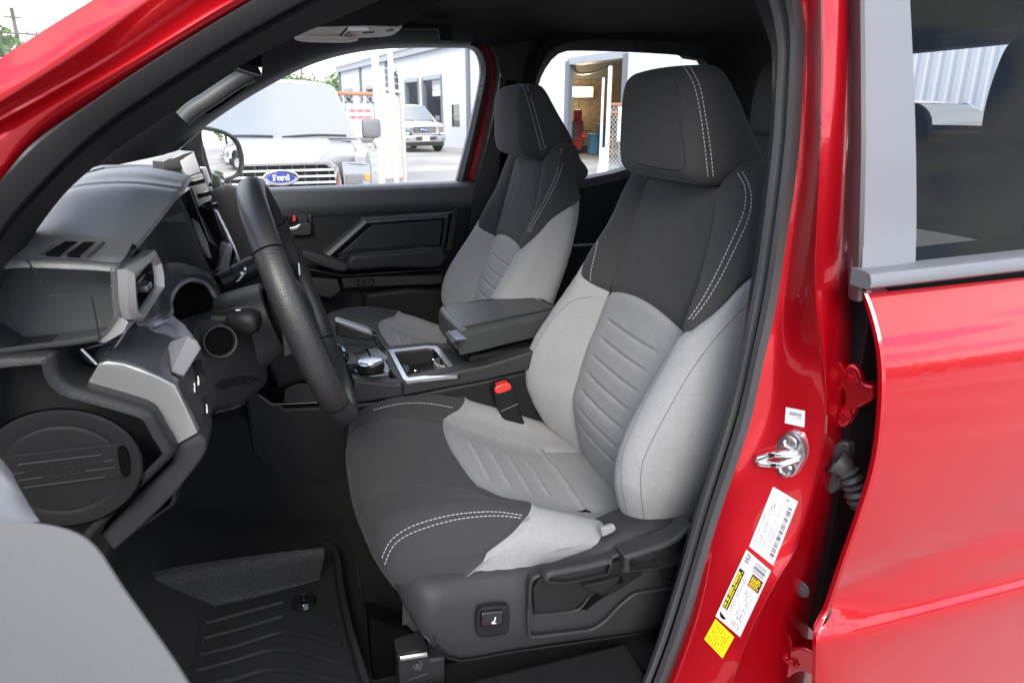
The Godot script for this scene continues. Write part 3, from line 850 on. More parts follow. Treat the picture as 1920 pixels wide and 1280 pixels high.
func bolt(parent: Node3D, at: Vector3, axis: Vector3, r: float, m: Material) -> void:
	part(parent, "bolt", lathe(v2([0, r * .9, r * .8, r * .9, r, r * .7, r, .0, r * 1.6, 0, r * 1.7, -.002]), at, axis, 6), m, "", 20.0)

# outlines laid on the pillar, standing a little proud of it
func laid(pts: Array, soup: PackedVector3Array, lift: float) -> Array:
	var o := drape(pts, V(0, 1.5, 1.4), soup, lift)
	return o if o.size() == pts.size() else pts

# where sight lines through the points meet the plane through c square to n
func cast(pts: Array, c: Vector3, n: Vector3) -> Array:
	var eye := V(0, 1.5, 1.4)
	return pts.map(func(p): return eye + (p - eye) * ((c - eye).dot(n) / (p - eye).dot(n)))

func build_jamb_fittings(side: Node3D, panel: PackedVector3Array) -> void:
	var fwd := V(-.93, 0, .36).normalized()
	# striker
	var st := group_of(truck, "latch_striker", "bright zinc latch loop on a bolted plate")
	var plate := [V(0.5293,1.1456,0.8),V(0.5454,1.1391,0.8),V(0.5539,1.1237,0.8),V(0.5571,1.1089,0.8),V(0.5523,1.0953,0.8),V(0.5449,1.0834,0.8),V(0.5331,1.0854,0.8),V(0.5207,1.1026,0.8),V(0.5117,1.1231,0.8),V(0.5169,1.1384,0.8)]
	part(st, "plate", slab(cast(cr(plate, 3, true), laid([V(0.5353,1.1159,0.8)], panel, .008)[0], fwd), -fwd * .01, .002), M.zinc)
	for p in cast([V(0.5338,1.131,0.8),V(0.5331,1.0955,0.8)], laid([V(0.5353,1.1159,0.8)], panel, .009)[0], fwd):
		part(st, "screw", lathe(v2([0, .002, .004, .002, .0055, .0045, .009, .004, .0095, 0]), p + fwd * .002, fwd, 16), M.zinc)
	var lp := [V(0.546,1.1157,0.8),V(0.5315,1.1215,0.8),V(0.5164,1.1217,0.8),V(0.5055,1.1199,0.8),V(0.5069,1.1147,0.8),V(0.5212,1.1096,0.8),V(0.5351,1.1074,0.8),V(0.5482,1.1067,0.8)]
	lp = cast(lp, laid([V(0.5353,1.1159,0.8)], panel, .008)[0], fwd)
	for i in [1, 2, 5, 6]: lp[i] += fwd * .018
	for i in [3, 4]: lp[i] += fwd * .022
	lp[0] += fwd * .004
	lp[7] += fwd * .004
	part(st, "loop", tube(cr(lp, 5), .0046, 12), M.chrome)
	# upper and lower hinges of the rear door
	var h := group_of(truck, "upper_hinge", "red door hinge with two bolts level with the striker")
	part(h, "leaf", slab(cast(cr([V(0.61,1.2031,0.782),V(0.6191,1.2138,0.782),V(0.6325,1.2102,0.782),V(0.6427,1.1993,0.782),V(0.6486,1.186,0.782),V(0.6646,1.1798,0.782),V(0.67,1.1619,0.782),V(0.6551,1.1536,0.782),V(0.6458,1.1505,0.782),V(0.6406,1.1352,0.782),V(0.6307,1.127,0.782),V(0.6186,1.1309,0.782),V(0.6112,1.145,0.782),V(0.6203,1.1568,0.782),V(0.6203,1.1739,0.782),V(0.6103,1.1892,0.782)], 3, true), laid([V(0.6321,1.168,0.78)], panel, .022)[0], V(-.8, 0, .6)), V(.02, 0, -.012), .004, 3), M.red_paint)
	for p in cast([V(0.6239,1.195,0.785),V(0.6222,1.1492,0.785)], laid([V(0.6321,1.168,0.78)], panel, .0225)[0], V(-.8, 0, .6)): bolt(h, p, fwd, .0058, M.red_paint)
	h = group_of(truck, "lower_hinge", "red door hinge with two bolts low on the pillar")
	part(h, "leaf", slab(cast(cr([V(0.5564,0.8105,0.8),V(0.5974,0.8118,0.8),V(0.6269,0.7928,0.8),V(0.6452,0.7803,0.8),V(0.6471,0.7536,0.8),V(0.6241,0.7565,0.8),V(0.6044,0.7678,0.8),V(0.5793,0.7603,0.8),V(0.5575,0.7668,0.8),V(0.5472,0.7916,0.8)], 3, true), laid([V(0.5975,0.7836,0.8)], panel, .022)[0], V(-.8, 0, .6)), V(.02, 0, -.012), .004, 3), M.red_paint)
	for p in cast([V(0.5542,0.7924,0.803),V(0.5858,0.7933,0.803)], laid([V(0.5975,0.7836,0.8)], panel, .0225)[0], V(-.8, 0, .6)): bolt(h, p, fwd, .0058, M.red_paint)
	# wiring boot
	var w := group_of(truck, "wiring_boot", "ribbed black rubber wiring sleeve into the rear door")
	part(w, "flange", slab(cast(cr([V(0.6258,1.109,0.783),V(0.6388,1.1055,0.783),V(0.6443,1.0942,0.783),V(0.6444,1.0675,0.783),V(0.641,1.0408,0.783),V(0.6254,1.0342,0.783),V(0.6158,1.0414,0.783),V(0.6136,1.0534,0.783),V(0.6138,1.0801,0.783),V(0.6147,1.1025,0.783)], 3, true), laid([V(0.6325,1.0694,0.78)], panel, .018)[0], V(-.8, 0, .6)), V(.02, 0, -.012), .004, 3), M.rubber)
	var pth := cast(even(cr([V(0.62,1.0887,0.79),V(0.6345,1.0774,0.79),V(0.6477,1.0607,0.79),V(0.658,1.0426,0.79),V(0.6719,1.0156,0.79)], 6), 26), laid([V(0.6325,1.0694,0.78)], panel, .026)[0], V(-.8, 0, .6))
	var rows := []
	for i in pth.size():
		var t: Vector3 = (pth[mini(i + 1, 25)] - pth[maxi(i - 1, 0)]).normalized()
		var bb := basis_z(t)
		var r := .0125 + (.0022 * sin(i * 1.75) if i > 6 else .004 * (1 - i / 6.0))
		var row := []
		for k in 16: row.append(pth[i] + fwd * .006 + bb * V(cos(TAU * k / 16) * r, sin(TAU * k / 16) * r, 0))
		rows.append(row)
	part(w, "sleeve", grid(rows, true), M.rubber)
	# door-lamp switch plug
	part(side, "rubber_plug", lathe(v2([0, .004, .004, .004, .0055, .0025, .009, .002, .0115, 0]), laid([V(0.5842,0.9105,0.8)], panel, .003)[0], fwd, 24), M.rubber, "small round black rubber plug")
	# stickers
	stickers(side, panel)

func print_image(w: int, h: int, base: Color) -> Image:
	var im := Image.create(w, h, false, Image.FORMAT_RGB8)
	im.fill(base)
	return im

func fine_print(im: Image, r: Rect2i, rows: int, c: Color, fill := 0.62, sd := 1) -> void:
	var g := RandomNumberGenerator.new()
	g.seed = sd
	var lh := float(r.size.y) / rows
	for k in rows:
		var x := r.position.x
		while x < r.end.x - 3:
			var w := g.randi_range(2, 5)
			if g.randf() < fill: im.fill_rect(Rect2i(x, int(r.position.y + k * lh), mini(w, r.end.x - x), maxi(1, int(lh * 0.55))), c)
			x += w + g.randi_range(1, 3)

func bars(im: Image, r: Rect2i, c: Color, sd: int, most := 4) -> void:
	var g := RandomNumberGenerator.new()
	g.seed = sd
	var x := r.position.x
	while x < r.end.x:
		var w := g.randi_range(1, most)
		im.fill_rect(Rect2i(x, r.position.y, mini(w, r.end.x - x), r.size.y), c)
		x += w + g.randi_range(1, most)

const FONT := {"T": [7, 2, 2, 2, 2], "I": [7, 2, 2, 2, 7], "R": [6, 5, 6, 5, 5], "E": [7, 4, 6, 4, 7], "A": [2, 5, 7, 5, 5], "N": [5, 7, 7, 5, 5], "D": [6, 5, 5, 5, 6], "L": [4, 4, 4, 4, 7], "O": [7, 5, 5, 5, 7], "G": [7, 4, 5, 5, 7], "F": [7, 4, 6, 4, 4], "M": [5, 7, 5, 5, 5], "3": [7, 1, 7, 1, 7], "5": [7, 4, 7, 1, 7], "2": [7, 1, 7, 4, 7], "1": [2, 6, 2, 2, 7], "W": [5, 5, 5, 7, 5], "C": [7, 4, 4, 4, 7], "U": [5, 5, 5, 5, 7], "S": [7, 4, 7, 1, 7]}

func pixel_text(im: Image, text: String, x: int, y: int, k: int, c: Color, kx := 0) -> void:
	if kx == 0: kx = k
	for ch in text:
		if FONT.has(ch):
			for r in 5:
				for b in 3:
					if FONT[ch][r] & (4 >> b): im.fill_rect(Rect2i(x + b * kx, y + r * k, kx, k), c)
		x += 4 * kx

func printed(im: Image, rough := 0.3) -> StandardMaterial3D:
	im.generate_mipmaps()
	var m := StandardMaterial3D.new()
	m.albedo_texture = ImageTexture.create_from_image(im)
	m.roughness = rough
	m.cull_mode = BaseMaterial3D.CULL_DISABLED
	return m

func sticker(side: Node3D, called: String, c: Array, m: Material, label: String, panel: PackedVector3Array) -> void:
	# a patch that follows the pillar's curve
	var k := 8
	var rows := []
	for j in k + 1:
		var r := []
		for i in k + 1: r.append((c[0] as Vector3).lerp(c[1], float(i) / k).lerp((c[3] as Vector3).lerp(c[2], float(i) / k), float(j) / k))
		rows.append(laid(r, panel, .0015))
	var uv := PackedVector2Array()
	for j in k:
		for i in k:
			for q in [[0, 0], [1, 0], [1, 1], [0, 0], [1, 1], [0, 1]]: uv.append(Vector2(i + q[0], j + q[1]) / k)
	var o := part(side, called, grid(rows), m, label)
	o.mesh = mesh_of(grid(rows), 38.0, uv)

func stickers(side: Node3D, panel: PackedVector3Array) -> void:
	var ink := Color(0.12, 0.12, 0.14)
	var pale := Color(0.25, 0.25, 0.28)
	var white := Color(0.7, 0.7, 0.72)
	# small bar-coded slip
	var im := print_image(128, 96, white)
	bars(im, Rect2i(24, 22, 80, 18), Color(0.3, 0.27, 0.34), 3)
	fine_print(im, Rect2i(12, 44, 96, 18), 2, pale, .6, 4)
	sticker(side, "small_sticker", [V(0.5286,1.1729,0.79),V(0.5571,1.1643,0.79),V(0.5599,1.1422,0.79),V(0.5302,1.152,0.79)], printed(im), "small white slip with faint bar code", panel)
	# the text of the long stickers runs along them
	im = print_image(512, 256, white)
	fine_print(im, Rect2i(20, 24, 300, 16), 1, pale, .8, 5)
	pixel_text(im, "1", 470, 150, 6, ink)
	fine_print(im, Rect2i(40, 60, 220, 30), 2, pale, .7, 6)
	fine_print(im, Rect2i(300, 50, 130, 40), 2, pale, .6, 61)
	fine_print(im, Rect2i(30, 100, 280, 80), 5, pale, .55, 7)
	fine_print(im, Rect2i(330, 120, 110, 30), 2, pale, .6, 62)
	bars(im, Rect2i(40, 192, 400, 42), Color(.06, .06, .07), 8, 7)
	sticker(side, "certification_sticker", [V(0.496,0.9923,0.797),V(0.5198,1.0721,0.797),V(0.5606,1.044,0.797),V(0.5364,0.9553,0.797)], printed(im), "long white sticker with a bar code along its edge", panel)
	im = print_image(640, 256, white)
	var yel := Color(.95, .85, .1)
	var blk := Color(.05, .05, .05)
	im.fill_rect(Rect2i(110, 14, 370, 52), blk)
	pixel_text(im, "TIRE AND LOADING INFORMATION", 118, 18, 4, yel, 3)
	fine_print(im, Rect2i(118, 46, 350, 16), 1, yel, .95, 10)
	fine_print(im, Rect2i(120, 78, 350, 30), 2, pale, .7, 11)
	pixel_text(im, "352", 545, 24, 7, ink)
	bars(im, Rect2i(535, 112, 76, 116), Color(.08, .08, .09), 12, 11)
	im.fill_rect(Rect2i(405, 128, 112, 112), Color(.7, .1, .1))
	im.fill_rect(Rect2i(410, 133, 102, 102), blk)
	fine_print(im, Rect2i(416, 140, 90, 90), 7, yel, .9, 13)
	for r in [Rect2i(20, 124, 380, 3), Rect2i(20, 236, 380, 3), Rect2i(20, 124, 3, 115), Rect2i(90, 124, 2, 112), Rect2i(230, 124, 2, 112), Rect2i(400, 124, 3, 115)]: im.fill_rect(r, Color(.85, .55, .6))
	for q in [[30, 7], [100, 15], [240, 16]]: fine_print(im, Rect2i(q[0], 140, q[1] * 9 - 10, 84), 4, pale, .6, q[0])
	for y in 70:
		for x in 70:
			var d := Vector2(x - 35, y - 35).length()
			if d < 34: im.set_pixel(20 + x, 18 + y, blk if x < 34 - (y - 35) * .3 or d > 31 else Color(.75, .75, .75))
	sticker(side, "tyre_sticker", [V(0.4562,0.8994,0.8),V(0.4902,0.9909,0.8),V(0.5316,0.9505,0.8),V(0.4975,0.8562,0.8)], printed(im), "white sticker with black and yellow tyre loading print", panel)
	im = print_image(192, 128, Color(.86, .74, .06))
	fine_print(im, Rect2i(14, 14, 160, 100), 7, Color(.4, .28, .05), .8, 15)
	sticker(side, "yellow_sticker", [V(0.4433,0.8672,0.8),V(0.4567,0.8952,0.8),V(0.4884,0.8586,0.8),V(0.4743,0.8281,0.8)], printed(im), "small yellow caution sticker", panel)

func build_rear_door() -> void:
	var d := group_of(truck, "rear_door", "closed glossy red rear door reflecting clouds")
	# skin: rows from the belt down; each row runs rearwards from the leading edge
	var lead := [V(0.5831,1.316,0.828),V(0.5867,1.2974,0.838),V(0.5881,1.2685,0.853),V(0.5894,1.241,0.862),V(0.5897,1.2123,0.868),V(0.5895,1.1765,0.873),V(0.5887,1.1391,0.876),V(0.5863,1.1048,0.876),V(0.5828,1.0753,0.875),V(0.579,1.0396,0.873),V(0.5756,1.0042,0.87),V(0.5732,0.9621,0.866),V(0.5719,0.9283,0.862),V(0.5593,0.9135,0.866),V(0.5516,0.9002,0.874),V(0.5573,0.8625,0.874),V(0.566,0.8123,0.872),V(0.586,0.6949,0.868),V(0.6141,0.5364,0.86)]
	var rows := []
	for p in even(cr(lead, 4), 64):
		var r := []
		for x in [0.0, .012, .05, .12, .25, .45, .7, 1.0]: r.append(p + V(x, .014 * x, .012 * x))
		rows.append(r)
	# the lower crease climbs towards the rear
	for i in rows.size():
		for j in rows[i].size():
			var p: Vector3 = rows[i][j]
			var y: float = p.y - .19 * (p.x - .551) * smoothstep(.56, .66, p.x)
			var k := p.y - (.917 + .17 * (p.x - .551))
			var wave := .0
			if p.x > .563: wave = .010 * smoothstep(.03, -.004, k) - .004 * exp(-pow((k - .03) / .022, 2))
			rows[i][j] = V(p.x, p.y, p.z + wave * smoothstep(.55, .58, p.x))
	part(d, "skin", grid(rows), M.red_paint)
	# folded hem and the inner edge that faces forward
	var hem := even(cr(lead, 4), 64)
	part(d, "hem", grid([hem, hem.map(func(p): return p + V(-.003, 0, -.002)), hem.map(func(p): return p + V(-.004, 0, -.007)), hem.map(func(p): return p + V(.003, 0, -.01)), hem.map(func(p): return p + V(.02, 0, -.014)), hem.map(func(p): return p + V(.06, 0, -.035)), hem.map(func(p): return p + V(.11, 0, -.07))]), M.red_paint)
	# belt moulding
	var belt := [V(0.5536,1.3378,0.85), V(0.5536,1.3378,0.85) + V(.4, .012, .006), V(0.5536,1.3378,0.85) + V(.95, .03, .006)]
	part(d, "belt_moulding", sweep(even(cr(belt, 4), 12), v2([.0, .009, -.007, .006, -.009, .0, -.009, -.02, .009, -.02, .009, .004, .006, .0085]), V(0, 0, 1), true), M.pillar_cover)
	# window frame face, its rubber and the pane
	var f0 := [V(0.5558,1.6666,0.775),V(0.5569,1.6081,0.7876),V(0.5614,1.5333,0.8002),V(0.5636,1.4662,0.8128),V(0.5647,1.3914,0.8254),V(0.5606,1.3421,0.838)]
	var f1 := [V(0.6093,1.6701,0.775),V(0.6147,1.6106,0.7876),V(0.6242,1.5342,0.8002),V(0.63,1.4653,0.8128),V(0.6356,1.3882,0.8254),V(0.6312,1.3444,0.838)]
	part(d, "window_frame", grid([even(cr(f0, 4), 30).map(func(p): return p + V(.004, 0, -.02)), even(cr(f0, 4), 30), ridge(f0, f1, .5, V(0, 0, .002), 30), even(cr(f1, 4), 30), even(cr(f1, 4), 30).map(func(p): return p + V(.002, 0, -.012))]), M.pillar_cover)
	var r0 := [V(0.5506,1.6673,0.77),V(0.5518,1.6088,0.781),V(0.5569,1.5336,0.792),V(0.56,1.4658,0.803),V(0.5625,1.3899,0.814),V(0.5658,1.3094,0.825)]
	var r1 := [V(0.5558,1.6666,0.775),V(0.5568,1.6082,0.787),V(0.5618,1.5334,0.799),V(0.5647,1.4661,0.811),V(0.5664,1.391,0.823),V(0.5679,1.313,0.835)]
	part(d, "window_rubber", grid([ridge(r0, r1, 0, V(.006, 0, -.012), 30), even(cr(r0, 4), 30), ridge(r0, r1, .35, V(-.004, 0, .008), 30), ridge(r0, r1, .75, V(-.002, 0, .007), 30), even(cr(r1, 4), 30)]), M.rubber)
	var a: Array = even(cr(f1, 4), 12)
	part(d, "window_pane", grid([a.map(func(p): return p + V(-.01, 0, -.008)), a.map(func(p): return p + V(.3, .004, -.004)), a.map(func(p): return p + V(.8, .01, -.004))]), M.tinted_glass)
	part(d, "inner_sill", slab([V(.62, 1.33, .80), V(1.4, 1.36, .80), V(1.4, 1.36, .70), V(.62, 1.33, .70)], V(0, -.5, 0), .01), M.black_plastic)

func build_roof() -> void:
	# roof skin outside, headliner inside
	var top := []
	var lin := []
	for z in [-.66, -.62, -.5, -.25, 0.0, .25, .5, .58, .64]:
		var r := []
		var q := []
		for x in [-.18, -.12, 0.0, .25, .6, 1.0, 1.4, 1.7]:
			var e := pow(absf(z) / .66, 4)
			r.append(V(x, 1.86 - .07 * e - .05 * smoothstep(.1, -.3, x) - .02 * smoothstep(1.2, 1.8, x), z * 1.03))
			q.append(V(x, 1.775 - .075 * pow(absf(z) / .66, 5) - .05 * smoothstep(.15, -.2, x) - .016 * smoothstep(.2, .5, x) * smoothstep(.9, .5, x), z))
		top.append(r)
		lin.append(q)
	part(truck, "roof", grid(top), M.red_paint)
	part(truck, "headliner", grid(csurf(lin, 4, 4)), M.headliner)
	# inside of the roof rail over the open door
	part(truck, "roof_rail_trim", slab([V(-.15, 1.79, .69), V(1.7, 1.82, .69), V(1.7, 1.68, .69), V(.6, 1.67, .68), V(.1, 1.675, .68), V(-.06, 1.66, .68)], V(0, 0, -.08), .01), M.headliner)
	part(truck, "rear_wall", slab([V(1.7, .4, -.8), V(1.7, 1.27, -.8), V(1.7, 1.27, .8), V(1.7, .4, .8)], V(.05, 0, 0), .01), M.black_plastic)
	var rw := group_of(truck, "rear_window", "tinted rear window behind the back seat")
	part(rw, "pane", grid([[V(1.74, 1.27, -.72), V(1.74, 1.27, .72)], [V(1.66, 1.70, -.64), V(1.66, 1.70, .64)]]), M.window_glass)
	part(rw, "header", slab([V(1.65, 1.80, -.7), V(1.65, 1.80, .7), V(1.67, 1.665, .7), V(1.67, 1.665, -.7)], V(.05, 0, 0), .01), M.headliner)
	for s in [-1.0, 1.0]: part(rw, "post", slab([V(1.66, 1.72, .60 * s), V(1.66, 1.72, .78 * s), V(1.74, 1.25, .86 * s), V(1.74, 1.25, .68 * s)], V(.05, 0, 0), .01), M.headliner)
	# windscreen, cowl and bonnet ahead of the cabin
	part(truck, "windscreen", grid([[V(-.86, 1.33, -.70), V(-.90, 1.33, 0), V(-.86, 1.33, .70)], [V(-.14, 1.78, -.60), V(-.16, 1.80, 0), V(-.14, 1.78, .60)]]), M.window_glass)
	part(truck, "bonnet", slab([V(-.86, 1.28, -.80), V(-.86, 1.28, .80), V(-2.1, 1.16, .76), V(-2.1, 1.16, -.76)], V(0, -.5, 0), .05, 4), M.red_paint)
	part(truck, "floor_pan", slab([V(-.8, .56, -.8), V(1.7, .56, -.8), V(1.7, .56, .78), V(-.8, .56, .78)], V(0, -.08, 0), .01), M.carpet)
	part(truck, "firewall", slab([V(-.45, .55, -.8), V(-.45, .55, .68), V(-.45, 1.28, .68), V(-.45, 1.28, -.8)], V(-.05, 0, 0), .01), M.carpet)
	part(truck, "door_sill", slab([V(-.42, .68, .80), V(.45, .68, .80), V(.45, .68, .70), V(-.42, .68, .70)], V(0, -.22, 0), .012), M.red_paint)
	part(truck, "hinge_pillar", slab([V(-.42, .5, .70), V(-.42, 1.36, .72), V(-.60, 1.36, .74), V(-.60, .5, .74)], V(0, 0, -.1), .01), M.red_paint)

# ---------- far side of the cabin ----------
func build_far_side() -> void:
	var n := 44
	var w0 := [V(-0.3046,1.4022,-0.74),V(-0.2318,1.4611,-0.7286),V(-0.1123,1.5375,-0.7171),V(0.0117,1.6031,-0.7057),V(0.1009,1.6396,-0.6943),V(0.2086,1.6657,-0.6829),V(0.3318,1.6775,-0.6714),V(0.509,1.681,-0.66)]
	var w1 := [V(-0.5479,1.3548,-0.6),V(-0.3036,1.5318,-0.5971),V(-0.1387,1.653,-0.5943),V(-0.0051,1.7099,-0.5914),V(0.1016,1.7307,-0.5886),V(0.224,1.7449,-0.5857),V(0.3501,1.7518,-0.5829),V(0.5253,1.758,-0.58)]
	var pil := group_of(truck, "passenger_front_pillar", "dark pillar trim with a grab handle")
	part(pil, "trim", grid([ridge(w0, w0, 0, V(0, .01, -.05), n), even(cr(w0, 5), n), ridge(w0, w1, .15, V(0, 0, .03), n), ridge(w0, w1, .6, V(0, 0, .03), n), even(cr(w1, 5), n)]), M.charcoal_plastic)
	var hd := group_of(truck, "grab_handle")
	hd.set_meta("label", "slotted grab handle")
	part(pil, "handle_recess", slab(cr([V(-0.2217,1.5365,-0.555),V(-0.1991,1.5591,-0.555),V(-0.1289,1.6072,-0.555),V(-0.1131,1.6038,-0.555),V(-0.1182,1.5925,-0.555),V(-0.1996,1.5366,-0.555),V(-0.2125,1.5315,-0.555)], 3, true), V(0, 0, -.01), .003), M.void_black)
	part(pil, "handle_recess", slab(cr([V(-0.2014,1.509,-0.585),V(-0.1893,1.5245,-0.585),V(-0.1236,1.5646,-0.585),V(-0.1023,1.5713,-0.585),V(-0.1021,1.5623,-0.585),V(-0.181,1.5103,-0.585),V(-0.1972,1.5026,-0.585)], 3, true), V(0, 0, -.01), .003), M.void_black)
	part(hd, "grip", sweep(even(cr([V(-0.251,1.4912,-0.545),V(-0.2236,1.5138,-0.545),V(-0.1931,1.5315,-0.545),V(-0.1394,1.5656,-0.545),V(-0.1059,1.586,-0.545),V(-0.0795,1.5976,-0.545)], 5), 20), ring2(.02, 14, .014), V(0, 0, 1), true), M.dash_vinyl)
	# middle pillar on the far side, window rubber and the red edge of the passenger doorway
	var r0 := [V(0.5021,1.6861,-0.69),V(0.5297,1.6833,-0.6986),V(0.5478,1.6714,-0.7071),V(0.5609,1.6371,-0.7157),V(0.5573,1.5823,-0.7243),V(0.5217,1.4377,-0.7329),V(0.4868,1.3098,-0.7414),V(0.4849,1.2927,-0.75)]
	var r1 := [V(0.5,1.6966,-0.68),V(0.5401,1.6927,-0.6886),V(0.5679,1.6769,-0.6971),V(0.5845,1.6399,-0.7057),V(0.5812,1.5837,-0.7143),V(0.5461,1.4331,-0.7229),V(0.5117,1.3051,-0.7314),V(0.51,1.288,-0.74)]
	var r2 := [V(0.5049,1.7042,-0.7),V(0.5551,1.7006,-0.7086),V(0.5865,1.6818,-0.7171),V(0.6032,1.6295,-0.7257),V(0.5984,1.5771,-0.7343),V(0.5683,1.4259,-0.7429),V(0.5356,1.3028,-0.7514),V(0.5338,1.2821,-0.76)]
	var r3 := [V(0.4955,1.7086,-0.66),V(0.5479,1.7082,-0.6686),V(0.582,1.6929,-0.6771),V(0.6116,1.6304,-0.6857),V(0.6087,1.5683,-0.6943),V(0.5708,1.3989,-0.7029),V(0.5318,1.2671,-0.7114),V(0.5266,1.2433,-0.72)]
	part(truck, "window_seal", grid([ridge(r0, r0, 0, V(0, 0, -.02), 30), even(cr(r0, 5), 30), ridge(r0, r1, .5, V(0, 0, .01), 30), even(cr(r1, 5), 30)]), M.rubber)
	part(truck, "doorway_edge", grid([even(cr(r1, 5), 30), ridge(r1, r2, .5, V(0, 0, -.01), 30), even(cr(r2, 5), 30)]), M.red_paint, "thin red strip of the far doorway")
	part(truck, "doorway_seal", grid([even(cr(r2, 5), 30), ridge(r2, r3, .35, V(0, 0, .02), 30), ridge(r2, r3, .7, V(0, 0, .022), 30), even(cr(r3, 5), 30)]), M.rubber)
	var q0 := [V(0.5444,1.7152,-0.655),V(0.5776,1.6942,-0.6614),V(0.6063,1.6293,-0.6679),V(0.6029,1.5677,-0.6743),V(0.5648,1.3999,-0.6807),V(0.5256,1.2698,-0.6871),V(0.5117,1.1741,-0.6936),V(0.4746,1.0041,-0.7)]
	var q1 := [V(0.6967,1.7174,-0.63),V(0.699,1.6839,-0.6357),V(0.685,1.6263,-0.6414),V(0.679,1.5676,-0.6471),V(0.6649,1.3998,-0.6529),V(0.6586,1.2685,-0.6586),V(0.6606,1.1716,-0.6643),V(0.6629,0.9977,-0.67)]
	var q2 := [V(0.8387,1.6982,-0.66),V(0.7866,1.6856,-0.6657),V(0.7488,1.6454,-0.6714),V(0.7311,1.5991,-0.6771),V(0.7234,1.5538,-0.6829),V(0.7276,1.3651,-0.6886),V(0.7429,1.1636,-0.6943),V(0.7472,0.9853,-0.7)]
	part(truck, "passenger_middle_pillar", grid(csurf_across([q0, q1, q2].map(func(c): return even(cr(c, 5), 30)), 5)), M.black_plastic)
	part(truck, "seat_belt", grid([[V(0.6038,1.5941,-0.6),V(0.5814,1.3268,-0.6),V(0.5636,1.1853,-0.6)], [V(0.6326,1.5945,-0.6),V(0.6146,1.326,-0.6),V(0.5974,1.1838,-0.6)]]), M.void_black)
	# header above the rear passenger window and the door below it
	var t0 := [V(0.7155,1.5532,-0.66),V(0.7334,1.6074,-0.66),V(0.7565,1.6448,-0.66),V(0.7814,1.6689,-0.66),V(0.805,1.6783,-0.66),V(0.8392,1.682,-0.66),V(0.9831,1.6826,-0.66),V(1.1293,1.6799,-0.66),V(1.3015,1.6729,-0.66),V(1.5646,1.6656,-0.66),V(1.8693,1.6582,-0.66)]
	var t1 := [V(0.6634,1.566,-0.6),V(0.6712,1.6094,-0.6),V(0.687,1.6524,-0.6),V(0.7108,1.6883,-0.6),V(0.7511,1.7105,-0.6),V(0.813,1.7335,-0.6),V(0.9509,1.7422,-0.6),V(1.0912,1.7425,-0.6),V(1.256,1.7403,-0.6),V(1.5086,1.7327,-0.6),V(1.801,1.7252,-0.6)]
	part(truck, "rear_header_trim", grid([ridge(t0, t0, 0, V(0, .006, -.05), n), even(cr(t0, 5), n), ridge(t0, t1, .5, V(0, 0, .02), n), even(cr(t1, 5), n)]), M.headliner)
	var s0 := [V(0.714,1.289,-0.72),V(0.8421,1.3007,-0.72),V(0.9489,1.3168,-0.72),V(1.0042,1.3258,-0.72),V(1.0829,1.3465,-0.72),V(1.1857,1.381,-0.72),V(1.3022,1.4401,-0.72),V(1.5104,1.4562,-0.72)]
	part(truck, "passenger_rear_door", grid([ridge(s0, s0, 0, V(0, -.01, -.06), 24), even(cr(s0, 5), 24), ridge(s0, s0, 0, V(0, -.006, .03), 24), ridge(s0, s0, 0, V(0, -.03, .05), 24), ridge(s0, s0, 0, V(.05, -.15, .05), 24), ridge(s0, s0, 0, V(.05, -.7, .05), 24)]), M.black_plastic)
	part(truck, "rear_door_trim", slab([V(0.7117,1.0991,-0.655),V(1.0912,1.0963,-0.655),V(1.0917,1.0891,-0.655),V(0.7118,1.0904,-0.655)], V(0, 0, -.01), .001), M.satin_silver)
	part(truck, "passenger_rear_window", grid([[V(.62, 1.28, -.77), V(1.5, 1.34, -.77)], [V(.66, 1.73, -.69), V(1.5, 1.72, -.69)]]), M.window_glass)
	part(truck, "passenger_window", grid([[V(-.35, 1.27, -.80), V(.58, 1.28, -.80)], [V(-.15, 1.73, -.72), V(.60, 1.75, -.72)]]), M.window_glass)
	part(truck, "rear_quarter_trim", slab(cr([V(1.2091,1.7142,-0.66),V(1.2097,1.6864,-0.66),V(1.2359,1.6715,-0.66),V(1.2866,1.6663,-0.66),V(1.3264,1.6225,-0.66),V(1.3654,1.3552,-0.66),V(1.93,1.345,-0.66),V(1.8487,1.7649,-0.66)], 1, true), V(0, 0, -.05), .006), M.headliner)
	part(truck, "added_backing_panel", slab([V(.38, .5, -.80), V(1.5, .5, -.80), V(1.5, 1.25, -.80), V(.42, 1.27, -.80)], V(0, 0, -.03), .01), M.black_plastic)  # black backing panel added to close a gap where daylight showed
	build_far_door()
	build_far_mirror()
	build_overhead()
	build_back_seat()

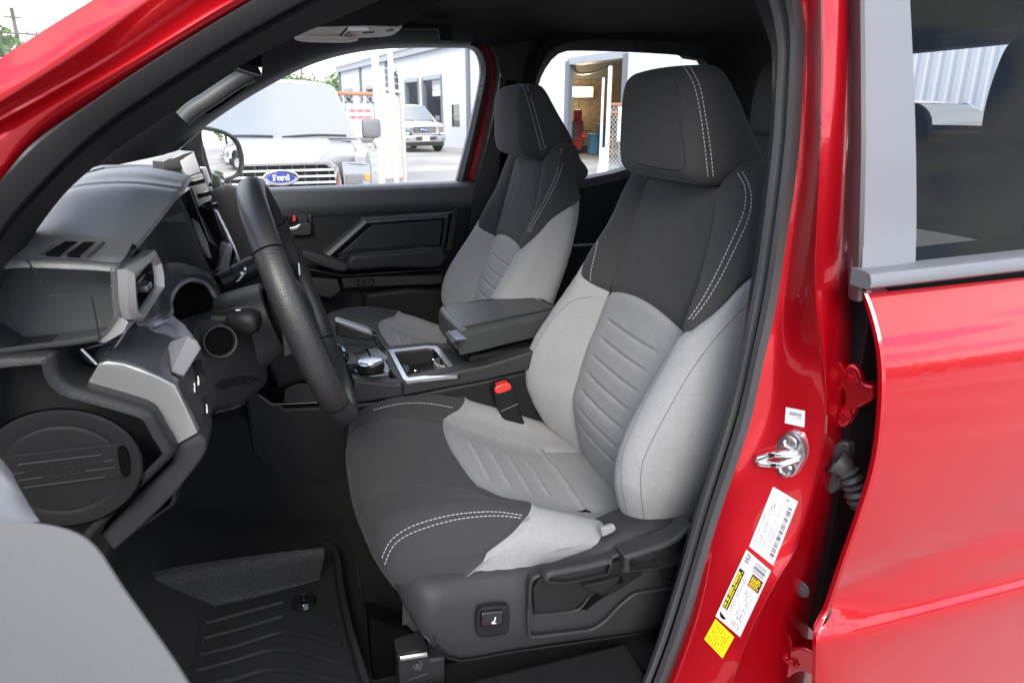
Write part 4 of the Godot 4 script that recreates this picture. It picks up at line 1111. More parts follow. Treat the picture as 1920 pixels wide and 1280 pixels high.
func build_far_door() -> void:
	var d := group_of(truck, "passenger_door", "black passenger door panel with raised armrest")
	var z := -.70
	# upper roll under the window
	var t0 := [V(-0.2524,1.2991,-0.76),V(-0.0794,1.2985,-0.76),V(0.1026,1.2994,-0.76),V(0.3271,1.3011,-0.76),V(0.5343,1.3037,-0.76)]
	var roll := [even(cr(t0, 3), 16)]
	for q in [[.0, .04], [-.004, .056], [-.014, .066], [-.05, .07], [-.075, .064], [-.085, .052]]: roll.append(even(cr(t0, 3), 16).map(func(p): return p + V(.0, q[0], q[1])))
	part(d, "upper_roll", grid(roll), M.dash_vinyl)
	part(d, "base_panel", slab([V(-0.2496,1.2804,-0.71),V(0.5351,1.2835,-0.71),V(0.5192,1.1714,-0.71),V(0.4593,1.0029,-0.71),V(0.4354,0.7881,-0.71),V(0.3917,0.5635,-0.71),V(0.0012,0.501,-0.71),V(-0.2888,0.7577,-0.71)], V(0, 0, -.05), .004), M.black_plastic)
	part(d, "front_corner_panel", slab(cr([V(-0.22,1.3021,-0.66),V(-0.139,1.3039,-0.66),V(-0.1322,1.2789,-0.66),V(-0.1134,1.2221,-0.66),V(-0.0915,1.1606,-0.66),V(-0.0675,1.113,-0.66),V(-0.0413,1.0801,-0.66),V(-0.1446,1.0711,-0.66),V(-0.2413,1.0928,-0.66)], 2, true), V(0, 0, -.05), .008), M.charcoal_plastic)
	# raised armrest with its slanted front
	part(d, "armrest_panel", slab(cr([V(0.0343,1.087,-0.665),V(0.0475,1.0989,-0.665),V(0.1751,1.2028,-0.665),V(0.1943,1.2114,-0.665),V(0.4385,1.2172,-0.665),V(0.4449,1.2073,-0.665),V(0.4285,1.1062,-0.665),V(0.4112,1.0938,-0.665),V(0.1492,1.0993,-0.665),V(0.1098,1.0726,-0.665),V(0.0636,1.0723,-0.665)], 2, true), V(0, 0, -.06), .016, 4), M.dash_vinyl)
	part(d, "armrest_insert", slab([V(0.0996,1.1028,-0.662),V(0.2066,1.1908,-0.662),V(0.424,1.1972,-0.662),V(0.4113,1.1143,-0.662),V(0.1563,1.1155,-0.662)], V(0, 0, -.01), .006, 3), M.black_leather)
	part(d, "vertical_bar", slab([V(0.4571,1.2259,-0.68),V(0.4756,1.2269,-0.68),V(0.45,1.0955,-0.68),V(0.4313,1.0932,-0.68)], V(0, 0, -.03), .004), M.charcoal_plastic)
	part(d, "armrest_pad", slab(cr([V(0.1201,1.0883,-0.6),V(0.1305,1.1065,-0.6),V(0.1509,1.1162,-0.6),V(0.2618,1.1192,-0.6),V(0.4053,1.1207,-0.6),V(0.4,1.0609,-0.6),V(0.259,1.0684,-0.6),V(0.1352,1.0669,-0.6),V(0.1204,1.0726,-0.6)], 2, true), V(0, 0, -.11), .012, 4), M.black_leather)
	part(d, "pull_handle", slab(cr([V(0.0009,1.1323,-0.585),V(0.0142,1.1361,-0.585),V(0.0634,1.1165,-0.585),V(0.1135,1.0949,-0.585),V(0.1247,1.0848,-0.585),V(0.1193,1.0727,-0.585),V(0.0954,1.0727,-0.585),V(0.0467,1.0929,-0.585),V(0.0051,1.1154,-0.585)], 2, true), V(0, 0, -.05), .006, 3), M.charcoal_plastic)
	part(d, "lower_ledge", slab(cr([V(-0.0116,1.0823,-0.64),V(0.1064,1.0507,-0.64),V(0.4113,1.0502,-0.64),V(0.4107,1.0318,-0.64),V(0.1073,1.0425,-0.64),V(-0.0134,1.0635,-0.64)], 1, true), V(0, 0, -.07), .004), M.black_plastic)
	var tr := group_of(truck, "trim_strip", "black strip embossed with three letters")
	part(tr, "strip", slab([V(0.1076,1.0391,-0.648),V(0.4123,1.0283,-0.648),V(0.408,0.9997,-0.648),V(0.1084,1.0081,-0.648)], V(0, 0, -.05), .003), M.charcoal_plastic)
	letters(tr, "lettering", "TRD", Transform3D(Basis(), V(0.1735,1.0198,-0.648)), .024, .006, M.gloss_black, "Droid Sans", 700)
	part(d, "map_pocket", slab(cr([V(0.1685,0.9741,-0.66),V(0.1819,0.9832,-0.66),V(0.4131,0.9777,-0.66),V(0.4006,0.8074,-0.66),V(0.1871,0.8109,-0.66),V(0.1667,0.8997,-0.66)], 2, true), V(0, 0, -.06), .014, 4), M.black_plastic)
	part(d, "pocket_rim", slab([V(-0.0145,1.0531,-0.63),V(0.0926,1.0393,-0.63),V(0.1022,1.0047,-0.63),V(0.0697,0.9828,-0.63),V(0.0104,1.0003,-0.63)], V(0, 0, -.07), .006), M.charcoal_plastic)
	# inner handle
	var h := group_of(truck, "inside_handle", "recessed handle with silver lever and red lock mark")
	part(h, "bezel", slab(cr([V(-0.0299,1.2256,-0.698),V(0.0297,1.2263,-0.698),V(0.0378,1.2166,-0.698),V(0.0349,1.1667,-0.698),V(0.0266,1.1592,-0.698),V(-0.0334,1.1607,-0.698)], 2, true), V(0, 0, -.01), .003), M.gloss_black)
	part(h, "lever", slab(cr([V(-0.0313,1.1818,-0.682),V(-0.013,1.1871,-0.682),V(-0.0001,1.1988,-0.682),V(0.033,1.202,-0.682),V(0.0319,1.1725,-0.682),V(0.0237,1.1651,-0.682),V(-0.0253,1.1675,-0.682)], 2, true), V(0, 0, -.012), .004), M.charcoal_plastic)
	part(h, "lever_edge", slab([V(-0.0292,1.1887,-0.676),V(-0.008,1.1939,-0.676),V(0.003,1.2011,-0.676),V(0.0054,1.1948,-0.676),V(-0.0076,1.1831,-0.676),V(-0.027,1.1809,-0.676)], V(0, 0, -.01), .002), M.satin_silver)
	part(h, "lock_knob", slab(cr([V(0.0009,1.2246,-0.684),V(0.0234,1.2268,-0.684),V(0.0243,1.2036,-0.684),V(0.0002,1.2016,-0.684)], 2, true), V(0, 0, -.012), .003), M.charcoal_plastic)
	part(h, "lock_mark", slab([V(-0.014,1.2232,-0.688),V(-0.0066,1.2229,-0.688),V(-0.0082,1.206,-0.688),V(-0.0171,1.2064,-0.688)], V(0, 0, -.006), .001), M.buckle_red)

func build_far_mirror() -> void:
	var m := group_of(truck, "door_mirror", "passenger door mirror showing a row of parked trucks")
	var g := cr([V(-0.2661,1.4478,-1.02),V(-0.2364,1.4508,-1.02),V(-0.1986,1.4409,-1.02),V(-0.1683,1.4179,-1.02),V(-0.1587,1.3784,-1.02),V(-0.1609,1.3453,-1.02),V(-0.1751,1.3206,-1.02),V(-0.2071,1.308,-1.02),V(-0.2446,1.3006,-1.02),V(-0.2524,1.3141,-1.02),V(-0.2622,1.3719,-1.02)], 4, true)
	# the glass looks back along the truck and a little towards the driver
	var c := V(-0.2161,1.3761,-1.02)
	var nn := V(.76, .0, .65).normalized()
	var flat := []
	for p in g:
		var dir: Vector3 = (p - V(0, 1.5, 1.4))
		flat.append(V(0, 1.5, 1.4) + dir * ((c - V(0, 1.5, 1.4)).dot(nn) / dir.dot(nn)))
	var cen := Vector3.ZERO
	for p in flat: cen += p
	cen /= flat.size()
	var dome := []
	for k in 9: dome.append(flat.map(func(p): return cen.lerp(p, 1 - .124 * k) - nn * (pow((1 - .124 * k) * p.distance_to(cen), 2) / 3.4)))
	part(m, "glass", grid(dome, true), M.mirror)
	var rings := []
	for q in [[1.0, .001], [1.04, .008], [1.14, .004], [1.22, -.02], [1.2, -.06], [.9, -.1], [.5, -.12]]: rings.append(flat.map(func(p): return cen + (p - cen) * q[0] + nn * q[1]))
	part(m, "housing", grid(rings, true), M.black_plastic)
	part(m, "mounting_arm", slab([V(-0.2326,1.3356,-0.84),V(-0.2102,1.3274,-0.84),V(-0.2116,1.2933,-0.84),V(-0.2388,1.2879,-0.84)], V(0, 0, -.12), .006), M.gloss_black)
	part(truck, "mirror_sail", slab([V(-0.2456,1.4501,-0.78),V(-0.2374,1.4601,-0.78),V(-0.2455,1.3774,-0.78),V(-0.2284,1.3025,-0.78),V(-0.3104,1.3019,-0.78),V(-0.3103,1.4004,-0.78)], V(0, 0, -.01), .002), M.black_plastic)

func build_overhead() -> void:
	var o := group_of(truck, "overhead_console", "beige ceiling console with map lamps")
	part(o, "body", slab(cr([V(0.0293,1.66,-0.3003),V(0.0487,1.66,-0.1574),V(0.0702,1.66,-0.0684),V(0.1516,1.66,-0.0431),V(0.2149,1.66,-0.0321),V(0.2285,1.66,-0.0545),V(0.2305,1.66,-0.1404),V(0.225,1.66,-0.2056),V(0.1836,1.66,-0.2523),V(0.1206,1.66,-0.2835),V(0.0722,1.66,-0.2986)], 2, true), V(0, .012, 0), .004, 3), M.console_beige)
	part(o, "lip", slab(cr([V(0.028,1.652,-0.2374),V(0.0806,1.652,-0.2438),V(0.1539,1.652,-0.2095),V(0.151,1.652,-0.2817),V(0.0831,1.652,-0.3029),V(0.0396,1.652,-0.2919)], 2, true), V(0, .02, 0), .004), M.console_beige)
	part(o, "lamp_lens", slab([V(0.1253,1.6585,-0.0635),V(0.1625,1.6585,-0.0519),V(0.1681,1.6585,-0.0959),V(0.1285,1.6585,-0.1178)], V(0, .01, 0), .001), M.label_white)
	part(o, "seam_gap", slab([V(0.1236,1.6588,-0.0668),V(0.1265,1.6588,-0.0659),V(0.1223,1.6588,-0.2586),V(0.1189,1.6588,-0.2596)], V(0, .01, 0), .0005), M.void_black)
	part(o, "switch", slab([V(0.1289,1.658,-0.2256),V(0.1346,1.658,-0.1303),V(0.1463,1.658,-0.2202)], V(0, .01, 0), .001), M.black_plastic)
	part(o, "switch", slab([V(0.1601,1.658,-0.1422),V(0.1829,1.658,-0.1251),V(0.1831,1.658,-0.1554),V(0.164,1.658,-0.1717)], V(0, .01, 0), .001), M.black_plastic)
	part(o, "switch", slab([V(0.2044,1.658,-0.1086),V(0.2086,1.658,-0.0691),V(0.2149,1.658,-0.0765),V(0.2177,1.658,-0.1044)], V(0, .01, 0), .001), M.black_plastic)
	var v := group_of(truck, "sun_visor", "black sun visor folded against the headliner")
	part(v, "panel", slab(cr([V(0.0124,1.625,0.16),V(0.0542,1.6342,0.16),V(0.1304,1.6391,0.16),V(0.187,1.6394,0.16),V(0.1969,1.6421,0.16),V(0.2648,1.6819,0.16),V(0.2835,1.6988,0.16),V(0.2759,1.7458,0.16),V(0.0229,1.7312,0.16)], 1, true), V(0, .004, -.016), .006, 3), M.headliner)
	v = group_of(truck, "sun_visor", "black sun visor above the passenger door")
	part(v, "panel", slab(cr([V(0.2177,1.7053,-0.55),V(0.3712,1.7153,-0.55),V(0.3969,1.7136,-0.55),V(0.4023,1.7034,-0.55),V(0.4046,1.6878,-0.55),V(0.4395,1.6874,-0.55),V(0.4405,1.7228,-0.55),V(0.2192,1.728,-0.55)], 1, true), V(0, 0, -.01), .003), M.headliner)
	part(v, "edge_bead", tube(cr([V(0.3101,1.7119,-0.548),V(0.3922,1.7145,-0.548),V(0.4007,1.7109,-0.548),V(0.4032,1.7006,-0.548),V(0.4057,1.6889,-0.548),V(0.4128,1.6865,-0.548),V(0.439,1.6872,-0.548)], 3), .0012, 6), M.grey_plastic)
	part(v, "edge_bead", tube(cr([V(0.2492,1.6883,-0.548),V(0.2501,1.6807,-0.548),V(0.2541,1.6782,-0.548),V(0.2819,1.679,-0.548),V(0.2876,1.6817,-0.548),V(0.2895,1.692,-0.548)], 3), .0012, 6), M.grey_plastic)
	var r := group_of(truck, "rear_view_mirror", "inside mirror seen past the near pillar")
	var c := V(-0.0564,1.5851,0.02)
	var nn := V(.43, .015, .9).normalized()
	var gl := []
	for p in [V(-0.115,1.5578,0.02),V(-0.0791,1.602,0.02),V(-0.0328,1.6048,0.02),V(-0.038,1.566,0.02),V(-0.0597,1.5718,0.02),V(-0.0792,1.5785,0.02)]:
		var dir: Vector3 = p - V(0, 1.5, 1.4)
		gl.append(V(0, 1.5, 1.4) + dir * ((c - V(0, 1.5, 1.4)).dot(nn) / dir.dot(nn)))
	part(r, "glass", slab(gl, -nn * .003, .001), M.mirror)
	part(r, "casing", slab(gl.map(func(p): return p - nn * .004), -nn * .03, .006), M.black_plastic)

func build_back_seat() -> void:
	var b := group_of(truck, "back_seat", "black cloth back seat with tall headrests")
	var off := V(0, 0, 0)
	var prof := cr(v2([1.34, .86, 1.38, 1.15, 1.42, 1.33, 1.455, 1.44, 1.50, 1.46, 1.56, 1.42, 1.56, .86]), 4, true)
	part(b, "backrest", pillow(prof, Transform3D(Basis(), off), .68, .05, 6, 6), M.fabric_dark, "", 50.0)
	var pr := cr(v2([.92, 1.12, .90, 1.2, .96, 1.26, 1.15, 1.275, 1.34, 1.275, 1.40, 1.2, 1.40, .9, .95, .9]), 4, true)
	part(b, "cushion", pillow(pr, Transform3D(Basis(), V(0, -.02, .38)), .30, .05, 6, 6), M.fabric_light, "pale grey cloth seat cushion", 50.0)
	part(b, "cushion_skirt", slab([V(.93, .56, -.66), V(.93, .92, -.66), V(.93, .92, .66), V(.93, .56, .66)], V(.4, 0, 0), .02), M.black_plastic)
	for z in [.355, -.05, -.46]:
		var h := cr(v2([1.405, 1.42, 1.395, 1.50, 1.415, 1.60, 1.45, 1.63, 1.50, 1.60, 1.52, 1.50, 1.51, 1.42, 1.46, 1.405]), 4, true)
		var wz := .145 if z != -.05 else .09
		var sc := Transform3D(Basis(), V(.02, .03 if z != -.05 else -.1, z))
		part(b, "headrest", pillow(h, sc, wz, .05, 6, 4), M.fabric_dark, "", 50.0)
		for e in [-.05, .05]: part(b, "headrest_post", tube([V(1.49, 1.40, z + e), V(1.485, 1.48, z + e)], .006, 10), M.chrome)

# ---------- dashboard ----------
func build_dash() -> void:
	var d := group_of(truck, "dashboard", "dark grey dashboard with silver framed vents")
	var core := v2([-.60, 1.36, -.34, 1.37, -.235, 1.34, -.225, 1.22, -.20, 1.17, -.215, 1.05, -.28, .94, -.45, .92])
	part(d, "core", slab(core.map(func(q): return V(q.x, q.y, .57)), V(0, 0, -1.27), .02, 3), M.black_plastic)
	part(d, "top_pad", slab([V(-.80, 1.365, .64), V(-.24, 1.375, .58), V(-.22, 1.372, 0), V(-.24, 1.37, -.68), V(-.80, 1.36, -.68)], V(0, -.04, 0), .015, 3), M.dash_vinyl)
	part(d, "speaker_grille", slab(cr([V(-0.4435,1.384,-0.4073),V(-0.4459,1.384,-0.5353),V(-0.3753,1.384,-0.5331),V(-0.3093,1.384,-0.4928),V(-0.3001,1.384,-0.4331),V(-0.3639,1.384,-0.4715),V(-0.4222,1.384,-0.453),V(-0.4283,1.384,-0.3694)], 1, true), V(0, -.004, 0), .001), M.grey_plastic)
	# instrument hood
	var h := [[V(-0.2493,1.39,0.655),V(-0.2339,1.3907,0.655),V(-0.214,1.3913,0.655),V(-0.1831,1.3871,0.655),V(-0.1579,1.3801,0.655)], [V(-0.2482,1.3965,0.625),V(-0.2335,1.4026,0.625),V(-0.2098,1.4068,0.625),V(-0.1753,1.4022,0.625),V(-0.1449,1.3955,0.625)], [V(-0.2428,1.4121,0.585),V(-0.2266,1.4223,0.585),V(-0.2041,1.4269,0.585),V(-0.1669,1.4274,0.585),V(-0.1264,1.419,0.585)], [V(-0.241,1.4175,0.556),V(-0.225,1.4264,0.556),V(-0.1968,1.4295,0.556),V(-0.1629,1.4285,0.556),V(-0.1231,1.4217,0.556)], [V(-0.2413,1.4191,0.55),V(-0.2246,1.4286,0.55),V(-0.1962,1.4318,0.55),V(-0.1626,1.4309,0.55),V(-0.1219,1.424,0.55)], [V(-0.2432,1.4211,0.53),V(-0.2267,1.4303,0.53),V(-0.1987,1.4335,0.53),V(-0.1643,1.4327,0.53),V(-0.1233,1.4251,0.53)], [V(-0.2429,1.4257,0.5),V(-0.2283,1.433,0.5),V(-0.2005,1.4382,0.5),V(-0.165,1.4374,0.5),V(-0.1239,1.4279,0.5)], [V(-0.2518,1.4252,0.42),V(-0.2359,1.4332,0.42),V(-0.2057,1.4376,0.42),V(-0.1699,1.4362,0.42),V(-0.1298,1.4267,0.42)], [V(-0.2676,1.4153,0.25),V(-0.2493,1.4209,0.25),V(-0.2209,1.4233,0.25),V(-0.1891,1.4219,0.25),V(-0.1538,1.4141,0.25)], [V(-0.2793,1.401,0.12),V(-0.2628,1.4066,0.12),V(-0.2363,1.4102,0.12),V(-0.2071,1.4087,0.12),V(-0.1733,1.4009,0.12)]]
	part(d, "instrument_hood", grid(csurf(h, 6, 5)), M.dash_vinyl)
	var lip := []
	for r in h: lip.append(r[4])
	var le := even(cr(lip, 5), 40)
	part(d, "hood_lip", grid([le, le.map(func(p): return p + V(.003, -.001, 0)), le.map(func(p): return p + V(.004, -.005, 0)), le.map(func(p): return p + V(.0, -.009, 0)), le.map(func(p): return p + V(-.06, -.016, -.01))]), M.dash_vinyl)
	# end of the dashboard beside the door
	var e := group_of(truck, "dashboard_end", "grained black end of the dashboard with a round cover")
	part(e, "end_pad", slab(cr([V(-0.2828,1.3724,0.69),V(-0.2576,1.3766,0.69),V(-0.2374,1.3769,0.69),V(-0.2038,1.3733,0.69),V(-0.1671,1.3681,0.69),V(-0.1645,1.3623,0.69),V(-0.1677,1.3342,0.69),V(-0.1694,1.3153,0.69),V(-0.1743,1.3072,0.69),V(-0.1904,1.2926,0.69),V(-0.2471,1.2888,0.69),V(-0.2758,1.2871,0.69),V(-0.3011,1.2861,0.69)], 2, true), V(0, 0, -.06), .008, 3), M.dash_vinyl)
	part(e, "top_ledge", grid(csurf([[V(-0.2844,1.3717,0.686),V(-0.2591,1.3759,0.686),V(-0.2387,1.3766,0.686),V(-0.2048,1.3736,0.686),V(-0.1653,1.3677,0.686)], [V(-0.2788,1.3832,0.672),V(-0.2537,1.3837,0.672),V(-0.237,1.3828,0.672),V(-0.2028,1.3799,0.672),V(-0.1622,1.3704,0.672)], [V(-0.2749,1.3898,0.655),V(-0.2534,1.3907,0.655),V(-0.2337,1.3917,0.655),V(-0.2006,1.3911,0.655),V(-0.1578,1.3806,0.655)]], 5, 5)), M.dash_vinyl)
	part(e, "pad_seam", tube([V(-0.2374,1.376,0.6905),V(-0.2327,1.3634,0.6905),V(-0.2278,1.3446,0.6905),V(-0.2249,1.3418,0.6905),V(-0.1943,1.34,0.6905),V(-0.1921,1.3378,0.6905),V(-0.1919,1.3153,0.6905),V(-0.1925,1.2935,0.6905)], .0007, 6), M.black_plastic)
	var dm := group_of(truck, "demister_vent")
	part(dm, "bezel", slab([V(-0.2309,1.3787,0.684),V(-0.2202,1.3875,0.661),V(-0.1794,1.3854,0.661),V(-0.1911,1.3749,0.684)], V(0, -.004, -.001), .002), M.charcoal_plastic)
	for q in [[V(-0.2237,1.3792,0.6835),V(-0.2123,1.386,0.6635),V(-0.2022,1.3855,0.6635),V(-0.2124,1.3781,0.6835)], [V(-0.2069,1.3772,0.6835),V(-0.197,1.3847,0.6635),V(-0.1867,1.3841,0.6635),V(-0.1967,1.3761,0.6835)]]: part(dm, "slot", slab(q.map(func(p): return p + V(0, .0012, 0)), V(0, -.01, 0), .0005), M.void_black)  # slots are flat plates, their inner shade put into the black colour
	# silver framed side vent
	var vt := group_of(truck, "side_vent", "six sided vent in a brushed silver frame")
	var o := [V(-0.1637,1.3618,0.69),V(-0.166,1.3445,0.69),V(-0.168,1.3263,0.69),V(-0.1688,1.3126,0.688),V(-0.1635,1.3048,0.668),V(-0.1509,1.3222,0.603),V(-0.1491,1.3373,0.603),V(-0.1501,1.3519,0.603),V(-0.151,1.3661,0.615),V(-0.1576,1.3632,0.65)]
	var i := [V(-0.1595,1.3507,0.676),V(-0.1606,1.3407,0.676),V(-0.162,1.3286,0.674),V(-0.1633,1.3158,0.67),V(-0.1627,1.3124,0.666),V(-0.1532,1.3269,0.61),V(-0.1521,1.3388,0.609),V(-0.1521,1.3486,0.609),V(-0.1528,1.3569,0.616),V(-0.1565,1.3537,0.646)]
	var mid := []
	for k in o.size(): mid.append(o[k].lerp(i[k], .5) + V(.006, 0, .002))
	part(vt, "frame", grid([o.map(func(p): return p + V(-.006, 0, -.003)), o.map(func(p): return p + V(.005, 0, .0)), mid.map(func(p): return p + V(.002, 0, 0)), i.map(func(p): return p + V(.004, 0, 0)), i.map(func(p): return p + V(.0, 0, -.0))], true), M.brushed_silver, "", 30.0)
	part(vt, "frame_tail", slab([V(-0.1696,1.3156,0.691),V(-0.1653,1.311,0.691),V(-0.1626,1.3058,0.672),V(-0.1706,1.3007,0.691),V(-0.1889,1.2923,0.691)], V(-.006, 0, -.004), .001), M.brushed_silver)
	part(vt, "throat", grid([i, i.map(func(p): return p + V(-.018, 0, -.002))], true), M.gloss_black)
	part(vt, "cavity", fan(i.map(func(p): return p + V(-.016, 0, -.002))), M.void_black)
	for k in 3:
		var a: Vector3 = (i[0] as Vector3).lerp(i[3], .25 + .25 * k) + V(-.006, 0, 0)
		var b: Vector3 = (i[8] as Vector3).lerp(i[5], .25 + .25 * k) + V(-.006, 0, 0)
		part(vt, "louvre", slab([a, b, b + V(-.012, .003, 0), a + V(-.012, .003, 0)], V(0, -.0025, 0), .0008), M.smoked_silver)
	part(vt, "vane_tab", rbox((i[2] as Vector3).lerp(i[6], .5) + V(.0, 0, 0), V(.012, .007, .022), .002), M.smoked_silver)
	# knee panel: dark gloss top, brushed face
	var kp := group_of(truck, "knee_panel", "brushed silver knee trim below the side vent")
	part(kp, "top", grid(csurf([[V(-0.2036,1.2657,0.668),V(-0.1934,1.2668,0.668),V(-0.1677,1.256,0.668),V(-0.1505,1.2459,0.668),V(-0.1365,1.2354,0.668)], [V(-0.1999,1.2718,0.645),V(-0.1887,1.2747,0.645),V(-0.1671,1.2666,0.645),V(-0.1499,1.2565,0.645),V(-0.1449,1.2452,0.645)], [V(-0.1945,1.276,0.61),V(-0.1849,1.2847,0.61),V(-0.1676,1.2795,0.61),V(-0.1504,1.2718,0.61),V(-0.1425,1.2673,0.61)]], 5, 5)), M.smoked_silver)
	part(kp, "face", slab([V(-0.2027,1.2658,0.672),V(-0.1953,1.2679,0.672),V(-0.1812,1.2641,0.672),V(-0.1669,1.2568,0.672),V(-0.1518,1.2464,0.672),V(-0.1375,1.2352,0.672),V(-0.1302,1.2073,0.672),V(-0.1232,1.1786,0.672),V(-0.1366,1.1724,0.672),V(-0.1505,1.1657,0.672),V(-0.1556,1.1864,0.672),V(-0.161,1.2048,0.672),V(-0.1708,1.2157,0.672),V(-0.1943,1.2305,0.672),V(-0.2182,1.2438,0.672)], V(0, -.0, -.02), .0025), M.brushed_silver)
	part(kp, "corner_web", slab([V(-0.2196,1.2776,0.655),V(-0.1851,1.2844,0.655),V(-0.1836,1.2876,0.655),V(-0.2073,1.2609,0.655),V(-0.2095,1.2595,0.655)], V(-.01, 0, -.01), .001), M.smoked_silver)
	part(kp, "web_edge", tube([V(-0.2182,1.2791,0.66),V(-0.213,1.2707,0.66),V(-0.2075,1.2616,0.66)], .0015, 6), M.satin_silver)
	part(d, "switch_surround", slab(cr([V(-0.1238,1.2782,0.645),V(-0.1153,1.272,0.645),V(-0.1123,1.2628,0.645),V(-0.1331,1.2335,0.645),V(-0.1461,1.2405,0.645)], 1, true), V(-.02, -.01, -.02), .003), M.grey_plastic)
	var sw := group_of(truck, "switch_panel", "black switch panel with white symbols")
	part(sw, "panel", slab(cr([V(-0.137,1.2343,0.665),V(-0.1326,1.2334,0.645),V(-0.119,1.2486,0.6),V(-0.1145,1.222,0.59),V(-0.1115,1.1917,0.59),V(-0.1138,1.1758,0.6),V(-0.1191,1.1685,0.62),V(-0.1239,1.1754,0.665),V(-0.13,1.205,0.668)], 2, true), V(-.02, -.012, 0), .003), M.charcoal_plastic)
	for q in [[V(-0.1272,1.2387,0.622),V(-0.121,1.2443,0.622),V(-0.1181,1.2213,0.622),V(-0.1245,1.2144,0.622)], [V(-0.1337,1.2249,0.62),V(-0.1286,1.2344,0.62),V(-0.1255,1.2124,0.62),V(-0.13,1.204,0.62)], [V(-0.1265,1.1967,0.63),V(-0.1185,1.204,0.63),V(-0.117,1.1896,0.63),V(-0.1242,1.1769,0.63)]]: part(sw, "button", slab(q.map(func(p): return p + V(.004, .002, .002)), V(-.01, -.004, 0), .002), M.gloss_black)
	for q in [V(-0.1273,1.2197,0.625), V(-0.1313,1.2139,0.63), V(-0.1223,1.1877,0.63)]:
		part(sw, "symbol", rbox(q + V(.0055, .003, .003), V(.001, .009, .003), .0004), M.mark_white)
		part(sw, "symbol", rbox(q + V(.0055, .001, .0075), V(.001, .005, .0025), .0004), M.mark_white)
	# lower end panel with the round cover
	part(e, "lower_panel", slab(cr([V(-0.3068,1.2895,0.695),V(-0.2738,1.2891,0.695),V(-0.2353,1.2887,0.695),V(-0.232,1.2804,0.695),V(-0.2322,1.2675,0.695),V(-0.2265,1.2549,0.695),V(-0.2109,1.2463,0.695),V(-0.1665,1.2236,0.695),V(-0.1563,1.2118,0.695),V(-0.1512,1.1933,0.695),V(-0.145,1.1743,0.695),V(-0.1488,1.1615,0.695),V(-0.189,1.1261,0.695),V(-0.2296,1.0883,0.695),V(-0.2649,1.0532,0.695),V(-0.3601,1.0429,0.695)], 2, true), V(0, 0, -.06), .011, 4), M.black_leather)
	part(e, "knee_edge", slab(cr([V(-0.15,1.165,0.672),V(-0.1229,1.1773,0.672),V(-0.1166,1.1688,0.672),V(-0.1177,1.1569,0.672),V(-0.1251,1.1446,0.672),V(-0.1541,1.1111,0.672),V(-0.1904,1.0782,0.672),V(-0.2248,1.0509,0.672),V(-0.2344,1.073,0.672),V(-0.1944,1.1125,0.672),V(-0.1534,1.1491,0.672)], 1, true), V(0, 0, -.06), .006, 3), M.charcoal_plastic)
	part(e, "fuse_box_corner", slab(cr([V(-0.159,1.1073,0.64),V(-0.1605,1.085,0.64),V(-0.1661,1.0764,0.64),V(-0.2041,1.053,0.64),V(-0.2172,1.0459,0.64),V(-0.1783,1.0869,0.64)], 1, true), V(0, 0, -.08), .006), M.black_plastic)
	var cv := group_of(truck, "round_cover")
	cv.set_meta("label", "round black cover with raised lines")
	var cc := V(-0.2448,1.1683,0.6955)
	var ell := func(r, z): return range(48).map(func(k): return cc + V(cos(TAU * k / 48) * .0715 * r, sin(TAU * k / 48) * .064 * r, z))
	part(cv, "rim_gap", grid([ell.call(1.02, .0004), ell.call(1.0, -.002), ell.call(.985, .0006)], true), M.void_black)
	part(cv, "disc", grid([ell.call(.985, .0006), ell.call(.96, .003), ell.call(.80, .0034), ell.call(.72, .0015), ell.call(.66, .003), ell.call(.01, .003)], true), M.black_plastic)
	part(cv, "band", slab([V(-0.29,1.1914,0.7005),V(-0.1893,1.1903,0.7005),V(-0.1885,1.1837,0.7005),V(-0.1939,1.1559,0.7005),V(-0.1906,1.1529,0.7005),V(-0.2726,1.1539,0.7005),V(-0.2932,1.1668,0.7005)], V(0, 0, -.004), .0015), M.black_plastic)
	part(cv, "finger_slot", slab(cr([V(-0.1932,1.1856,0.7015),V(-0.1874,1.1864,0.7015),V(-0.1848,1.1789,0.7015),V(-0.1849,1.1658,0.7015),V(-0.1883,1.1537,0.7015),V(-0.1935,1.1546,0.7015),V(-0.1946,1.1626,0.7015)], 2, true), V(0, 0, -.003), .0008), M.void_black)
	for q in [[V(-0.2791,1.1814,0.701),V(-0.2077,1.1811,0.701)], [V(-0.2844,1.1725,0.701),V(-0.2759,1.1728,0.701)], [V(-0.2076,1.1734,0.701),V(-0.1986,1.1737,0.701)], [V(-0.2824,1.1646,0.701),V(-0.2613,1.1651,0.701)], [V(-0.2244,1.1655,0.701),V(-0.199,1.1654,0.701)], [V(-0.2796,1.1565,0.701),V(-0.2091,1.1563,0.701)]]: part(cv, "raised_line", tube([q[0], q[0].lerp(q[1], .5), q[1]], .0006, 5), M.charcoal_plastic)
	var dots := PackedVector3Array()
	for row in [[V(-0.2758,1.1729,0.7012),V(-0.209,1.1731,0.7012)], [V(-0.2594,1.1649,0.7012),V(-0.2264,1.1647,0.7012)]]:
		var cnt := 34 if row[0].distance_to(row[1]) > .06 else 18
		for k in cnt:
			if rng.randf() < .8: dots.append_array(rbox(row[0].lerp(row[1], float(k) / cnt) + V(0, rng.randf_range(-.0012, .0012), 0), V(.0013, .001, .001), .0002))
	part(cv, "raised_print", dots, M.charcoal_plastic).set_meta("kind", "stuff")
	# instruments, centre display and the silver trim round them
	var ins := group_of(truck, "instrument_display", "dark instrument screen under the hood")
	part(ins, "surround", slab([V(-0.2101,1.3382,0.4),V(-0.1468,1.4003,0.4),V(-0.1393,1.3757,0.4),V(-0.123,1.299,0.4),V(-0.1682,1.2724,0.4),V(-0.1915,1.2925,0.4)], V(-.03, 0, -.03), .004), M.black_plastic)
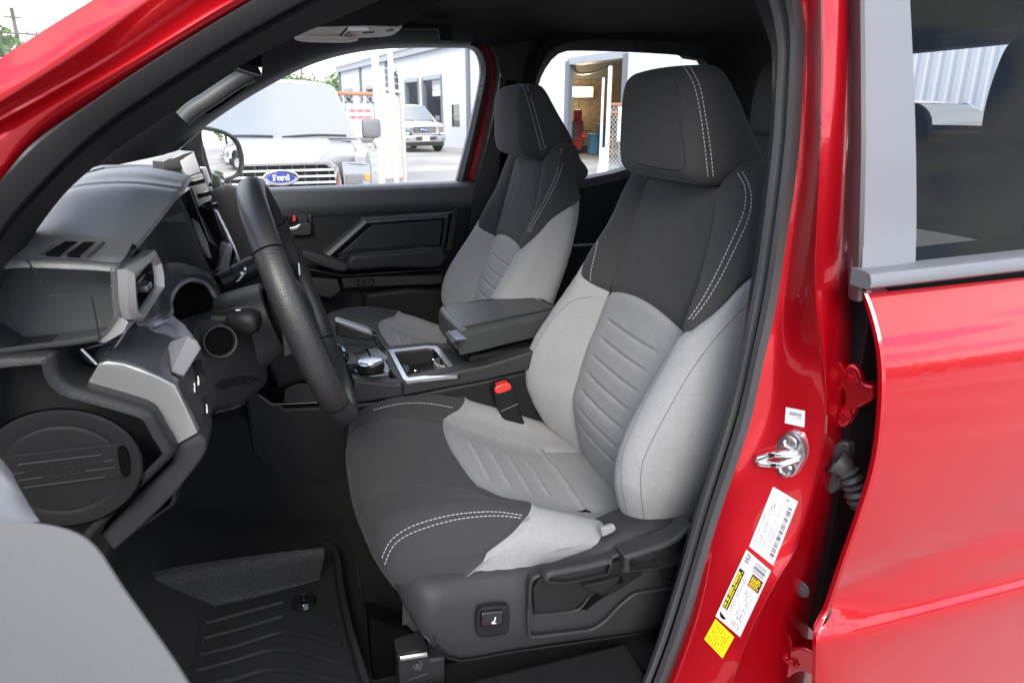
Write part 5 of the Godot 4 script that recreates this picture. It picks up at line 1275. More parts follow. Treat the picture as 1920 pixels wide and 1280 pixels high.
	part(ins, "screen", slab([V(-0.1615,1.3652,0.3),V(-0.1563,1.3665,0.3),V(-0.1348,1.283,0.3),V(-0.1459,1.2772,0.3)], V(-.01, 0, -.02), .002), M.gloss_black)
	part(ins, "side_ledge", slab([V(-0.1672,1.3713,0.42),V(-0.1424,1.3812,0.42),V(-0.1407,1.3756,0.42),V(-0.1394,1.3659,0.42),V(-0.1658,1.3678,0.42)], V(-.01, 0, -.01), .001), M.charcoal_plastic)
	part(ins, "warning_mark", slab(cr([V(-0.1577,1.3497,0.29),V(-0.1557,1.3433,0.29),V(-0.1548,1.329,0.29),V(-0.1574,1.3259,0.29),V(-0.1587,1.3371,0.29)], 2, true), V(-.004, 0, -.004), .001), M.sign_red)
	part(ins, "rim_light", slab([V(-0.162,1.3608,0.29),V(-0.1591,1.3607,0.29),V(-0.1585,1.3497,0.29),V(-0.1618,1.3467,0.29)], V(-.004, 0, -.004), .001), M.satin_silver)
	var cd := group_of(truck, "centre_display", "tall glossy black centre display seen edge on")
	part(cd, "screen", slab([V(-0.1796,1.3758,0.13),V(-0.1678,1.3842,0.13),V(-0.1614,1.3523,0.13),V(-0.1488,1.2956,0.13),V(-0.1349,1.2837,0.13),V(-0.1397,1.2389,0.13),V(-0.1541,1.2606,0.13),V(-0.1652,1.3056,0.13)], V(-.02, 0, -.03), .002), M.gloss_black)
	part(cd, "side_face", slab([V(-0.1661,1.3488,0.1),V(-0.1414,1.3616,0.1),V(-0.1263,1.2818,0.1),V(-0.1394,1.2749,0.1)], V(-.01, 0, -.04), .002), M.gloss_black)
	part(cd, "housing", slab([V(-0.2052,1.4266,0.12),V(-0.1828,1.4373,0.12),V(-0.1626,1.4429,0.12),V(-0.1546,1.442,0.12),V(-0.148,1.4055,0.12),V(-0.1703,1.3991,0.12),V(-0.1781,1.4132,0.12),V(-0.206,1.4104,0.12)], V(-.02, 0, -.03), .003), M.gloss_black)
	part(cd, "housing_face", slab([V(-0.1783,1.4271,0.1225),V(-0.1552,1.4412,0.1225),V(-0.1489,1.4092,0.1225),V(-0.1713,1.4011,0.1225),V(-0.1761,1.4133,0.1225)], V(-.01, .0, -.02), .001), M.satin_silver)
	part(cd, "vent_block", slab([V(-0.1697,1.4002,0.1235),V(-0.1482,1.4075,0.1235),V(-0.1369,1.3658,0.1235),V(-0.1607,1.3506,0.1235)], V(-.02, 0, -.03), .001), M.satin_silver)
	for k in 3: part(cd, "vent_gap", slab([V(-0.168,1.3934,0.125),V(-0.1458,1.3989,0.125),V(-0.1443,1.3918,0.125),V(-0.1665,1.3863,0.125)].map(func(p): return p + V(.0085 * k, -.0205 * k, 0)), V(-.004, 0, -.004), .0005), M.gloss_black)
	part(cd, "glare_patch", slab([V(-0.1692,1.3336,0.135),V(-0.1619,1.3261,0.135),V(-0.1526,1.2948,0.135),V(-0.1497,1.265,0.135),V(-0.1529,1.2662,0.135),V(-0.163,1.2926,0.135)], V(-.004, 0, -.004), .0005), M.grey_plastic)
	part(cd, "side_trim", slab(cr([V(-0.1408,1.346,0.1),V(-0.1327,1.342,0.1),V(-0.1225,1.3128,0.1),V(-0.1124,1.2791,0.1),V(-0.1054,1.2479,0.1),V(-0.1117,1.2405,0.1),V(-0.1228,1.2816,0.1),V(-0.1323,1.3179,0.1)], 1, true), V(-.02, 0, -.04), .003), M.satin_silver)
	part(cd, "lower_trim", slab([V(-0.1405,1.2431,0.145),V(-0.1238,1.2876,0.145),V(-0.1166,1.2909,0.145),V(-0.1126,1.2815,0.145),V(-0.1287,1.2338,0.145)], V(-.01, 0, -.03), .001), M.satin_silver)
	part(cd, "lower_trim", slab([V(-0.1292,1.2315,0.143),V(-0.1145,1.2812,0.143),V(-0.11,1.2828,0.143),V(-0.1098,1.2698,0.143),V(-0.1251,1.2294,0.143)], V(-.01, 0, -.03), .001), M.chrome)
	part(d, "vent_pillar", slab([V(-0.1513,1.4136,0.11),V(-0.141,1.416,0.11),V(-0.1357,1.3921,0.11),V(-0.1413,1.3878,0.11),V(-0.1414,1.3609,0.11),V(-0.1471,1.3817,0.11)], V(-.02, 0, -.03), .001), M.satin_silver)
	# silver band that runs from the knee panel round the column opening
	var bo := [V(-0.1723,1.2947,0.62),V(-0.1626,1.2999,0.58),V(-0.1575,1.3124,0.57),V(-0.1588,1.3266,0.53),V(-0.157,1.33,0.5),V(-0.1439,1.3205,0.46),V(-0.1236,1.2975,0.41),V(-0.1194,1.2808,0.39),V(-0.1158,1.2613,0.38)]
	var bi := [V(-0.1732,1.2872,0.61),V(-0.1677,1.2768,0.58),V(-0.1638,1.2686,0.53),V(-0.1594,1.2707,0.51),V(-0.1628,1.2793,0.49),V(-0.1573,1.2904,0.47),V(-0.1493,1.295,0.45),V(-0.1399,1.2927,0.43),V(-0.129,1.2785,0.4),V(-0.1223,1.2581,0.39)]
	part(d, "column_bezel", grid([even(cr(bo, 4), 40), ridge(bo, bi, .5, V(.004, 0, .004), 40), even(cr(bi, 4), 40), ridge(bi, bi, 0, V(-.03, 0, -.02), 40)]), M.smoked_silver)
	part(d, "bezel_edge", tube(even(cr(bi, 4), 40), .0035, 8), M.satin_silver)
	part(d, "column_opening", slab(cr([V(-0.1924,1.23,0.39),V(-0.1807,1.255,0.39),V(-0.1709,1.2724,0.39),V(-0.1588,1.2821,0.39),V(-0.1456,1.2842,0.39),V(-0.1303,1.2763,0.39),V(-0.1219,1.2611,0.39),V(-0.1305,1.2323,0.39),V(-0.1644,1.2118,0.39)], 1, true), V(-.02, 0, -.02), .002), M.void_black)  # solid plate; the shade inside the opening is its black colour
	part(d, "bezel_web", slab(cr([V(-0.1815,1.2826,0.585),V(-0.1677,1.2782,0.585),V(-0.1601,1.2739,0.55),V(-0.1542,1.2771,0.54),V(-0.1412,1.2628,0.54),V(-0.128,1.2432,0.55),V(-0.135,1.2554,0.57),V(-0.1442,1.265,0.6),V(-0.1739,1.2763,0.585)], 1, true), V(-.015, -.005, -.01), .002), M.satin_silver)
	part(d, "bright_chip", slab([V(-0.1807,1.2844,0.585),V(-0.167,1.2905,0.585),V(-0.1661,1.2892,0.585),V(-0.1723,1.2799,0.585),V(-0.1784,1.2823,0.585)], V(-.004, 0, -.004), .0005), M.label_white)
	var cover := grid(csurf([[V(-0.1309,1.2586,0.5),V(-0.1274,1.247,0.47),V(-0.1039,1.2376,0.455),V(-0.0801,1.2131,0.41),V(-0.0761,1.1904,0.36)], [V(-0.1407,1.2318,0.51),V(-0.1315,1.2262,0.5),V(-0.1049,1.2171,0.475),V(-0.0722,1.1779,0.4),V(-0.0717,1.1538,0.34)], [V(-0.1387,1.1925,0.52),V(-0.1307,1.1842,0.5),V(-0.1012,1.1739,0.46),V(-0.0689,1.1391,0.385),V(-0.0706,1.1112,0.32)], [V(-0.134,1.1489,0.5),V(-0.1277,1.1415,0.48),V(-0.1071,1.1327,0.445),V(-0.0754,1.1188,0.39),V(-0.0769,1.094,0.33)], [V(-0.1371,1.114,0.46),V(-0.1285,1.1176,0.46),V(-0.1113,1.1059,0.43),V(-0.1005,1.1007,0.405),V(-0.1035,1.0778,0.34)], [V(-0.1467,1.0827,0.4),V(-0.1359,1.088,0.4),V(-0.1188,1.0763,0.37),V(-0.1071,1.0776,0.36),V(-0.1097,1.0566,0.3)]], 5, 5))
	part(d, "lower_cover", cover, M.charcoal_plastic)
	part(d, "lower_pocket", slab(laid(cr([V(-0.1276,1.1492,0.44),V(-0.105,1.1537,0.44),V(-0.0841,1.1528,0.44),V(-0.0721,1.1466,0.44),V(-0.0854,1.1418,0.44),V(-0.1066,1.1403,0.44),V(-0.1276,1.138,0.44)], 3, true), cover, .0015), V(-.004, 0, -.005), .0005), M.black_plastic)
	part(d, "lower_lip", slab(cr([V(-0.1383,1.1045,0.43),V(-0.1051,1.1109,0.43),V(-0.1027,1.1064,0.43),V(-0.1119,1.101,0.43),V(-0.1379,1.0962,0.43)], 1, true), V(-.02, -.004, -.03), .003), M.gloss_black)
	part(d, "centre_stack", slab(cr([V(-0.106,1.1373,0.16),V(-0.02,1.1089,0.16),V(0.0543,1.0911,0.16),V(0.0607,1.0481,0.16),V(0.0473,1.001,0.16),V(0.0098,1.0197,0.16),V(-0.0278,1.0263,0.16),V(-0.0666,1.0151,0.16),V(-0.0799,1.0638,0.16)], 1, true), V(-.06, -.01, -.2), .012, 3), M.black_plastic)
	build_column()

func build_column() -> void:
	var c := group_of(truck, "steering_column", "charcoal column shroud with two stalks")
	var ax := V(.958, .288, 0).normalized()
	var hub := V(-.008, 1.228, .35)
	var up := V(-.288, .958, 0)
	var rows := []
	for q in [[-.22, .075, .075, -.02], [-.15, .074, .072, -.018], [-.10, .068, .064, -.012], [-.06, .060, .056, -.006], [-.045, .056, .052, -.004], [-.043, .04, .04, 0]]:
		var r := []
		for k in 28:
			var a: float = TAU * k / 28
			var sx := signf(cos(a)) * pow(absf(cos(a)), .8)
			var sy := signf(sin(a)) * pow(absf(sin(a)), .8)
			r.append(hub + ax * q[0] + V(0, 0, sx * q[1]) + up * (sy * q[2] + q[3]))
		rows.append(r)
	part(c, "shroud", grid(rows, true), M.charcoal_plastic)
	var kc := V(-0.1096,1.2271,0.505)
	part(c, "key_ring", lathe(v2([.018, -.02, .022, .0, .0205, .003, .0185, .002, .018, -.012]), kc, V(.35, .15, .9), 28), M.charcoal_plastic)
	part(c, "key_hole_shade", lathe(v2([.0185, -.006, .0, -.007]), kc, V(.35, .15, .9), 28), M.void_black)  # black disc painted as the shade inside the empty key hole
	var st := group_of(truck, "indicator_stalk")
	st.set_meta("label", "black stalk with rounded tip nearest the door")
	part(st, "arm", sweep(even(cr([V(-0.123,1.2409,0.45),V(-0.1127,1.2392,0.45),V(-0.0993,1.2403,0.45)], 4), 10), ring2(.0115, 16, .013), V(0, 1, 0), true), M.black_plastic)
	var tip := []
	var pa := V(-0.1002,1.2453,0.465)
	var pb := V(-0.06,1.2402,0.475)
	for q in [[0.0, .012, .012], [.1, .0145, .015], [.45, .0175, .018], [.75, .018, .0185], [.92, .014, .014], [.99, .007, .007], [1.0, .0005, .0005]]:
		var b := basis_z(pb - pa)
		tip.append(range(20).map(func(k): return pa.lerp(pb, q[0]) + b * V(cos(TAU * k / 20) * q[1], sin(TAU * k / 20) * q[2], 0)))
	part(st, "tip", grid(tip, true), M.black_plastic)
	part(st, "mark", rbox(V(-0.0859,1.2593,0.478), V(.006, .001, .003), .0004), M.mark_white)
	var wp := group_of(truck, "wiper_stalk")
	wp.set_meta("label", "black stalk with white wiper symbols")
	var wa := V(-0.1255,1.2514,0.28)
	var wb := V(-0.0664,1.2736,0.25)
	var wr := []
	for q in [[0.0, .016], [.3, .0165], [.33, .0152], [.36, .0165], [.8, .0175], [.95, .015], [1.0, .006]]:
		var b := basis_z(wb - wa)
		wr.append(range(20).map(func(k): return wa.lerp(wb, q[0]) + b * V(cos(TAU * k / 20) * q[1], sin(TAU * k / 20) * q[1], 0)))
	part(wp, "body", grid(wr, true), M.black_plastic)
	for k in 4: part(wp, "mark", rbox(V(-0.0972,1.2585,0.298).lerp(V(-0.092,1.264,0.298), k * .6), V(.006, .0012, .001), .0003, Basis(V(0, 0, 1), .4)), M.mark_white)
	part(wp, "mark", rbox(V(-0.0905,1.2698,0.298), V(.004, .004, .001), .0003), M.mark_white)
	part(wp, "mark", rbox(V(-0.0853,1.2757,0.296), V(.003, .005, .001), .0003), M.mark_white)
	# wheel
	var w := group_of(truck, "steering_wheel", "leather steering wheel with perforated grip")
	var perf := []
	var R := .181
	var rim := func(a0, a1, nn, rr):
		var rws := []
		for i in nn + 1:
			var a: float = lerpf(a0, a1, float(i) / nn)
			var rad := up * cos(a) + V(0, 0, 1) * sin(a)
			var ctr: Vector3 = hub + rad * R
			rws.append(range(18).map(func(k): return ctr + rad * cos(TAU * k / 18) * rr + ax * sin(TAU * k / 18) * rr * 1.25))
		return grid(rws, true)
	part(w, "smooth_rim", rim.call(deg_to_rad(-52), deg_to_rad(52), 40, .0155), M.rim_leather)
	part(w, "perforated_rim", rim.call(deg_to_rad(52), deg_to_rad(128), 40, .0158), M.perforated)
	part(w, "smooth_rim", rim.call(deg_to_rad(128), deg_to_rad(232), 40, .0155), M.rim_leather)
	part(w, "perforated_rim", rim.call(deg_to_rad(232), deg_to_rad(308), 40, .0158), M.perforated)
	for a in [52, 128, 232, 308]: part(w, "rim_seam", rim.call(deg_to_rad(a - .4), deg_to_rad(a + .4), 1, .0160), M.void_black)
	var pad := []
	for q in [[-.02, .05], [-.01, .07], [.005, .075], [.02, .068], [.03, .045], [.034, .001]]: pad.append(range(32).map(func(k): return hub + ax * (q[0] - .02) + V(0, 0, 1) * cos(TAU * k / 32) * q[1] * 1.05 + up * (sin(TAU * k / 32) * q[1] * .85 - .01)))
	part(w, "airbag_pad", grid(pad, true), M.black_leather)
	for s in [-1.0, 1.0]:
		var sp := slab([hub + V(0, .02, .07 * s), hub + V(0, .03, .165 * s), hub + V(0, -.02, .168 * s), hub + V(0, -.05, .06 * s)].map(func(p): return p + ax * .004 - V(.01, 0, 0)), -ax * .02, .004)
		part(w, "spoke", sp, M.black_leather)
		part(w, "switch_pad", slab([hub + V(0, .022, .09 * s), hub + V(0, .03, .15 * s), hub + V(0, -.012, .152 * s), hub + V(0, -.02, .09 * s)].map(func(p): return p + ax * .012 - V(.008, 0, 0)), -ax * .012, .003), M.gloss_black)
	part(w, "lower_spoke", slab([hub - up * .06 + V(0, 0, -.03), hub - up * .06 + V(0, 0, .03), hub - up * .165 + V(0, 0, .02), hub - up * .165 + V(0, 0, -.02)].map(func(p): return p - ax * .01), -ax * .014, .004), M.smoked_silver)

# ---------- centre console, floor and small fittings ----------
func build_console() -> void:
	var c := group_of(truck, "centre_console", "black centre console with padded armrest lid")
	part(c, "side_panel", slab(cr([V(-0.1281,1.0128,0.135),V(-0.087,1.0045,0.135),V(-0.057,0.9712,0.135),V(0.0462,0.9632,0.135),V(0.1549,0.9628,0.135),V(0.1711,0.9677,0.135),V(0.3252,0.9803,0.135),V(0.4527,0.9929,0.135),V(0.4558,0.7558,0.135),V(0.2032,0.695,0.135),V(-0.0542,0.7436,0.135),V(-0.1286,0.8864,0.135)], 1, true), V(0, 0, -.27), .008, 3), M.black_plastic)
	part(c, "upper_side", slab(cr([V(0.0718,1.0163,0.142),V(0.1526,0.9978,0.142),V(0.1643,1.0009,0.142),V(0.3016,1.0147,0.142),V(0.3239,1.0145,0.142),V(0.4496,1.0394,0.142),V(0.4501,0.9981,0.142),V(0.3234,0.982,0.142),V(0.1702,0.9718,0.142),V(0.1573,0.9688,0.142),V(0.0661,0.9658,0.142)], 1, true), V(0, 0, -.03), .006, 3), M.charcoal_plastic)
	part(c, "front_side", slab(cr([V(-0.0545,1.0148,0.144),V(-0.028,1.0224,0.144),V(0.01,1.0135,0.144),V(0.0676,0.9888,0.144),V(0.0681,0.9675,0.144),V(-0.0603,0.9853,0.144)], 1, true), V(0, 0, -.06), .004), M.charcoal_plastic)
	part(c, "foot_pocket", slab(cr([V(-0.0994,1.0092,0.143),V(-0.0853,1.0352,0.143),V(-0.065,1.0328,0.143),V(-0.0545,1.0144,0.143),V(-0.0603,0.9859,0.143),V(-0.0774,0.986,0.143)], 1, true), V(0, 0, -.03), .004), M.void_black)
	part(c, "pocket_rim", tube(cr([V(-0.1012,1.0085,0.146),V(-0.0878,0.994,0.146),V(-0.0792,0.9864,0.146),V(-0.0594,0.9849,0.146),V(-0.0509,0.9838,0.146),V(0.0464,0.9767,0.146)], 2), .0012, 6), M.grey_plastic)
	# top plate, gear panel and cup holder
	part(c, "gear_panel", slab(cr([V(0.0511,1.008,-0.0154),V(0.1344,1.008,-0.0783),V(0.1472,1.008,-0.0665),V(0.1518,1.008,0.0831),V(0.1438,1.008,0.1028),V(0.1054,1.008,0.1063),V(0.0897,1.008,0.0953),V(0.0713,1.008,0.0516)], 1, true), V(0, -.03, 0), .004, 3), M.smoked_silver)
	for k in 4: part(c, "drive_button", slab([V(0.1203,1.0095,-0.055),V(0.1411,1.0095,-0.0638),V(0.1419,1.0095,-0.0408),V(0.1213,1.0095,-0.0323)].map(func(p): return p + V(.0, 0, .0185) * k + V(.004, 0, 0) * k), V(0, -.004, 0), .001), M.grey_plastic)
	part(c, "button_slot", slab([V(0.1159,1.0105,-0.0571),V(0.1182,1.0105,-0.0564),V(0.1224,1.0105,0.0105),V(0.1202,1.0105,0.0099)], V(0, -.004, 0), .0004), M.void_black)
	part(c, "gear_lever_base", slab(cr([V(0.0598,1.016,-0.0034),V(0.0781,1.016,-0.0262),V(0.0911,1.016,-0.0078),V(0.0953,1.016,0.042),V(0.0769,1.016,0.0562),V(0.0628,1.016,0.0452)], 2, true), V(0, -.012, 0), .006, 3), M.black_leather)
	part(c, "gear_lever", slab(cr([V(0.0486,1.0484,0.075),V(0.0654,1.0511,0.075),V(0.0713,1.0324,0.075),V(0.0545,1.0183,0.075),V(0.0422,1.0197,0.075)], 2, true), V(0, 0, -.04), .008, 3), M.gloss_black)
	var kn := group_of(truck, "drive_dial", "round knurled silver dial on the console")
	var kc := V(0.1113,1.008,0.0801)
	part(kn, "knurl", lathe(v2([.026, 0, .0268, .004, .0268, .016, .0255, .019]), kc, Vector3.UP, 40), M.gloss_black)
	var teeth := PackedVector3Array()
	for k in 30: teeth.append_array(rbox(kc + V(cos(TAU * k / 30) * .0268, .01, sin(TAU * k / 30) * .0268), V(.0022, .012, .0026), .0006, Basis(Vector3.UP, -TAU * k / 30)))
	part(kn, "grip_teeth", teeth, M.black_plastic).set_meta("kind", "stuff")
	part(kn, "cap", lathe(v2([.0, .0235, .018, .0232, .0195, .0225, .0205, .0205, .0235, .0215, .0262, .019]), kc, Vector3.UP, 40), M.satin_silver)
	var cp := group_of(truck, "cup_holder", "deep cup holder in a bright silver frame")
	var fo := [V(0.1634,1.004,-0.0469),V(0.25,1.004,-0.0507),V(0.27,1.004,-0.0406),V(0.2751,1.004,-0.0121),V(0.2803,1.004,0.1376),V(0.2733,1.004,0.154),V(0.2554,1.004,0.1515),V(0.1722,1.004,0.1525),V(0.168,1.004,0.1394)]
	var fi := [V(0.1726,1.004,-0.0291),V(0.2444,1.004,-0.0331),V(0.2596,1.004,-0.0245),V(0.2626,1.004,0.0027),V(0.27,1.004,0.1249),V(0.2659,1.004,0.1331),V(0.254,1.004,0.1325),V(0.1794,1.004,0.1339),V(0.1767,1.004,0.1239)]
	var outer := [V(0.1355,1.001,-0.0917),V(0.2572,1.001,-0.0899),V(0.2871,1.001,-0.0765),V(0.2947,1.001,-0.0421),V(0.3185,1.001,0.0958),V(0.3049,1.001,0.1276),V(0.2691,1.001,0.1384),V(0.1657,1.001,0.1602),V(0.1526,1.001,0.0897)]
	part(c, "top_plate", grid([outer.map(func(p): return p + V(0, -.02, 0)), outer.map(func(p): return p + V(0, -.003, 0)), outer.map(func(p): return p.lerp(fo[4], .02)), fo.map(func(p): return p + V(0, -.003, 0))], true), M.charcoal_plastic)
	part(cp, "frame", grid([fo.map(func(p): return p + V(0, -.004, 0)), fo.map(func(p): return p + V(0, .002, 0)), fi.map(func(p): return p + V(0, .002, 0)), fi.map(func(p): return p + V(0, -.012, 0))], true), M.satin_silver, "", 25.0)
	part(cp, "well", grid([fi.map(func(p): return p + V(0, .001, 0)), fi.map(func(p): return p + V(0, -.004, 0)), fi.map(func(p): return p.lerp(fi[0].lerp(fi[5], .5), .08) + V(0, -.07, 0)), fi.map(func(p): return p.lerp(fi[0].lerp(fi[5], .5), .97) + V(0, -.072, 0))], true), M.black_plastic)
	part(cp, "divider", slab(cr([V(0.246,1.003,0.0448),V(0.2623,1.003,0.0215),V(0.2683,1.003,0.0377),V(0.2676,1.003,0.1053),V(0.2566,1.003,0.1148),V(0.2589,1.003,0.0828),V(0.2474,1.003,0.0726)], 2, true), V(0, -.015, 0), .004, 3), M.brushed_silver)
	part(cp, "spring_finger", slab(cr([V(0.1844,0.985,-0.0049),V(0.1989,0.985,0.0066),V(0.1958,0.985,0.0398),V(0.1852,0.985,0.0497)], 2, true), V(0, -.02, 0), .003), M.charcoal_plastic)
	for q in [V(0.2007,0.97,0.0336), V(0.2546,0.97,0.0303), V(0.2484,0.975,-0.0098)]: part(cp, "wire_clip", tube(cr([q, q + V(.006, .012, .002), q + V(.016, .006, .004)], 4), .0012, 6), M.chrome)
	# armrest lid
	var top := [V(0.2843,1.085,-0.0735),V(0.3198,1.085,-0.1059),V(0.4366,1.085,-0.1311),V(0.5166,1.085,-0.1277),V(0.5397,1.085,-0.1151),V(0.5532,1.085,-0.0136),V(0.5347,1.085,0.0277),V(0.4146,1.085,0.069),V(0.2993,1.085,0.1123),V(0.2918,1.085,0.0871)]
	part(c, "bin_body", slab([V(0.3192,1.02,-0.1656),V(0.548,1.02,-0.2198),V(0.5852,1.02,-0.0504),V(0.5322,1.02,0.0516),V(0.3151,1.02,0.0879)], V(0, -.12, 0), .008, 3), M.black_plastic)
	var lid := group_of(truck, "armrest_lid")
	lid.set_meta("label", "padded leather armrest lid")
	part(lid, "pad", slab(cr(top, 3, true), V(0, -.05, 0), .014, 4), M.dash_vinyl)
	part(lid, "top_panel", slab(cr([V(0.2971,1.0865,-0.0639),V(0.3225,1.0865,-0.0895),V(0.4295,1.0865,-0.1064),V(0.5033,1.0865,-0.1043),V(0.5188,1.0865,-0.0942),V(0.5372,1.0865,-0.0129),V(0.5223,1.0865,0.0063),V(0.4172,1.0865,0.0412),V(0.308,1.0865,0.0855),V(0.3018,1.0865,0.0637)], 2, true), V(0, -.004, 0), .003, 3), M.dash_vinyl)
	part(lid, "latch", slab([V(0.268,1.068,0.0654),V(0.268,1.0823,0.0938),V(0.268,1.0907,0.1821),V(0.268,1.0731,0.1472)], V(.02, 0, 0), .002), M.satin_silver)
	# parking brake side and passenger side ledge
	part(c, "grip_rail", slab(cr([V(0.058,1.064,-0.09),V(0.0751,1.0625,-0.09),V(0.1374,1.0343,-0.09),V(0.1415,1.0238,-0.09),V(0.1361,1.0142,-0.09),V(0.0896,1.0238,-0.09),V(0.0557,1.0346,-0.09)], 1, true), V(0, 0, -.03), .005, 3), M.charcoal_plastic)
	part(c, "grip_rail_edge", slab([V(0.0571,1.0684,-0.088),V(0.0629,1.0703,-0.088),V(0.1259,1.0435,-0.088),V(0.1372,1.0349,-0.088),V(0.1333,1.029,-0.088),V(0.08,1.0527,-0.088)], V(0, 0, -.03), .002), M.brushed_silver)
	part(c, "rail_end", slab(cr([V(0.1343,1.0388,-0.06),V(0.1434,1.0354,-0.06),V(0.1602,1.0013,-0.06),V(0.1573,0.9915,-0.06),V(0.1478,0.9924,-0.06),V(0.1375,1.0161,-0.06)], 1, true), V(0, 0, -.03), .004), M.gloss_black)
	# seat-belt buckle
	var b := group_of(truck, "belt_buckle", "black seat-belt buckle with a red button")
	part(b, "body", slab(cr([V(0.345,0.9661,0.165),V(0.3496,0.9772,0.165),V(0.379,0.983,0.165),V(0.3915,0.9698,0.165),V(0.3997,0.9236,0.165),V(0.4139,0.8852,0.165),V(0.394,0.8573,0.165),V(0.3754,0.8772,0.165),V(0.3571,0.9232,0.165)], 1, true), V(0, 0, -.03), .006, 3), M.black_plastic)
	part(b, "button", slab(cr([V(0.348,0.971,0.1665),V(0.3537,0.9785,0.1665),V(0.3762,0.9828,0.1665),V(0.3831,0.9749,0.1665),V(0.3808,0.967,0.1665),V(0.3547,0.9609,0.1665)], 2, true), V(0, 0, -.018), .003, 3), M.buckle_red)
	part(b, "seam", tube([V(0.3604,0.9218,0.1655),V(0.3972,0.9337,0.1655)], .0008, 6), M.grey_plastic)

func build_floor() -> void:
	# carpet under the pedals, climbing to the firewall
	var f := [[V(-0.2843,0.9392,0.7),V(-0.1548,1.079,0.7)], [V(-0.3238,0.6139,0.15),V(-0.1334,0.8379,0.15)]]
	var car := group_of(truck, "carpet", "black carpet in the footwell")
	part(car, "footwell", grid(csurf([[V(-.45, 1.0, .66), V(-.28, .80, .66), V(-.12, .71, .66), V(.2, .69, .66), V(.75, .69, .66)], [V(-.45, 1.0, .4), V(-.28, .80, .4), V(-.12, .71, .4), V(.2, .69, .4), V(.75, .69, .4)], [V(-.45, 1.0, .14), V(-.28, .81, .14), V(-.12, .73, .14), V(.2, .71, .14), V(.75, .71, .14)]], 4, 4)), M.carpet)
	part(car, "tunnel_side", slab([V(-.45, .6, .14), V(.8, .6, .14), V(.8, .93, .13), V(-.2, .96, .13), V(-.45, 1.0, .13)], V(0, 0, -.26), .02, 3), M.carpet)
	part(car, "passenger_footwell", grid(csurf([[V(-.45, 1.0, -.13), V(-.28, .80, -.13), V(-.12, .71, -.13), V(.75, .69, -.13)], [V(-.45, 1.0, -.7), V(-.28, .80, -.7), V(-.12, .71, -.7), V(.75, .69, -.7)]], 4, 2)), M.carpet)
	part(car, "sill_trim", slab([V(-.4, .735, .735), V(.42, .735, .735), V(.42, .735, .64), V(-.4, .735, .64)], V(0, -.1, 0), .012, 3), M.black_plastic)
	# seat rail and its cover
	var r := group_of(truck, "seat_rail", "black steel seat rail with a bolted cover")
	part(r, "rail", slab([V(0.0424,0.8048,0.56), V(0.0498,0.801,0.56), V(0.175,0.7127,0.56), V(0.1902,0.6219,0.56), V(0.042,0.6772,0.56)], V(0, 0, -.04), .004), M.void_black)
	part(r, "cover", slab([V(0.0769,0.7616,0.6),V(0.1001,0.7647,0.6),V(0.1209,0.7589,0.6),V(0.1234,0.7447,0.6),V(0.1456,0.7424,0.6),V(0.1451,0.6747,0.6),V(0.0773,0.6953,0.6)], V(0, -.004, -.06), .004, 3), M.charcoal_plastic)
	part(r, "cover_lip", slab([V(0.0876,0.7178,0.601),V(0.1176,0.7218,0.601),V(0.1231,0.7418,0.601),V(0.1453,0.7414,0.601),V(0.1441,0.676,0.601),V(0.0888,0.6928,0.601)], V(.0, 0, -.02), .003, 3), M.charcoal_plastic)
	part(r, "rail_bar", tube([V(0.0801,0.7633,0.605),V(0.1037,0.7614,0.605),V(0.1184,0.7602,0.605)], .004, 8), M.zinc)
	bolt(r, V(0.1049,0.7411,0.602), V(-.2, .5, .85), .005, M.charcoal_plastic)
	part(r, "cable_loop", tube(cr([V(0.0337,0.8682,0.52),V(0.0376,0.8124,0.52),V(0.0419,0.7822,0.52),V(0.0517,0.7599,0.52),V(0.071,0.7429,0.52),V(0.0872,0.7366,0.52),V(0.1122,0.7382,0.52)], 4), .002, 6), M.gloss_black)
	# rubber mat lying on the carpet
	var m := thing("floor_mat", "black ribbed rubber floor mat lying in the driver's footwell", "floor mat", V(0, .70, .42))
	var o := V(0, -.70, -.42)
	var y := .735
	var put := func(p): return p + o
	var base := [V(-0.3745,0.735,0.2481),V(-0.2208,0.735,0.2529),V(-0.0185,0.735,0.2545),V(0.0038,0.735,0.287),V(0.0086,0.735,0.4243),V(0.0309,0.735,0.6262),V(-0.0116,0.735,0.7175),V(-0.2926,0.735,0.6299)]
	part(m, "sheet", slab(cr(base.map(put), 1, true), V(0, -.012, 0), .006, 3), M.mat_rubber)
	part(m, "raised_pad", grid(csurf([[V(-0.3427,0.8,0.3459),V(-0.2434,0.8,0.3389),V(-0.1287,0.8,0.3435),V(-0.0126,0.8,0.3548)].map(put), [V(-0.3374,0.79,0.361),V(-0.2425,0.79,0.3567),V(-0.1291,0.79,0.359),V(-0.0112,0.79,0.3625)].map(put), [V(-0.3263,0.745,0.359),V(-0.2401,0.745,0.3623),V(-0.1339,0.745,0.3652),V(-0.0217,0.745,0.3536)].map(put), [V(-0.3195,0.737,0.3615),V(-0.2321,0.737,0.3719),V(-0.1345,0.737,0.3713),V(-0.0224,0.737,0.3545)].map(put)], 5, 4)), M.mat_pad)
	part(m, "front_lip", sweep(even(cr([V(-0.0101,0.737,0.2653),V(0.0042,0.737,0.2834),V(0.0101,0.737,0.3245),V(0.0105,0.737,0.3997),V(0.0162,0.737,0.4935),V(0.0236,0.737,0.5647),V(0.0308,0.737,0.6282)].map(put), 4), 30), v2([-.008, 0, -.004, .012, .004, .012, .008, 0]), Vector3.UP), M.mat_rubber)
	var fx := group_of(m, "fixing_knob")
	fx.set_meta("label", "round black fixing knob")
	var k := V(-0.05,0.738,0.4072) + o
	part(fx, "collar", lathe(v2([.0, .002, .011, .002, .013, .006, .016, .007, .0185, .003, .02, -.001]), k, Vector3.UP, 32), M.gloss_black)
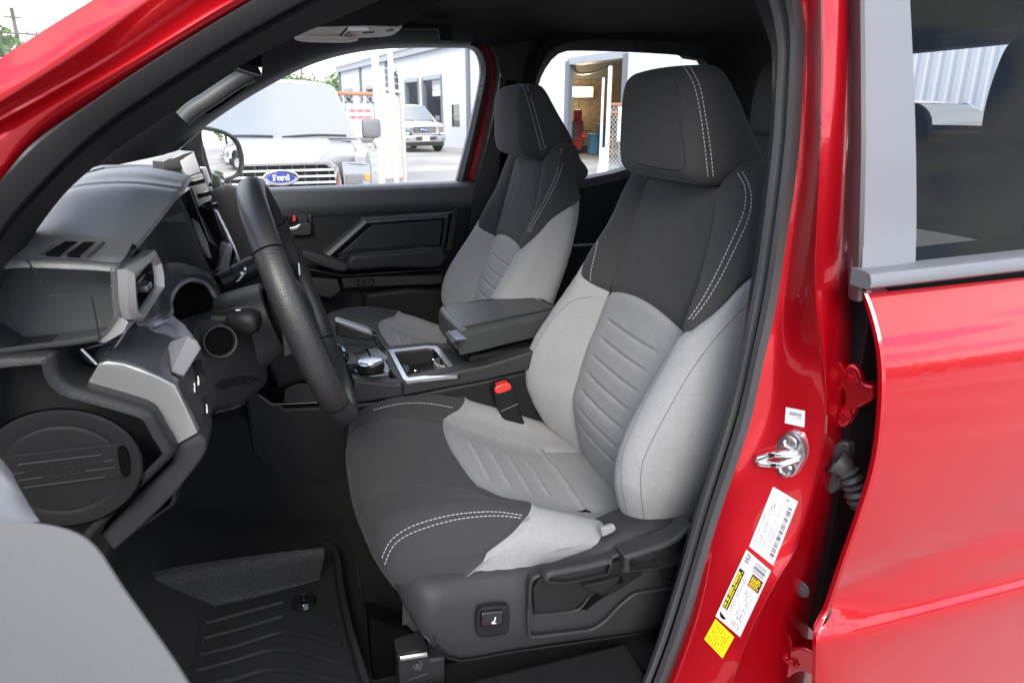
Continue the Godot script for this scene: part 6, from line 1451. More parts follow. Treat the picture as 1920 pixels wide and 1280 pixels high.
	part(fx, "catch", rbox(k + V(0, .006, 0), V(.006, .005, .012), .002), M.gloss_black)
	for q in [[V(-0.2009,0.737,0.4111),V(-0.1492,0.737,0.4042),V(-0.0837,0.737,0.3954)], [V(-0.2005,0.737,0.4452),V(-0.147,0.737,0.4402),V(-0.0843,0.737,0.4309)], [V(-0.2013,0.737,0.4793),V(-0.1598,0.737,0.4787),V(-0.1067,0.737,0.4697),V(-0.0832,0.737,0.4686),V(-0.0517,0.737,0.4844),V(0.0019,0.737,0.5245)], [V(-0.2036,0.737,0.511),V(-0.1577,0.737,0.5083),V(-0.1096,0.737,0.5012),V(-0.0829,0.737,0.5061),V(-0.0525,0.737,0.5234),V(0.0051,0.737,0.5654)], [V(-0.1902,0.737,0.5437),V(-0.1479,0.737,0.5448),V(-0.1121,0.737,0.5405),V(-0.0827,0.737,0.5465),V(-0.046,0.737,0.5663),V(0.0072,0.737,0.6062)], [V(-0.1727,0.737,0.5819),V(-0.1179,0.737,0.5771),V(-0.0824,0.737,0.5852),V(-0.047,0.737,0.604),V(0.0093,0.737,0.6423)], [V(-0.0304,0.737,0.449),V(-0.0015,0.737,0.4782)]]:
		part(m, "rib", sweep(even(cr(q.map(put), 5), 24), v2([-.0035, -.001, -.002, .0035, .002, .0035, .0035, -.001]), Vector3.UP), M.mat_rubber)
	part(m, "divider_rib", sweep(even(cr([V(-0.206,0.737,0.3994),V(-0.2062,0.737,0.4481),V(-0.2086,0.737,0.4924),V(-0.2109,0.737,0.5432)].map(put), 4), 12), v2([-.007, -.001, -.004, .006, .004, .006, .007, -.001]), Vector3.UP), M.mat_rubber)
	var dots := PackedVector3Array()
	for a in 5:
		for b in 5:
			var p := V(-0.2563,0.738,0.4098) + V(.014 * a, 0, .016 * b) + o
			dots.append_array(lathe(v2([.0, .003, .0015, .0028, .0025, .001, .0028, -.001]), p, Vector3.UP, 8))
	part(m, "nubs", dots, M.mat_rubber).set_meta("kind", "stuff")

# the open front door; only its armrest comes into view, the rest shades the doorway
func build_front_door() -> void:
	var d := group_of(truck, "front_door", "open driver's door whose pale grey armrest is close by")
	var top := [V(-0.2194,1.2716,0.9696),V(-0.1833,1.2746,0.9798),V(-0.1698,1.2755,0.9837),V(-0.155,1.2743,0.9888),V(-0.1419,1.2713,0.9939),V(-0.1317,1.266,0.9989),V(-0.1239,1.2568,1.0045),V(-0.1151,1.2405,1.013),V(-0.1022,1.2197,1.0242),V(-0.0894,1.1984,1.0356),V(-0.0804,1.1812,1.0444),V(-0.0567,1.1367,1.0672),V(-0.2345,1.1189,1.018)]
	part(d, "armrest", slab(cr(top, 2, true), V(-.05, -.08, .02), .008, 4), M.door_grey_plastic)
	part(d, "pull_cup", grid(csurf([[V(-0.2574,1.2865,0.8644),V(-0.2313,1.2871,0.8833),V(-0.2101,1.2834,0.9022),V(-0.1987,1.2743,0.9144)], [V(-0.237,1.2928,0.9126),V(-0.2145,1.2889,0.921),V(-0.1986,1.2831,0.928),V(-0.1885,1.2726,0.9348)], [V(-0.2332,1.2816,0.9288),V(-0.2078,1.2791,0.9376),V(-0.1891,1.2736,0.9453),V(-0.1784,1.2657,0.9514)], [V(-0.2252,1.2629,0.9598),V(-0.2006,1.265,0.9668),V(-0.179,1.2668,0.9729),V(-0.1654,1.2681,0.9767)]], 5, 5)), M.door_grey_plastic)
	part(d, "scuff", slab(cr([V(-0.1728,1.2515,0.9928),V(-0.1706,1.2527,0.9931),V(-0.1681,1.2518,0.9942),V(-0.1679,1.25,0.9948),V(-0.1707,1.2491,0.9943),V(-0.1724,1.2497,0.9935)], 2, true), V(0, -.001, 0), .0002), M.label_white)
	var a := V(-.50, .60, .84)
	var b := V(-.28, .60, 1.92)
	var up := V(0, .74, 0)
	part(d, "inner_panel", slab([a, b, b + up, a + up], V(-.05, 0, .01), .02, 3), M.charcoal_plastic)
	part(d, "outer_skin", slab([a + V(-.06, 0, .012), b + V(-.06, 0, .012), b + up + V(-.06, 0, .012), a + up + V(-.06, 0, .012)], V(-.05, 0, .01), .02, 3), M.red_paint)
	part(d, "window_frame", tube([a + up + V(-.05, 0, .1), a.lerp(b, .55) + up + V(-.04, .36, 0), b + up + V(-.04, .38, -.1), b + up + V(-.05, 0, 0)], .022, 8), M.black_plastic)
	part(d, "window_pane", grid([[a + up + V(-.05, 0, .1), b + up + V(-.05, 0, 0)], [a.lerp(b, .55) + up + V(-.04, .36, 0), b + up + V(-.04, .38, -.1)]]), M.window_glass)

# ---------- the lot outside ----------
func pair(a: Array, f: Callable) -> Array:  # a half outline and its mirror image across x
	var o := a.duplicate()
	for i in range(a.size() - 1, -1, -1): o.append(f.call(a[i]))
	return o

func make_pickup(called: String, label: String, paint: Material, at: Vector3, turn: float, group := "", full := true) -> Node3D:
	var t := thing(called, label, "pickup truck", at, turn, group)
	var mx := func(p): return V(-p.x, p.y, p.z)
	# bonnet: rows from the nose to the windscreen
	var hood := []
	for q in [[.02, 1.02, .60, .02], [-.02, 1.10, .72, .02], [-.10, 1.13, .84, .025], [-.4, 1.17, .92, .03], [-.8, 1.20, .95, .035], [-1.2, 1.225, .97, .03]]:
		var r := []
		for x in [-1.0, -.93, -.8, -.62, -.56, -.3, 0.0, .3, .56, .62, .8, .93, 1.0]:
			var y: float = q[1] - .10 * pow(absf(x), 7) + (q[3] if absf(x) < .6 else 0.0) - (.05 if absf(x) > .99 else 0.0)
			r.append(V(x * q[2] / .97, y, q[0] - .16 * pow(absf(x), 3)))
		hood.append(r)
	part(t, "bonnet", grid(csurf(hood, 3, 3)), paint)
	# flanks, cab and bed
	for s in [-1.0, 1.0]:
		var f := [V(.92, .62, -.10), V(.96, .62, -.35), V(.97, .95, -.42), V(.965, 1.08, -.78), V(.97, .95, -1.16), V(.97, .62, -1.22), V(.97, .45, -1.35), V(.97, .45, -3.55), V(.97, .7, -3.62), V(.97, 1.0, -3.85), V(.97, 1.02, -4.15), V(.97, .9, -4.45), V(.97, .6, -4.55), V(.97, .58, -5.6), V(.97, 1.32, -5.6), V(.97, 1.32, -3.55), V(.98, 1.26, -2.2), V(.98, 1.22, -1.2), V(.94, 1.14, -.35), V(.88, 1.08, -.12)]
		part(t, "flank", slab(f.map(func(p): return V(p.x * s, p.y, p.z)), V(-.12 * s, 0, 0), .02), paint)
		part(t, "side_window", slab([V(.93, 1.30, -1.6), V(.93, 1.30, -3.35), V(.80, 1.80, -3.2), V(.80, 1.80, -2.1)].map(func(p): return V(p.x * s, p.y, p.z)), V(-.03 * s, 0, 0), .006), M.dark_glass)
		part(t, "pillar", slab([V(.955, 1.24, -1.18), V(.97, 1.26, -1.45), V(.80, 1.84, -2.12), V(.74, 1.86, -1.98)].map(func(p): return V(p.x * s, p.y, p.z)), V(-.05 * s, 0, -.02), .01), paint)
		for zz in [-.78, -4.05]:
			var wh := group_of(t, "wheel")
			part(wh, "tyre", lathe(v2([.24, -.12, .36, -.13, .395, -.09, .395, .09, .36, .13, .24, .12]), V(.84 * s, .40, zz), V(1, 0, 0), 28), M.tyre)
			part(wh, "rim", lathe(v2([.0, .05, .08, .06, .1, .03, .2, .05, .24, .1, .25, .12]) if s > 0 else v2([.0, -.05, .08, -.06, .1, -.03, .2, -.05, .24, -.1, .25, -.12]), V(.84 * s, .40, zz), V(1, 0, 0), 24), M.galvanised)
		var mir := group_of(t, "door_mirror")
		part(mir, "shell", rbox(V(1.16 * s, 1.34, -1.55), V(.24, .24, .10), .05), M.grey_plastic)
		part(mir, "foot", rbox(V(1.04 * s, 1.20, -1.55), V(.26, .06, .08), .02), M.grey_plastic)
	part(t, "roof", grid(csurf([-1.0, -.9, -.5, 0.0, .5, .9, 1.0].map(func(x): return [V(.74 * x, 1.87 - .05 * pow(absf(x), 5), -1.98), V(.76 * x, 1.925 - .06 * pow(absf(x), 5), -2.3), V(.77 * x, 1.935 - .06 * pow(absf(x), 5), -3.0), V(.76 * x, 1.90 - .06 * pow(absf(x), 5), -3.45)]), 3, 3)), paint)
	part(t, "windscreen", grid(csurf([-1.0, -.5, 0.0, .5, 1.0].map(func(x): return [V(.93 * x, 1.235, -1.19 + .10 * (1 - x * x)), V(.83 * x, 1.56, -1.60 + .08 * (1 - x * x)), V(.745 * x, 1.865, -1.98 + .06 * (1 - x * x))]), 3, 3)), M.car_glass)
	part(t, "cab_back", slab([V(-.8, 1.2, -3.5), V(.8, 1.2, -3.5), V(.74, 1.88, -3.4), V(-.74, 1.88, -3.4)], V(0, 0, .05), .01), M.dark_glass)
	part(t, "tailgate", slab([V(-.95, .6, -5.6), V(.95, .6, -5.6), V(.95, 1.3, -5.6), V(-.95, 1.3, -5.6)], V(0, 0, .06), .01), paint)
	part(t, "chassis", rbox(V(0, .55, -2.9), V(1.7, .3, 5.2), .05), M.dark_inside)
	part(t, "cowl", slab([V(-.93, 1.222, -1.12), V(.93, 1.222, -1.12), V(.93, 1.232, -1.24), V(-.93, 1.232, -1.24)], V(0, -.02, 0), .004), M.grey_plastic)
	for e in [[-.72, -.02], [.08, .80]]:
		var wipe := [V(e[0], 1.255, -1.115), V(lerpf(e[0], e[1], .5), 1.275, -1.10), V(e[1], 1.265, -1.105)]
		part(t, "wiper", tube(cr(wipe, 4), .014, 6), M.tyre)
	# face
	var g := group_of(t, "grille")
	var out := [V(-.50, 1.045, .02), V(.50, 1.045, .02), V(.585, .99, .015), V(.60, .82, .03), V(.57, .72, .03), V(-.57, .72, .03), V(-.60, .82, .03), V(-.585, .99, .015)]
	part(g, "backing", slab(out.map(func(p): return V(p.x * .95, lerpf(.88, p.y, .95), p.z - .04)), V(0, 0, -.05), .005), M.void_black)
	var ins := out.map(func(p): return V(p.x * .89, lerpf(.88, p.y, .84), p.z))
	part(g, "surround", grid([out.map(func(p): return p + V(0, 0, -.08)), out, out.map(func(p): return V(p.x * .98, lerpf(.88, p.y, .96), p.z + .03)), ins.map(func(p): return p + V(0, 0, .02)), ins.map(func(p): return p + V(0, 0, -.06))], true), M.chrome if full else M.galvanised, "", 25.0)
	for k in 4:
		var y := .965 - .062 * k
		part(g, "bar", slab([V(-.535, y - .012, .035), V(.535, y - .012, .035), V(.535, y + .013, .03), V(-.535, y + .013, .03)], V(0, 0, -.05), .006), M.chrome)
	for k in 9: part(g, "upright", rbox(V(-.48 + .12 * k, .88, -.01), V(.006, .30, .02), .002), M.grey_plastic)
	var em := group_of(t, "emblem")
	var oval := func(a, b, z): return range(40).map(func(k): return V(cos(TAU * k / 40) * a, .90 + sin(TAU * k / 40) * b, z))
	part(em, "plate", slab(oval.call(.175, .08, .055), V(0, 0, -.05), .012, 3), M.chrome)
	part(em, "oval", slab(oval.call(.135, .054, .058), V(0, 0, -.01), .004), M.badge_blue)
	letters(em, "lettering", "Ford", Transform3D(Basis(), V(0, .898, .059)), .052, .006, M.label_white, "Droid Serif", 700, true)
	for s in [-1.0, 1.0]:
		var hl := group_of(t, "headlight")
		part(hl, "lens", slab([V(.62, 1.035, .0), V(.80, 1.03, -.04), V(.925, 1.0, -.13), V(.935, .80, -.13), V(.90, .715, -.09), V(.63, .71, .02)].map(func(p): return V(p.x * s, p.y, p.z)), V(0, 0, -.1), .015, 3), M.lamp_clear)
		part(hl, "inner_block", rbox(V(.73 * s, .86, .0), V(.17, .10, .05), .012), M.grey_plastic)
		part(hl, "low_lamp", rbox(V(.76 * s, .765, .0), V(.16, .07, .05), .012), M.label_white)
		part(hl, "side_marker", rbox(V(.875 * s, .87, -.085), V(.06, .07, .04), .008), M.amber)
		part(t, "fog_lamp", rbox(V(.72 * s, .56, .09), V(.17, .09, .04), .012), M.dark_inside)
		part(t, "fog_lens", rbox(V(.73 * s, .56, .108), V(.10, .05, .02), .008), M.lamp_clear)
	part(t, "bumper", grid(csurf([[V(-.97, .68, -.15), V(-.8, .69, .06), V(0, .69, .11), V(.8, .69, .06), V(.97, .68, -.15)], [V(-.98, .64, -.13), V(-.82, .65, .09), V(0, .65, .14), V(.82, .65, .09), V(.98, .64, -.13)], [V(-.98, .50, -.13), V(-.82, .48, .09), V(0, .48, .14), V(.82, .48, .09), V(.98, .50, -.13)], [V(-.96, .44, -.15), V(-.8, .42, .05), V(0, .42, .10), V(.8, .42, .05), V(.96, .44, -.15)]], 4, 3)), M.chrome if full else paint)
	part(t, "bumper_grille", rbox(V(0, .57, .135), V(.86, .13, .04), .012), M.dark_inside)
	part(t, "plate", rbox(V(0, .56, .165), V(.31, .155, .012), .004), M.label_white)
	part(t, "air_dam", slab([V(-.85, .42, .03), V(.85, .42, .03), V(.8, .26, -.02), V(-.8, .26, -.02)], V(0, 0, -.05), .01), M.dark_inside)
	return t

func wall_at(z: float, y: float, out := 0.0) -> Vector3:  # a point on the front of the service building
	return V(7.6 + (z + 31.5) * .152 - out * .9886, y, z + out * .1503)

func corrugated(parent: Node3D, z0: float, z1: float, y0: float, y1: float, called := "siding_panel") -> void:
	var n := maxi(2, int(absf(z1 - z0) / .22))
	var rows := [[], []]
	for k in n:
		for e in [[0.0, 0.0], [.3, 0.0], [.42, .035], [.88, .035]]:
			var z := lerpf(z0, z1, (k + e[0]) / n)
			rows[0].append(wall_at(z, y0, e[1]))
			rows[1].append(wall_at(z, y1, e[1]))
	for q in [0, 1]: rows[q].append(wall_at(z1, [y0, y1][q]))
	part(parent, called, grid(rows), M.pale_siding, "", 20.0)

func wall_box(parent: Node3D, called: String, z0: float, z1: float, y0: float, y1: float, out: float, deep: float, m: Material) -> MeshInstance3D:
	return part(parent, called, slab([wall_at(z0, y0, out), wall_at(z1, y0, out), wall_at(z1, y1, out), wall_at(z0, y1, out)], V(deep, 0, -deep * .152), .01), m)

func build_service_building() -> void:
	var b := thing("service_building", "pale corrugated metal service building with dark open bays", "building", wall_at(-30, 0))
	b.position = Vector3.ZERO
	# openings: from z, to z, sill, head
	var holes := [[-53.9, -51.5, 0.0, 3.25], [-49.4, -48.7, 0.0, 3.1], [-47.6, -44.4, 0.0, 3.2], [-41.3, -39.9, 0.0, 3.95], [-39.2, -36.95, 0.0, 3.3], [-36.3, -33.5, 0.0, 3.3], [-32.3, -31.3, .95, 1.95], [-21.5, -18.2, 0.0, 3.2]]
	var z := -55.0
	for h in holes:
		corrugated(b, z, h[0], 0.95, 4.5)
		corrugated(b, z, h[0], 0.0, 0.97, "lower_siding_panel")
		corrugated(b, h[0], h[1], h[3], 4.5)
		if h[2] > 0: corrugated(b, h[0], h[1], 0.0, h[2], "lower_siding_panel")
		else:
			wall_box(b, "bay_jamb", h[0] - .14, h[0] + .12, 0, h[3], .06, .18, M.grey_steel)
			wall_box(b, "bay_jamb", h[1] - .12, h[1] + .14, 0, h[3], .06, .18, M.grey_steel)
			wall_box(b, "bay_head", h[0], h[1], h[3] - .12, h[3] + .1, .05, .5, M.fascia_grey)
		z = h[1]
	corrugated(b, z, -7.4, 0.95, 5.6)
	corrugated(b, z, -7.4, 0.0, 0.97, "lower_siding_panel")
	corrugated(b, -31, -7.4, 4.5, 5.6)
	for zz in [-54.9, -48.75, -42.6, -30.0, -24.0]: wall_box(b, "downpipe", zz - .13, zz + .13, 0, 4.5, .16, .15, M.grey_steel)
	wall_box(b, "fascia", -55.3, -7.2, 4.5, 4.95, .25, .3, M.fascia_grey)
	var ro := [wall_at(-55.3, 4.96, .3), wall_at(-7.2, 4.96, .3), wall_at(-7.2, 6.2, -9), wall_at(-55.3, 6.2, -9)]
	part(b, "roof", slab(ro, V(0, -.15, 0), .01), M.fascia_grey)
	part(b, "far_end_wall", slab([wall_at(-55, 0), wall_at(-55, 4.5), wall_at(-55, 4.5, -9), wall_at(-55, 0, -9)], V(0, 0, .1), .01), M.pale_siding)
	part(b, "near_end_wall", slab([wall_at(-7.4, 0), wall_at(-7.4, 5.0), wall_at(-7.4, 5.0, -9), wall_at(-7.4, 0, -9)], V(0, 0, -.1), .01), M.pale_siding)
	part(b, "back_wall", slab([wall_at(-55, 0, -9), wall_at(-55, 5, -9), wall_at(-7.4, 5, -9), wall_at(-7.4, 0, -9)], V(.1, 0, 0), .01), M.shop_grey)
	part(b, "workshop_floor", slab([wall_at(-55, .02, -.1), wall_at(-7.4, .02, -.1), wall_at(-7.4, .02, -9), wall_at(-55, .02, -9)], V(0, -.05, 0), .004), M.concrete)
	var rd := group_of(b, "roller_door", "white sectional door half raised")
	for k in 3: part(rd, "section", slab([wall_at(-35.6, 2.4 + .3 * k, -.25), wall_at(-33.6, 2.4 + .3 * k, -.25), wall_at(-33.6, 2.685 + .3 * k, -.25), wall_at(-35.6, 2.685 + .3 * k, -.25)], V(.05, 0, 0), .01), M.roller_white)
	rd = group_of(b, "roller_door", "white sectional door near the far end")
	for k in 3: part(rd, "section", slab([wall_at(-47.4, 2.3 + .3 * k, -.25), wall_at(-44.6, 2.3 + .3 * k, -.25), wall_at(-44.6, 2.585 + .3 * k, -.25), wall_at(-47.4, 2.585 + .3 * k, -.25)], V(.05, 0, 0), .01), M.roller_white)
	var wn := group_of(b, "side_window", "small dark window above the lower siding")
	wall_box(wn, "pane", -32.3, -31.3, .95, 1.95, -.04, .02, M.dark_glass)
	wall_box(wn, "frame", -32.33, -31.27, 1.42, 1.46, .0, .03, M.grey_steel)
	# the bay beside the parked trucks: timber partition, dark rafters, lamp panel
	var bay := group_of(b, "workshop_bay", "open bay lined with brown boards")
	for k in 16: part(bay, "board", slab([V(8.4 + .55 * k, .02, -28), V(8.93 + .55 * k, .02, -28), V(8.93 + .55 * k, 2.95, -28), V(8.4 + .55 * k, 2.95, -28)], V(0, 0, -.04), .012), M.wood_panel)
	part(bay, "upper_wall", slab([V(8, 2.95, -28.05), V(17.5, 2.95, -28.05), V(17.5, 4.6, -28.05), V(8, 4.6, -28.05)], V(0, 0, -.05), .01), M.shop_grey)
	part(bay, "ceiling", slab([wall_at(-28, 4.4, -.2), wall_at(-8, 4.4, -.2), wall_at(-8, 4.4, -9), wall_at(-28, 4.4, -9)], V(0, .05, 0), .01), M.shop_grey)
	for k in 5: part(bay, "rafter", slab([V(9.3, 3.5, -27.5 + 2 * k), V(17, 3.7, -27.5 + 2 * k), V(17, 3.9, -27.5 + 2 * k), V(9.3, 3.7, -27.5 + 2 * k)], V(0, 0, -.12), .01), M.shop_grey)
	part(bay, "pipe", tube(cr([V(11.2, 4.3, -26.5), V(11.3, 3.4, -26.4), V(11.6, 3.1, -26.4), V(12.5, 3.3, -26.2), V(13, 3.9, -26)], 4), .05, 8), M.galvanised)
	part(bay, "hose_reel", lathe(v2([0, .1, .16, .1, .18, 0, .16, -.1, 0, -.1]), V(10.4, 3.1, -25.5), V(0, 0, 1), 16), M.galvanised)
	var lm := group_of(b, "lamp_panel", "glowing rectangular lamp on the bay wall")
	part(lm, "lamp_glow", rbox(V(12.1, 2.43, -27.4), V(1.0, .36, .04), .01), M.lamp_glow)
	part(lm, "lamp_frame", rbox(V(12.1, 2.43, -27.44), V(1.06, .42, .04), .01), M.galvanised)
	var li := OmniLight3D.new()
	li.name = "bay_light"
	li.light_color = Color(1, .9, .72)
	li.light_energy = 2.0
	li.light_size = .4
	li.omni_range = 20
	li.omni_attenuation = 2.0
	li.shadow_enabled = true
	li.position = V(12.1, 2.43, -27.05)
	add_child(li)
	# what stands in the bay
	var t := thing("tool_chest", "red rolling tool chest with dark drawers in the open bay", "tool chest", V(10.75, .02, -25.0))
	part(t, "cabinet", rbox(V(0, .72, 0), V(.62, 1.1, .45), .02), M.tool_red)
	for k in 5: part(t, "drawer", rbox(V(-.06, .55 + .15 * k, .23), V(.42, .12, .02), .006), M.grey_steel)
	part(t, "top_box", rbox(V(.2, 1.42, 0), V(.2, .5, .4), .02), M.tool_red)
	part(t, "side_tray", rbox(V(.52, .62, .05), V(.4, .1, .4), .02), M.tool_red)
	for s in [-.25, .25]: part(t, "castor", lathe(v2([.0, -.03, .08, -.03, .08, .03, 0, .03]), V(s, .09, .1), V(1, 0, 0), 14), M.tyre)
	t = thing("work_stand", "dark bench stand with a yellow case beside the tool chest", "work stand", V(11.35, .02, -25.3))
	part(t, "post", tube([V(0, 0, 0), V(0, .6, 0), V(-.05, 1.25, 0)], .03, 8), M.grey_steel)
	part(t, "tray", rbox(V(0, .88, 0), V(.5, .05, .35), .01), M.dark_inside)
	part(t, "case", rbox(V(-.12, .72, .05), V(.22, .26, .25), .02), M.box_orange)
	part(t, "foot", rbox(V(0, .16, 0), V(.5, .3, .3), .03), M.dark_inside)
	for e in [[11.47, .78, "short blue plastic bin on the bay floor", .3], [11.84, 1.16, "tall blue plastic bin on the bay floor", .28]]:
		t = thing("blue_bin", e[2], "bin", V(e[0] - .1, .02, -24.4), 0, "blue bins in the bay")
		part(t, "body", rbox(V(0, e[1] * .48, 0), V(e[3], e[1] * .94, .3), .02), M.bin_blue)
		part(t, "rim", rbox(V(0, e[1] * .96, 0), V(e[3] + .04, .05, .34), .01), M.bin_blue)
	t = thing("step_ladder", "small orange step ladder behind the chain-link fence", "ladder", V(11.35, .02, -22.2))
	for s in [-.22, .22]:
		part(t, "rail", tube([V(s, 0, .2), V(s * .8, .85, 0)], .03, 6), M.box_orange)
		part(t, "leg", tube([V(s, 0, -.3), V(s * .8, .85, 0)], .02, 6), M.box_orange)
	for k in 3: part(t, "step", rbox(V(0, .25 + .25 * k, .14 - .055 * k), V(.4, .03, .1), .01), M.box_orange)

func chain_link(a: Vector3, b: Vector3, y0: float, y1: float, pitch: float, r: float) -> PackedVector3Array:
	var s := PackedVector3Array()
	var l := a.distance_to(b)
	var h := y1 - y0
	var d := (b - a).normalized()
	for sg in [1.0, -1.0]:
		var k := -h
		while k < l:
			var u0 := maxf(k, 0)
			var u1 := minf(k + h, l)
			if u1 > u0:
				var p0 := a + d * u0 + V(0, y0 + (u0 - k) if sg > 0 else y1 - (u0 - k), 0)
				var p1 := a + d * u1 + V(0, y0 + (u1 - k) if sg > 0 else y1 - (u1 - k), 0)
				s.append_array(sweep([p0, p1], ring2(r, 3), V(.3, .1, .9), true))
			k += pitch
	return s

func post(parent: Node3D, p: Vector3, h: float, r: float, m: Material, called := "post") -> void:
	part(parent, called, lathe(v2([r, 0, r, h, r * .8, h + .02, 0, h + .03]), p, Vector3.UP, 14), m)

func build_fences() -> void:
	var f := thing("chain_link_fence", "chain-link fence with a rusty top rail beside the silver truck", "fence", V(.3, 0, -15.6))
	var a := V(-2.2, 0, -15.8)
	var b := V(1.85, 0, -15.0)
	var o := -f.position
	part(f, "top_rail", tube([a + o + V(0, 2.02, 0), b + o + V(0, 1.94, 0)], .045, 8), M.rusty_steel)
	part(f, "mesh", chain_link(a + o, b + o, .05, 2.0, .16, .006), M.galvanised).set_meta("kind", "stuff")
	part(f, "bent_bar", tube([V(-.15, 1.9, .1) + V(.1, 0, 0), V(.05, 2.3, .1), V(.12, 2.75, .1)], .022, 6), M.pole_wood)
	f = thing("fence_gate", "tall gate of pale posts with a rust-stained mesh panel", "gate", V(2.2, 0, -15.0))
	o = -f.position
	post(f, V(1.93, 0, -14.9) + o, 2.72, .075, M.white_post)
	post(f, V(2.28, 0, -15.0) + o, 2.78, .06, M.white_post)
	post(f, V(2.50, 0, -15.1) + o, 2.5, .05, M.galvanised)
	for k in 4: part(f, "barbed_wire", tube([V(1.9, 2.1 + .14 * k, -14.9) + o, V(2.55, 2.0 + .14 * k, -15.1) + o], .007, 4), M.galvanised)
	part(f, "mesh_panel", chain_link(V(1.98, 0, -14.85) + o, V(2.5, 0, -15.05) + o, .05, 2.05, .11, .004), M.rusty_steel).set_meta("kind", "stuff")
	part(f, "slat_sheet", slab([V(1.98, .1, -14.93) + o, V(2.48, .1, -15.13) + o, V(2.48, 1.9, -15.13) + o, V(1.98, 2.0, -14.93) + o], V(0, 0, -.01), .002), M.pale_slats)
	part(f, "top_bar", tube([V(1.96, 2.08, -14.85) + o, V(2.52, 1.98, -15.05) + o], .03, 6), M.white_post)
	f = thing("yard_fence", "white fence posts with chain-link in front of the open bay", "fence", V(7.6, 0, -15.3))
	o = -f.position
	post(f, V(7.72, 0, -15.2) + o, 2.62, .05, M.white_post)
	post(f, V(7.72 - .13, 0, -15.3) + o, 2.35, .03, M.white_post)
	part(f, "base", lathe(v2([.16, 0, .11, .3, .05, .7]), V(7.72 - .1, 0, -15.2) + o, Vector3.UP, 12), M.white_post)
	part(f, "mesh", chain_link(V(7.72, 0, -15.2) + o, V(9.6, 0, -15.6) + o, .05, 1.75, .12, .006), M.galvanised).set_meta("kind", "stuff")
	for y in [1.75, 1.55]: part(f, "rail", tube([V(7.72, y, -15.2) + o, V(9.6, y, -15.6) + o], .035, 8), M.rusty_steel)
	part(f, "notice_board", slab([V(8.0, .85, -15.2) + o, V(8.5, .85, -15.3) + o, V(8.5, 1.7, -15.3) + o, V(8.0, 1.7, -15.2) + o], V(0, 0, -.03), .005), M.label_white, "blank white board")
	var sg := thing("yard_sign", "white sign with red lettering on the fence", "sign", V(1.65, 0, -16.4))
	part(sg, "board", slab([V(-.3, 1.0, 0), V(.35, 1.0, 0), V(.35, 1.75, 0), V(-.3, 1.75, 0)], V(0, 0, -.02), .004), M.label_white)
	for k in 2: part(sg, "red_band", slab([V(-.25, 1.4 + .15 * k, .004), V(.3, 1.4 + .15 * k, .004), V(.3, 1.48 + .15 * k, .004), V(-.25, 1.48 + .15 * k, .004)], V(0, 0, -.004), .001), M.sign_red)
	part(sg, "stake", tube([V(0, 0, -.05), V(0, 1.7, -.05)], .03, 6), M.galvanised)

func make_tree(label: String, at: Vector3, h: float, r: float, m: Material, sd: int, n := 2600, group := "trees beyond the lot") -> void:
	var t := thing("leafy_tree", label, "tree", at, 0.0, group)
	var g := RandomNumberGenerator.new()
	g.seed = sd
	part(t, "trunk", tube(cr([V(0, -.2, 0), V(.1, h * .25, 0), V(-.1, h * .5, .1), V(.1, h * .75, 0)], 4), r * .07, 8), M.bark)
	for k in 5:
		var a := TAU * k / 5 + g.randf()
		part(t, "limb", tube(cr([V(0, h * .35, 0), V(cos(a) * r * .35, h * .55, sin(a) * r * .35), V(cos(a) * r * .7, h * .7, sin(a) * r * .7)], 3), r * .025, 6), M.bark)
	var cl := []
	for k in 34:
		var d := Vector3(g.randfn(), g.randfn(), g.randfn()).normalized() * pow(g.randf(), .4)
		cl.append([V(d.x * r * .85, h * .62 + d.y * h * .34, d.z * r * .85), g.randf_range(.16, .34) * r])
	var s := PackedVector3Array()
	for k in n:
		var c = cl[g.randi() % cl.size()]
		var d: Vector3 = Vector3(g.randfn(), g.randfn() * .8, g.randfn()).normalized() * c[1] * pow(g.randf(), .35)
		var p: Vector3 = c[0] + d
		var u := Vector3(g.randfn(), g.randfn(), g.randfn()).normalized() * r * .055
		var w := u.cross(Vector3(g.randfn(), g.randfn(), g.randfn())).normalized() * r * .035
		s.append_array([p - u, p + w, p + u, p - u, p + u, p - w])
	part(t, "crown", s, m, "", 1.0).set_meta("kind", "stuff")

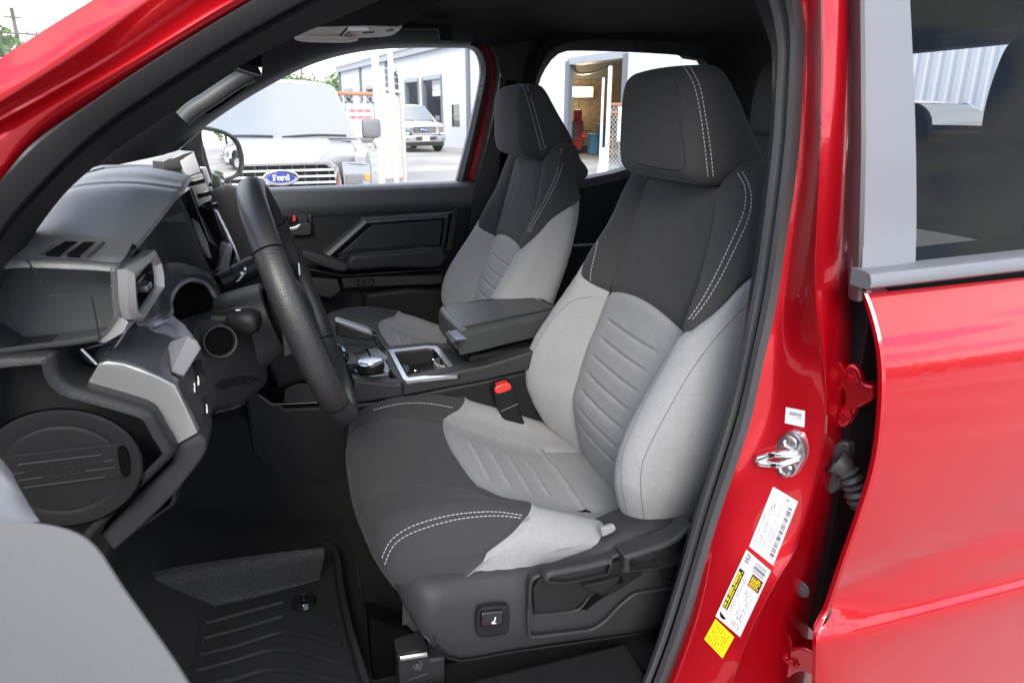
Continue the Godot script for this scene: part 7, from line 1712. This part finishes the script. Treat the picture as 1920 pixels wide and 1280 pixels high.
func build_outside() -> void:
	structure("ground", grid([[V(-120, 0, 120), V(120, 0, 120)], [V(-120, 0, -160), V(120, 0, -160)]]), M.concrete)
	build_service_building()
	build_fences()
	make_pickup("parked_pickup", "silver pickup truck facing the red truck's passenger window", M.silver_body, V(-.13, 0, -6.05), deg_to_rad(2))
	make_pickup("parked_pickup", "white pickup truck parked against the service building", M.white_body, V(5.35, 0, -28.0), deg_to_rad(9))
	# the row that the door mirror shows
	var paints := [["white pickup truck behind the red truck, first of the row in the mirror", M.white_body], ["dark pickup truck behind the red truck, second of the row in the mirror", M.dark_body], ["silver pickup truck behind the red truck, third of the row in the mirror", M.silver_body], ["white pickup truck behind the red truck, last of the row in the mirror", M.white_body]]
	for k in paints.size(): make_pickup("parked_pickup", paints[k][0], paints[k][1], V(13.0 + 3.1 * k, 0, -2.2), deg_to_rad(0), "trucks parked in a row behind", false)
	build_white_car()
	make_tree("pale green tree far beyond the parked silver truck", V(1.6, 0, -75), 5.5, 3.6, M.leaf_pale, 3)
	make_tree("bushy tree at the far end of the service building", V(4.6, 0, -84), 5.8, 4.2, M.leaf, 4)
	make_tree("dense green tree beside the utility pole", V(-17.2, 0, -46), 8.2, 4.2, M.leaf, 5)
	make_tree("low green tree behind the silver truck's roof", V(-2.6, 0, -70), 5.6, 3.4, M.leaf, 6)
	make_tree("green tree beyond the row of trucks", V(48, 0, -6), 9, 6, M.leaf_pale, 7)
	make_tree("broad green tree behind the brick store", V(54, 0, -14), 10, 7, M.leaf, 8)
	for k in 5: make_tree("unseen low leafy shrub added for the rear door to mirror", V(16 + 7 * k, 0, 26 + 1.5 * k), 2.6, 4.2, M.leaf, 20 + k, 1500, "added shrubs mirrored in the rear door")  # unseen shrubs, added as a dark band for the rear door to reflect
	var st := thing("brick_store", "small red brick building beyond the row of trucks", "building", V(42, 0, -16))
	part(st, "wall", rbox(V(0, 2.2, 0), V(7, 4.4, 6), .03), M.brick_red)
	part(st, "roof", rbox(V(0, 4.5, 0), V(7.4, .25, 6.4), .03), M.fascia_grey)
	part(st, "door", rbox(V(-3.51, 1.1, 1), V(.06, 2.1, 1.0), .01), M.grey_steel)
	var p := thing("utility_pole", "wooden utility pole with crossarm beside the tree", "utility pole", V(-15.3707,5.0812,-50.9844) * V(1, 0, 1))
	part(p, "pole", lathe(v2([.16, 0, .11, 7.6, .1, 7.65, 0, 7.66]), Vector3.ZERO, Vector3.UP, 10), M.pole_wood)
	part(p, "crossarm", rbox(V(0, 6.2, .12), V(2.4, .12, .1), .02, Basis(V(0, 0, 1), -.03)), M.pole_wood)
	part(p, "crossarm", rbox(V(0, 7.1, .12), V(.9, .1, .1), .02), M.pole_wood)
	for x in [-1.1, -.6, .6, 1.1]: part(p, "insulator", lathe(v2([.05, 0, .06, .1, .03, .16, 0, .17]), V(x, 6.26 - .03 * x, .12), Vector3.UP, 8), M.grey_steel)
	part(p, "guy_wire", tube(cr([V(-.1, 5.6, 0), V(-2.4, 4.6, 0), V(-6, 4.3, 0)], 4), .02, 4), M.grey_steel)

func build_white_car() -> void:
	var t := thing("parked_car", "white car with a blue-tinted windscreen seen through the rear window", "car", V(9.3, 0, -5.2), deg_to_rad(-4))
	part(t, "bonnet", grid(csurf([-1.0, -.8, 0.0, .8, 1.0].map(func(x): return [V(.8 * x, .55, 0), V(.85 * x, .95 - .1 * pow(absf(x), 4), -.15), V(.9 * x, 1.08 - .1 * pow(absf(x), 4), -.8), V(.9 * x, 1.16 - .08 * pow(absf(x), 4), -1.25)]), 3, 3)), M.white_body)
	part(t, "windscreen", grid(csurf([-1.0, -.5, 0.0, .5, 1.0].map(func(x): return [V(.86 * x, 1.16, -1.25), V(.76 * x, 1.45, -1.65), V(.66 * x, 1.66, -2.05 + .08 * (1 - x * x))]), 3, 3)), M.car_glass)
	part(t, "roof", grid(csurf([-1.0, -.6, 0.0, .6, 1.0].map(func(x): return [V(.66 * x, 1.67, -2.05 + .08 * (1 - x * x)), V(.68 * x, 1.72 - .05 * pow(absf(x), 4), -2.8), V(.64 * x, 1.62, -3.9)]), 3, 3)), M.white_body)
	for s in [-1.0, 1.0]:
		part(t, "flank", slab([V(.92, .35, -.1), V(.92, .35, -4.4), V(.92, 1.1, -4.4), V(.92, 1.16, -1.25), V(.9, .95, -.2)].map(func(p): return V(p.x * s, p.y, p.z)), V(-.1 * s, 0, 0), .03), M.white_body)
		part(t, "pillar", slab([V(.92, 1.14, -1.2), V(.93, 1.14, -1.42), V(.70, 1.68, -2.18), V(.66, 1.68, -2.04)].map(func(p): return V(p.x * s, p.y, p.z)), V(-.03 * s, 0, -.02), .01), M.badge_pale)
		part(t, "side_window", slab([V(.9, 1.16, -1.5), V(.9, 1.16, -3.8), V(.66, 1.6, -3.6), V(.68, 1.65, -2.2)].map(func(p): return V(p.x * s, p.y, p.z)), V(-.03 * s, 0, 0), .006), M.dark_glass)
		for zz in [-.85, -3.5]: part(t, "wheel", lathe(v2([0, -.1, .33, -.11, .34, -.06, .34, .06, .33, .11, 0, .1]), V(.82 * s, .34, zz), V(1, 0, 0), 22), M.tyre)
	for e in [[-.55, .0], [.15, .7]]: part(t, "wiper", tube([V(e[0], 1.19, -1.2), V((e[0] + e[1]) / 2, 1.215, -1.2), V(e[1], 1.2, -1.2)], .014, 6), M.tyre)
	part(t, "back", slab([V(-.9, .35, -4.4), V(.9, .35, -4.4), V(.9, 1.1, -4.4), V(.62, 1.6, -3.95), V(-.62, 1.6, -3.95), V(-.9, 1.1, -4.4)], V(0, 0, .03), .01), M.white_body)

func _ready() -> void:
	rng.seed = 11
	var cam := Camera3D.new()
	cam.name = "camera"
	cam.fov = 53.13
	cam.near = 0.02
	cam.far = 400.0
	add_child(cam)
	cam.transform = Transform3D(Basis.from_euler(Vector3(deg_to_rad(-18.368), deg_to_rad(-17.3), 0)), V(0, 1.5, 1.4))
	var lens := CameraAttributesPhysical.new()
	lens.frustum_focal_length = 24.0
	lens.frustum_focus_distance = 1.35
	lens.frustum_near = 0.02
	lens.frustum_far = 400.0
	lens.exposure_aperture = 11.0
	cam.attributes = lens
	make_sky()
	make_materials()
	crumple.seed = 4
	crumple.frequency = 1.0
	truck = thing("pickup_truck", "bright red pickup truck with its driver's door open", "pickup truck")
	build_body()
	build_far_side()
	build_dash()
	build_seats()
	build_console()
	build_floor()
	build_front_door()
	build_outside()

func make_sky() -> void:
	var env := Environment.new()
	env.background_mode = Environment.BG_SKY
	env.tonemap_mode = Environment.TONE_MAPPER_LINEAR
	env.tonemap_exposure = 3.6
	env.sdfgi_enabled = true
	env.ssao_enabled = true
	env.ssil_enabled = true
	var im := Image.create(1024, 512, false, Image.FORMAT_RGBF)
	var n := FastNoiseLite.new()
	n.seed = 21
	n.frequency = 1.9
	n.fractal_octaves = 5
	for y in 512:
		var el := PI / 2 - PI * (y + 0.5) / 512
		for x in 1024:
			var az := TAU * (x + 0.5) / 1024
			var d := Vector3(cos(az) * cos(el), sin(el), sin(az) * cos(el))
			var q := d / maxf(d.y + 0.25, 0.12)
			var k := smoothstep(-0.22, 0.16, n.get_noise_3d(q.x, q.y * 0.3, q.z))
			k = maxf(k, 1.0 - smoothstep(0.02, 0.14, d.y))
			var blue := Color(0.3, 0.46, 0.8)
			var white := Color(0.97, 0.97, 0.97)
			im.set_pixel(x, y, blue.lerp(white, k))
	var pan := PanoramaSkyMaterial.new()
	pan.panorama = ImageTexture.create_from_image(im)
	pan.energy_multiplier = 1.0
	var sky := Sky.new()
	sky.sky_material = pan
	env.sky = sky
	env.background_energy_multiplier = 1.0
	var we := WorldEnvironment.new()
	we.name = "world_environment"
	we.environment = env
	add_child(we)
	var sun := DirectionalLight3D.new()
	sun.name = "sun"
	sun.light_energy = 0.42
	sun.light_angular_distance = 26.0
	sun.light_color = Color(1, 0.97, 0.92)
	sun.shadow_enabled = true
	add_child(sun)
	sun.look_at_from_position(Vector3(-2.2, 5.2, 8), Vector3.ZERO)
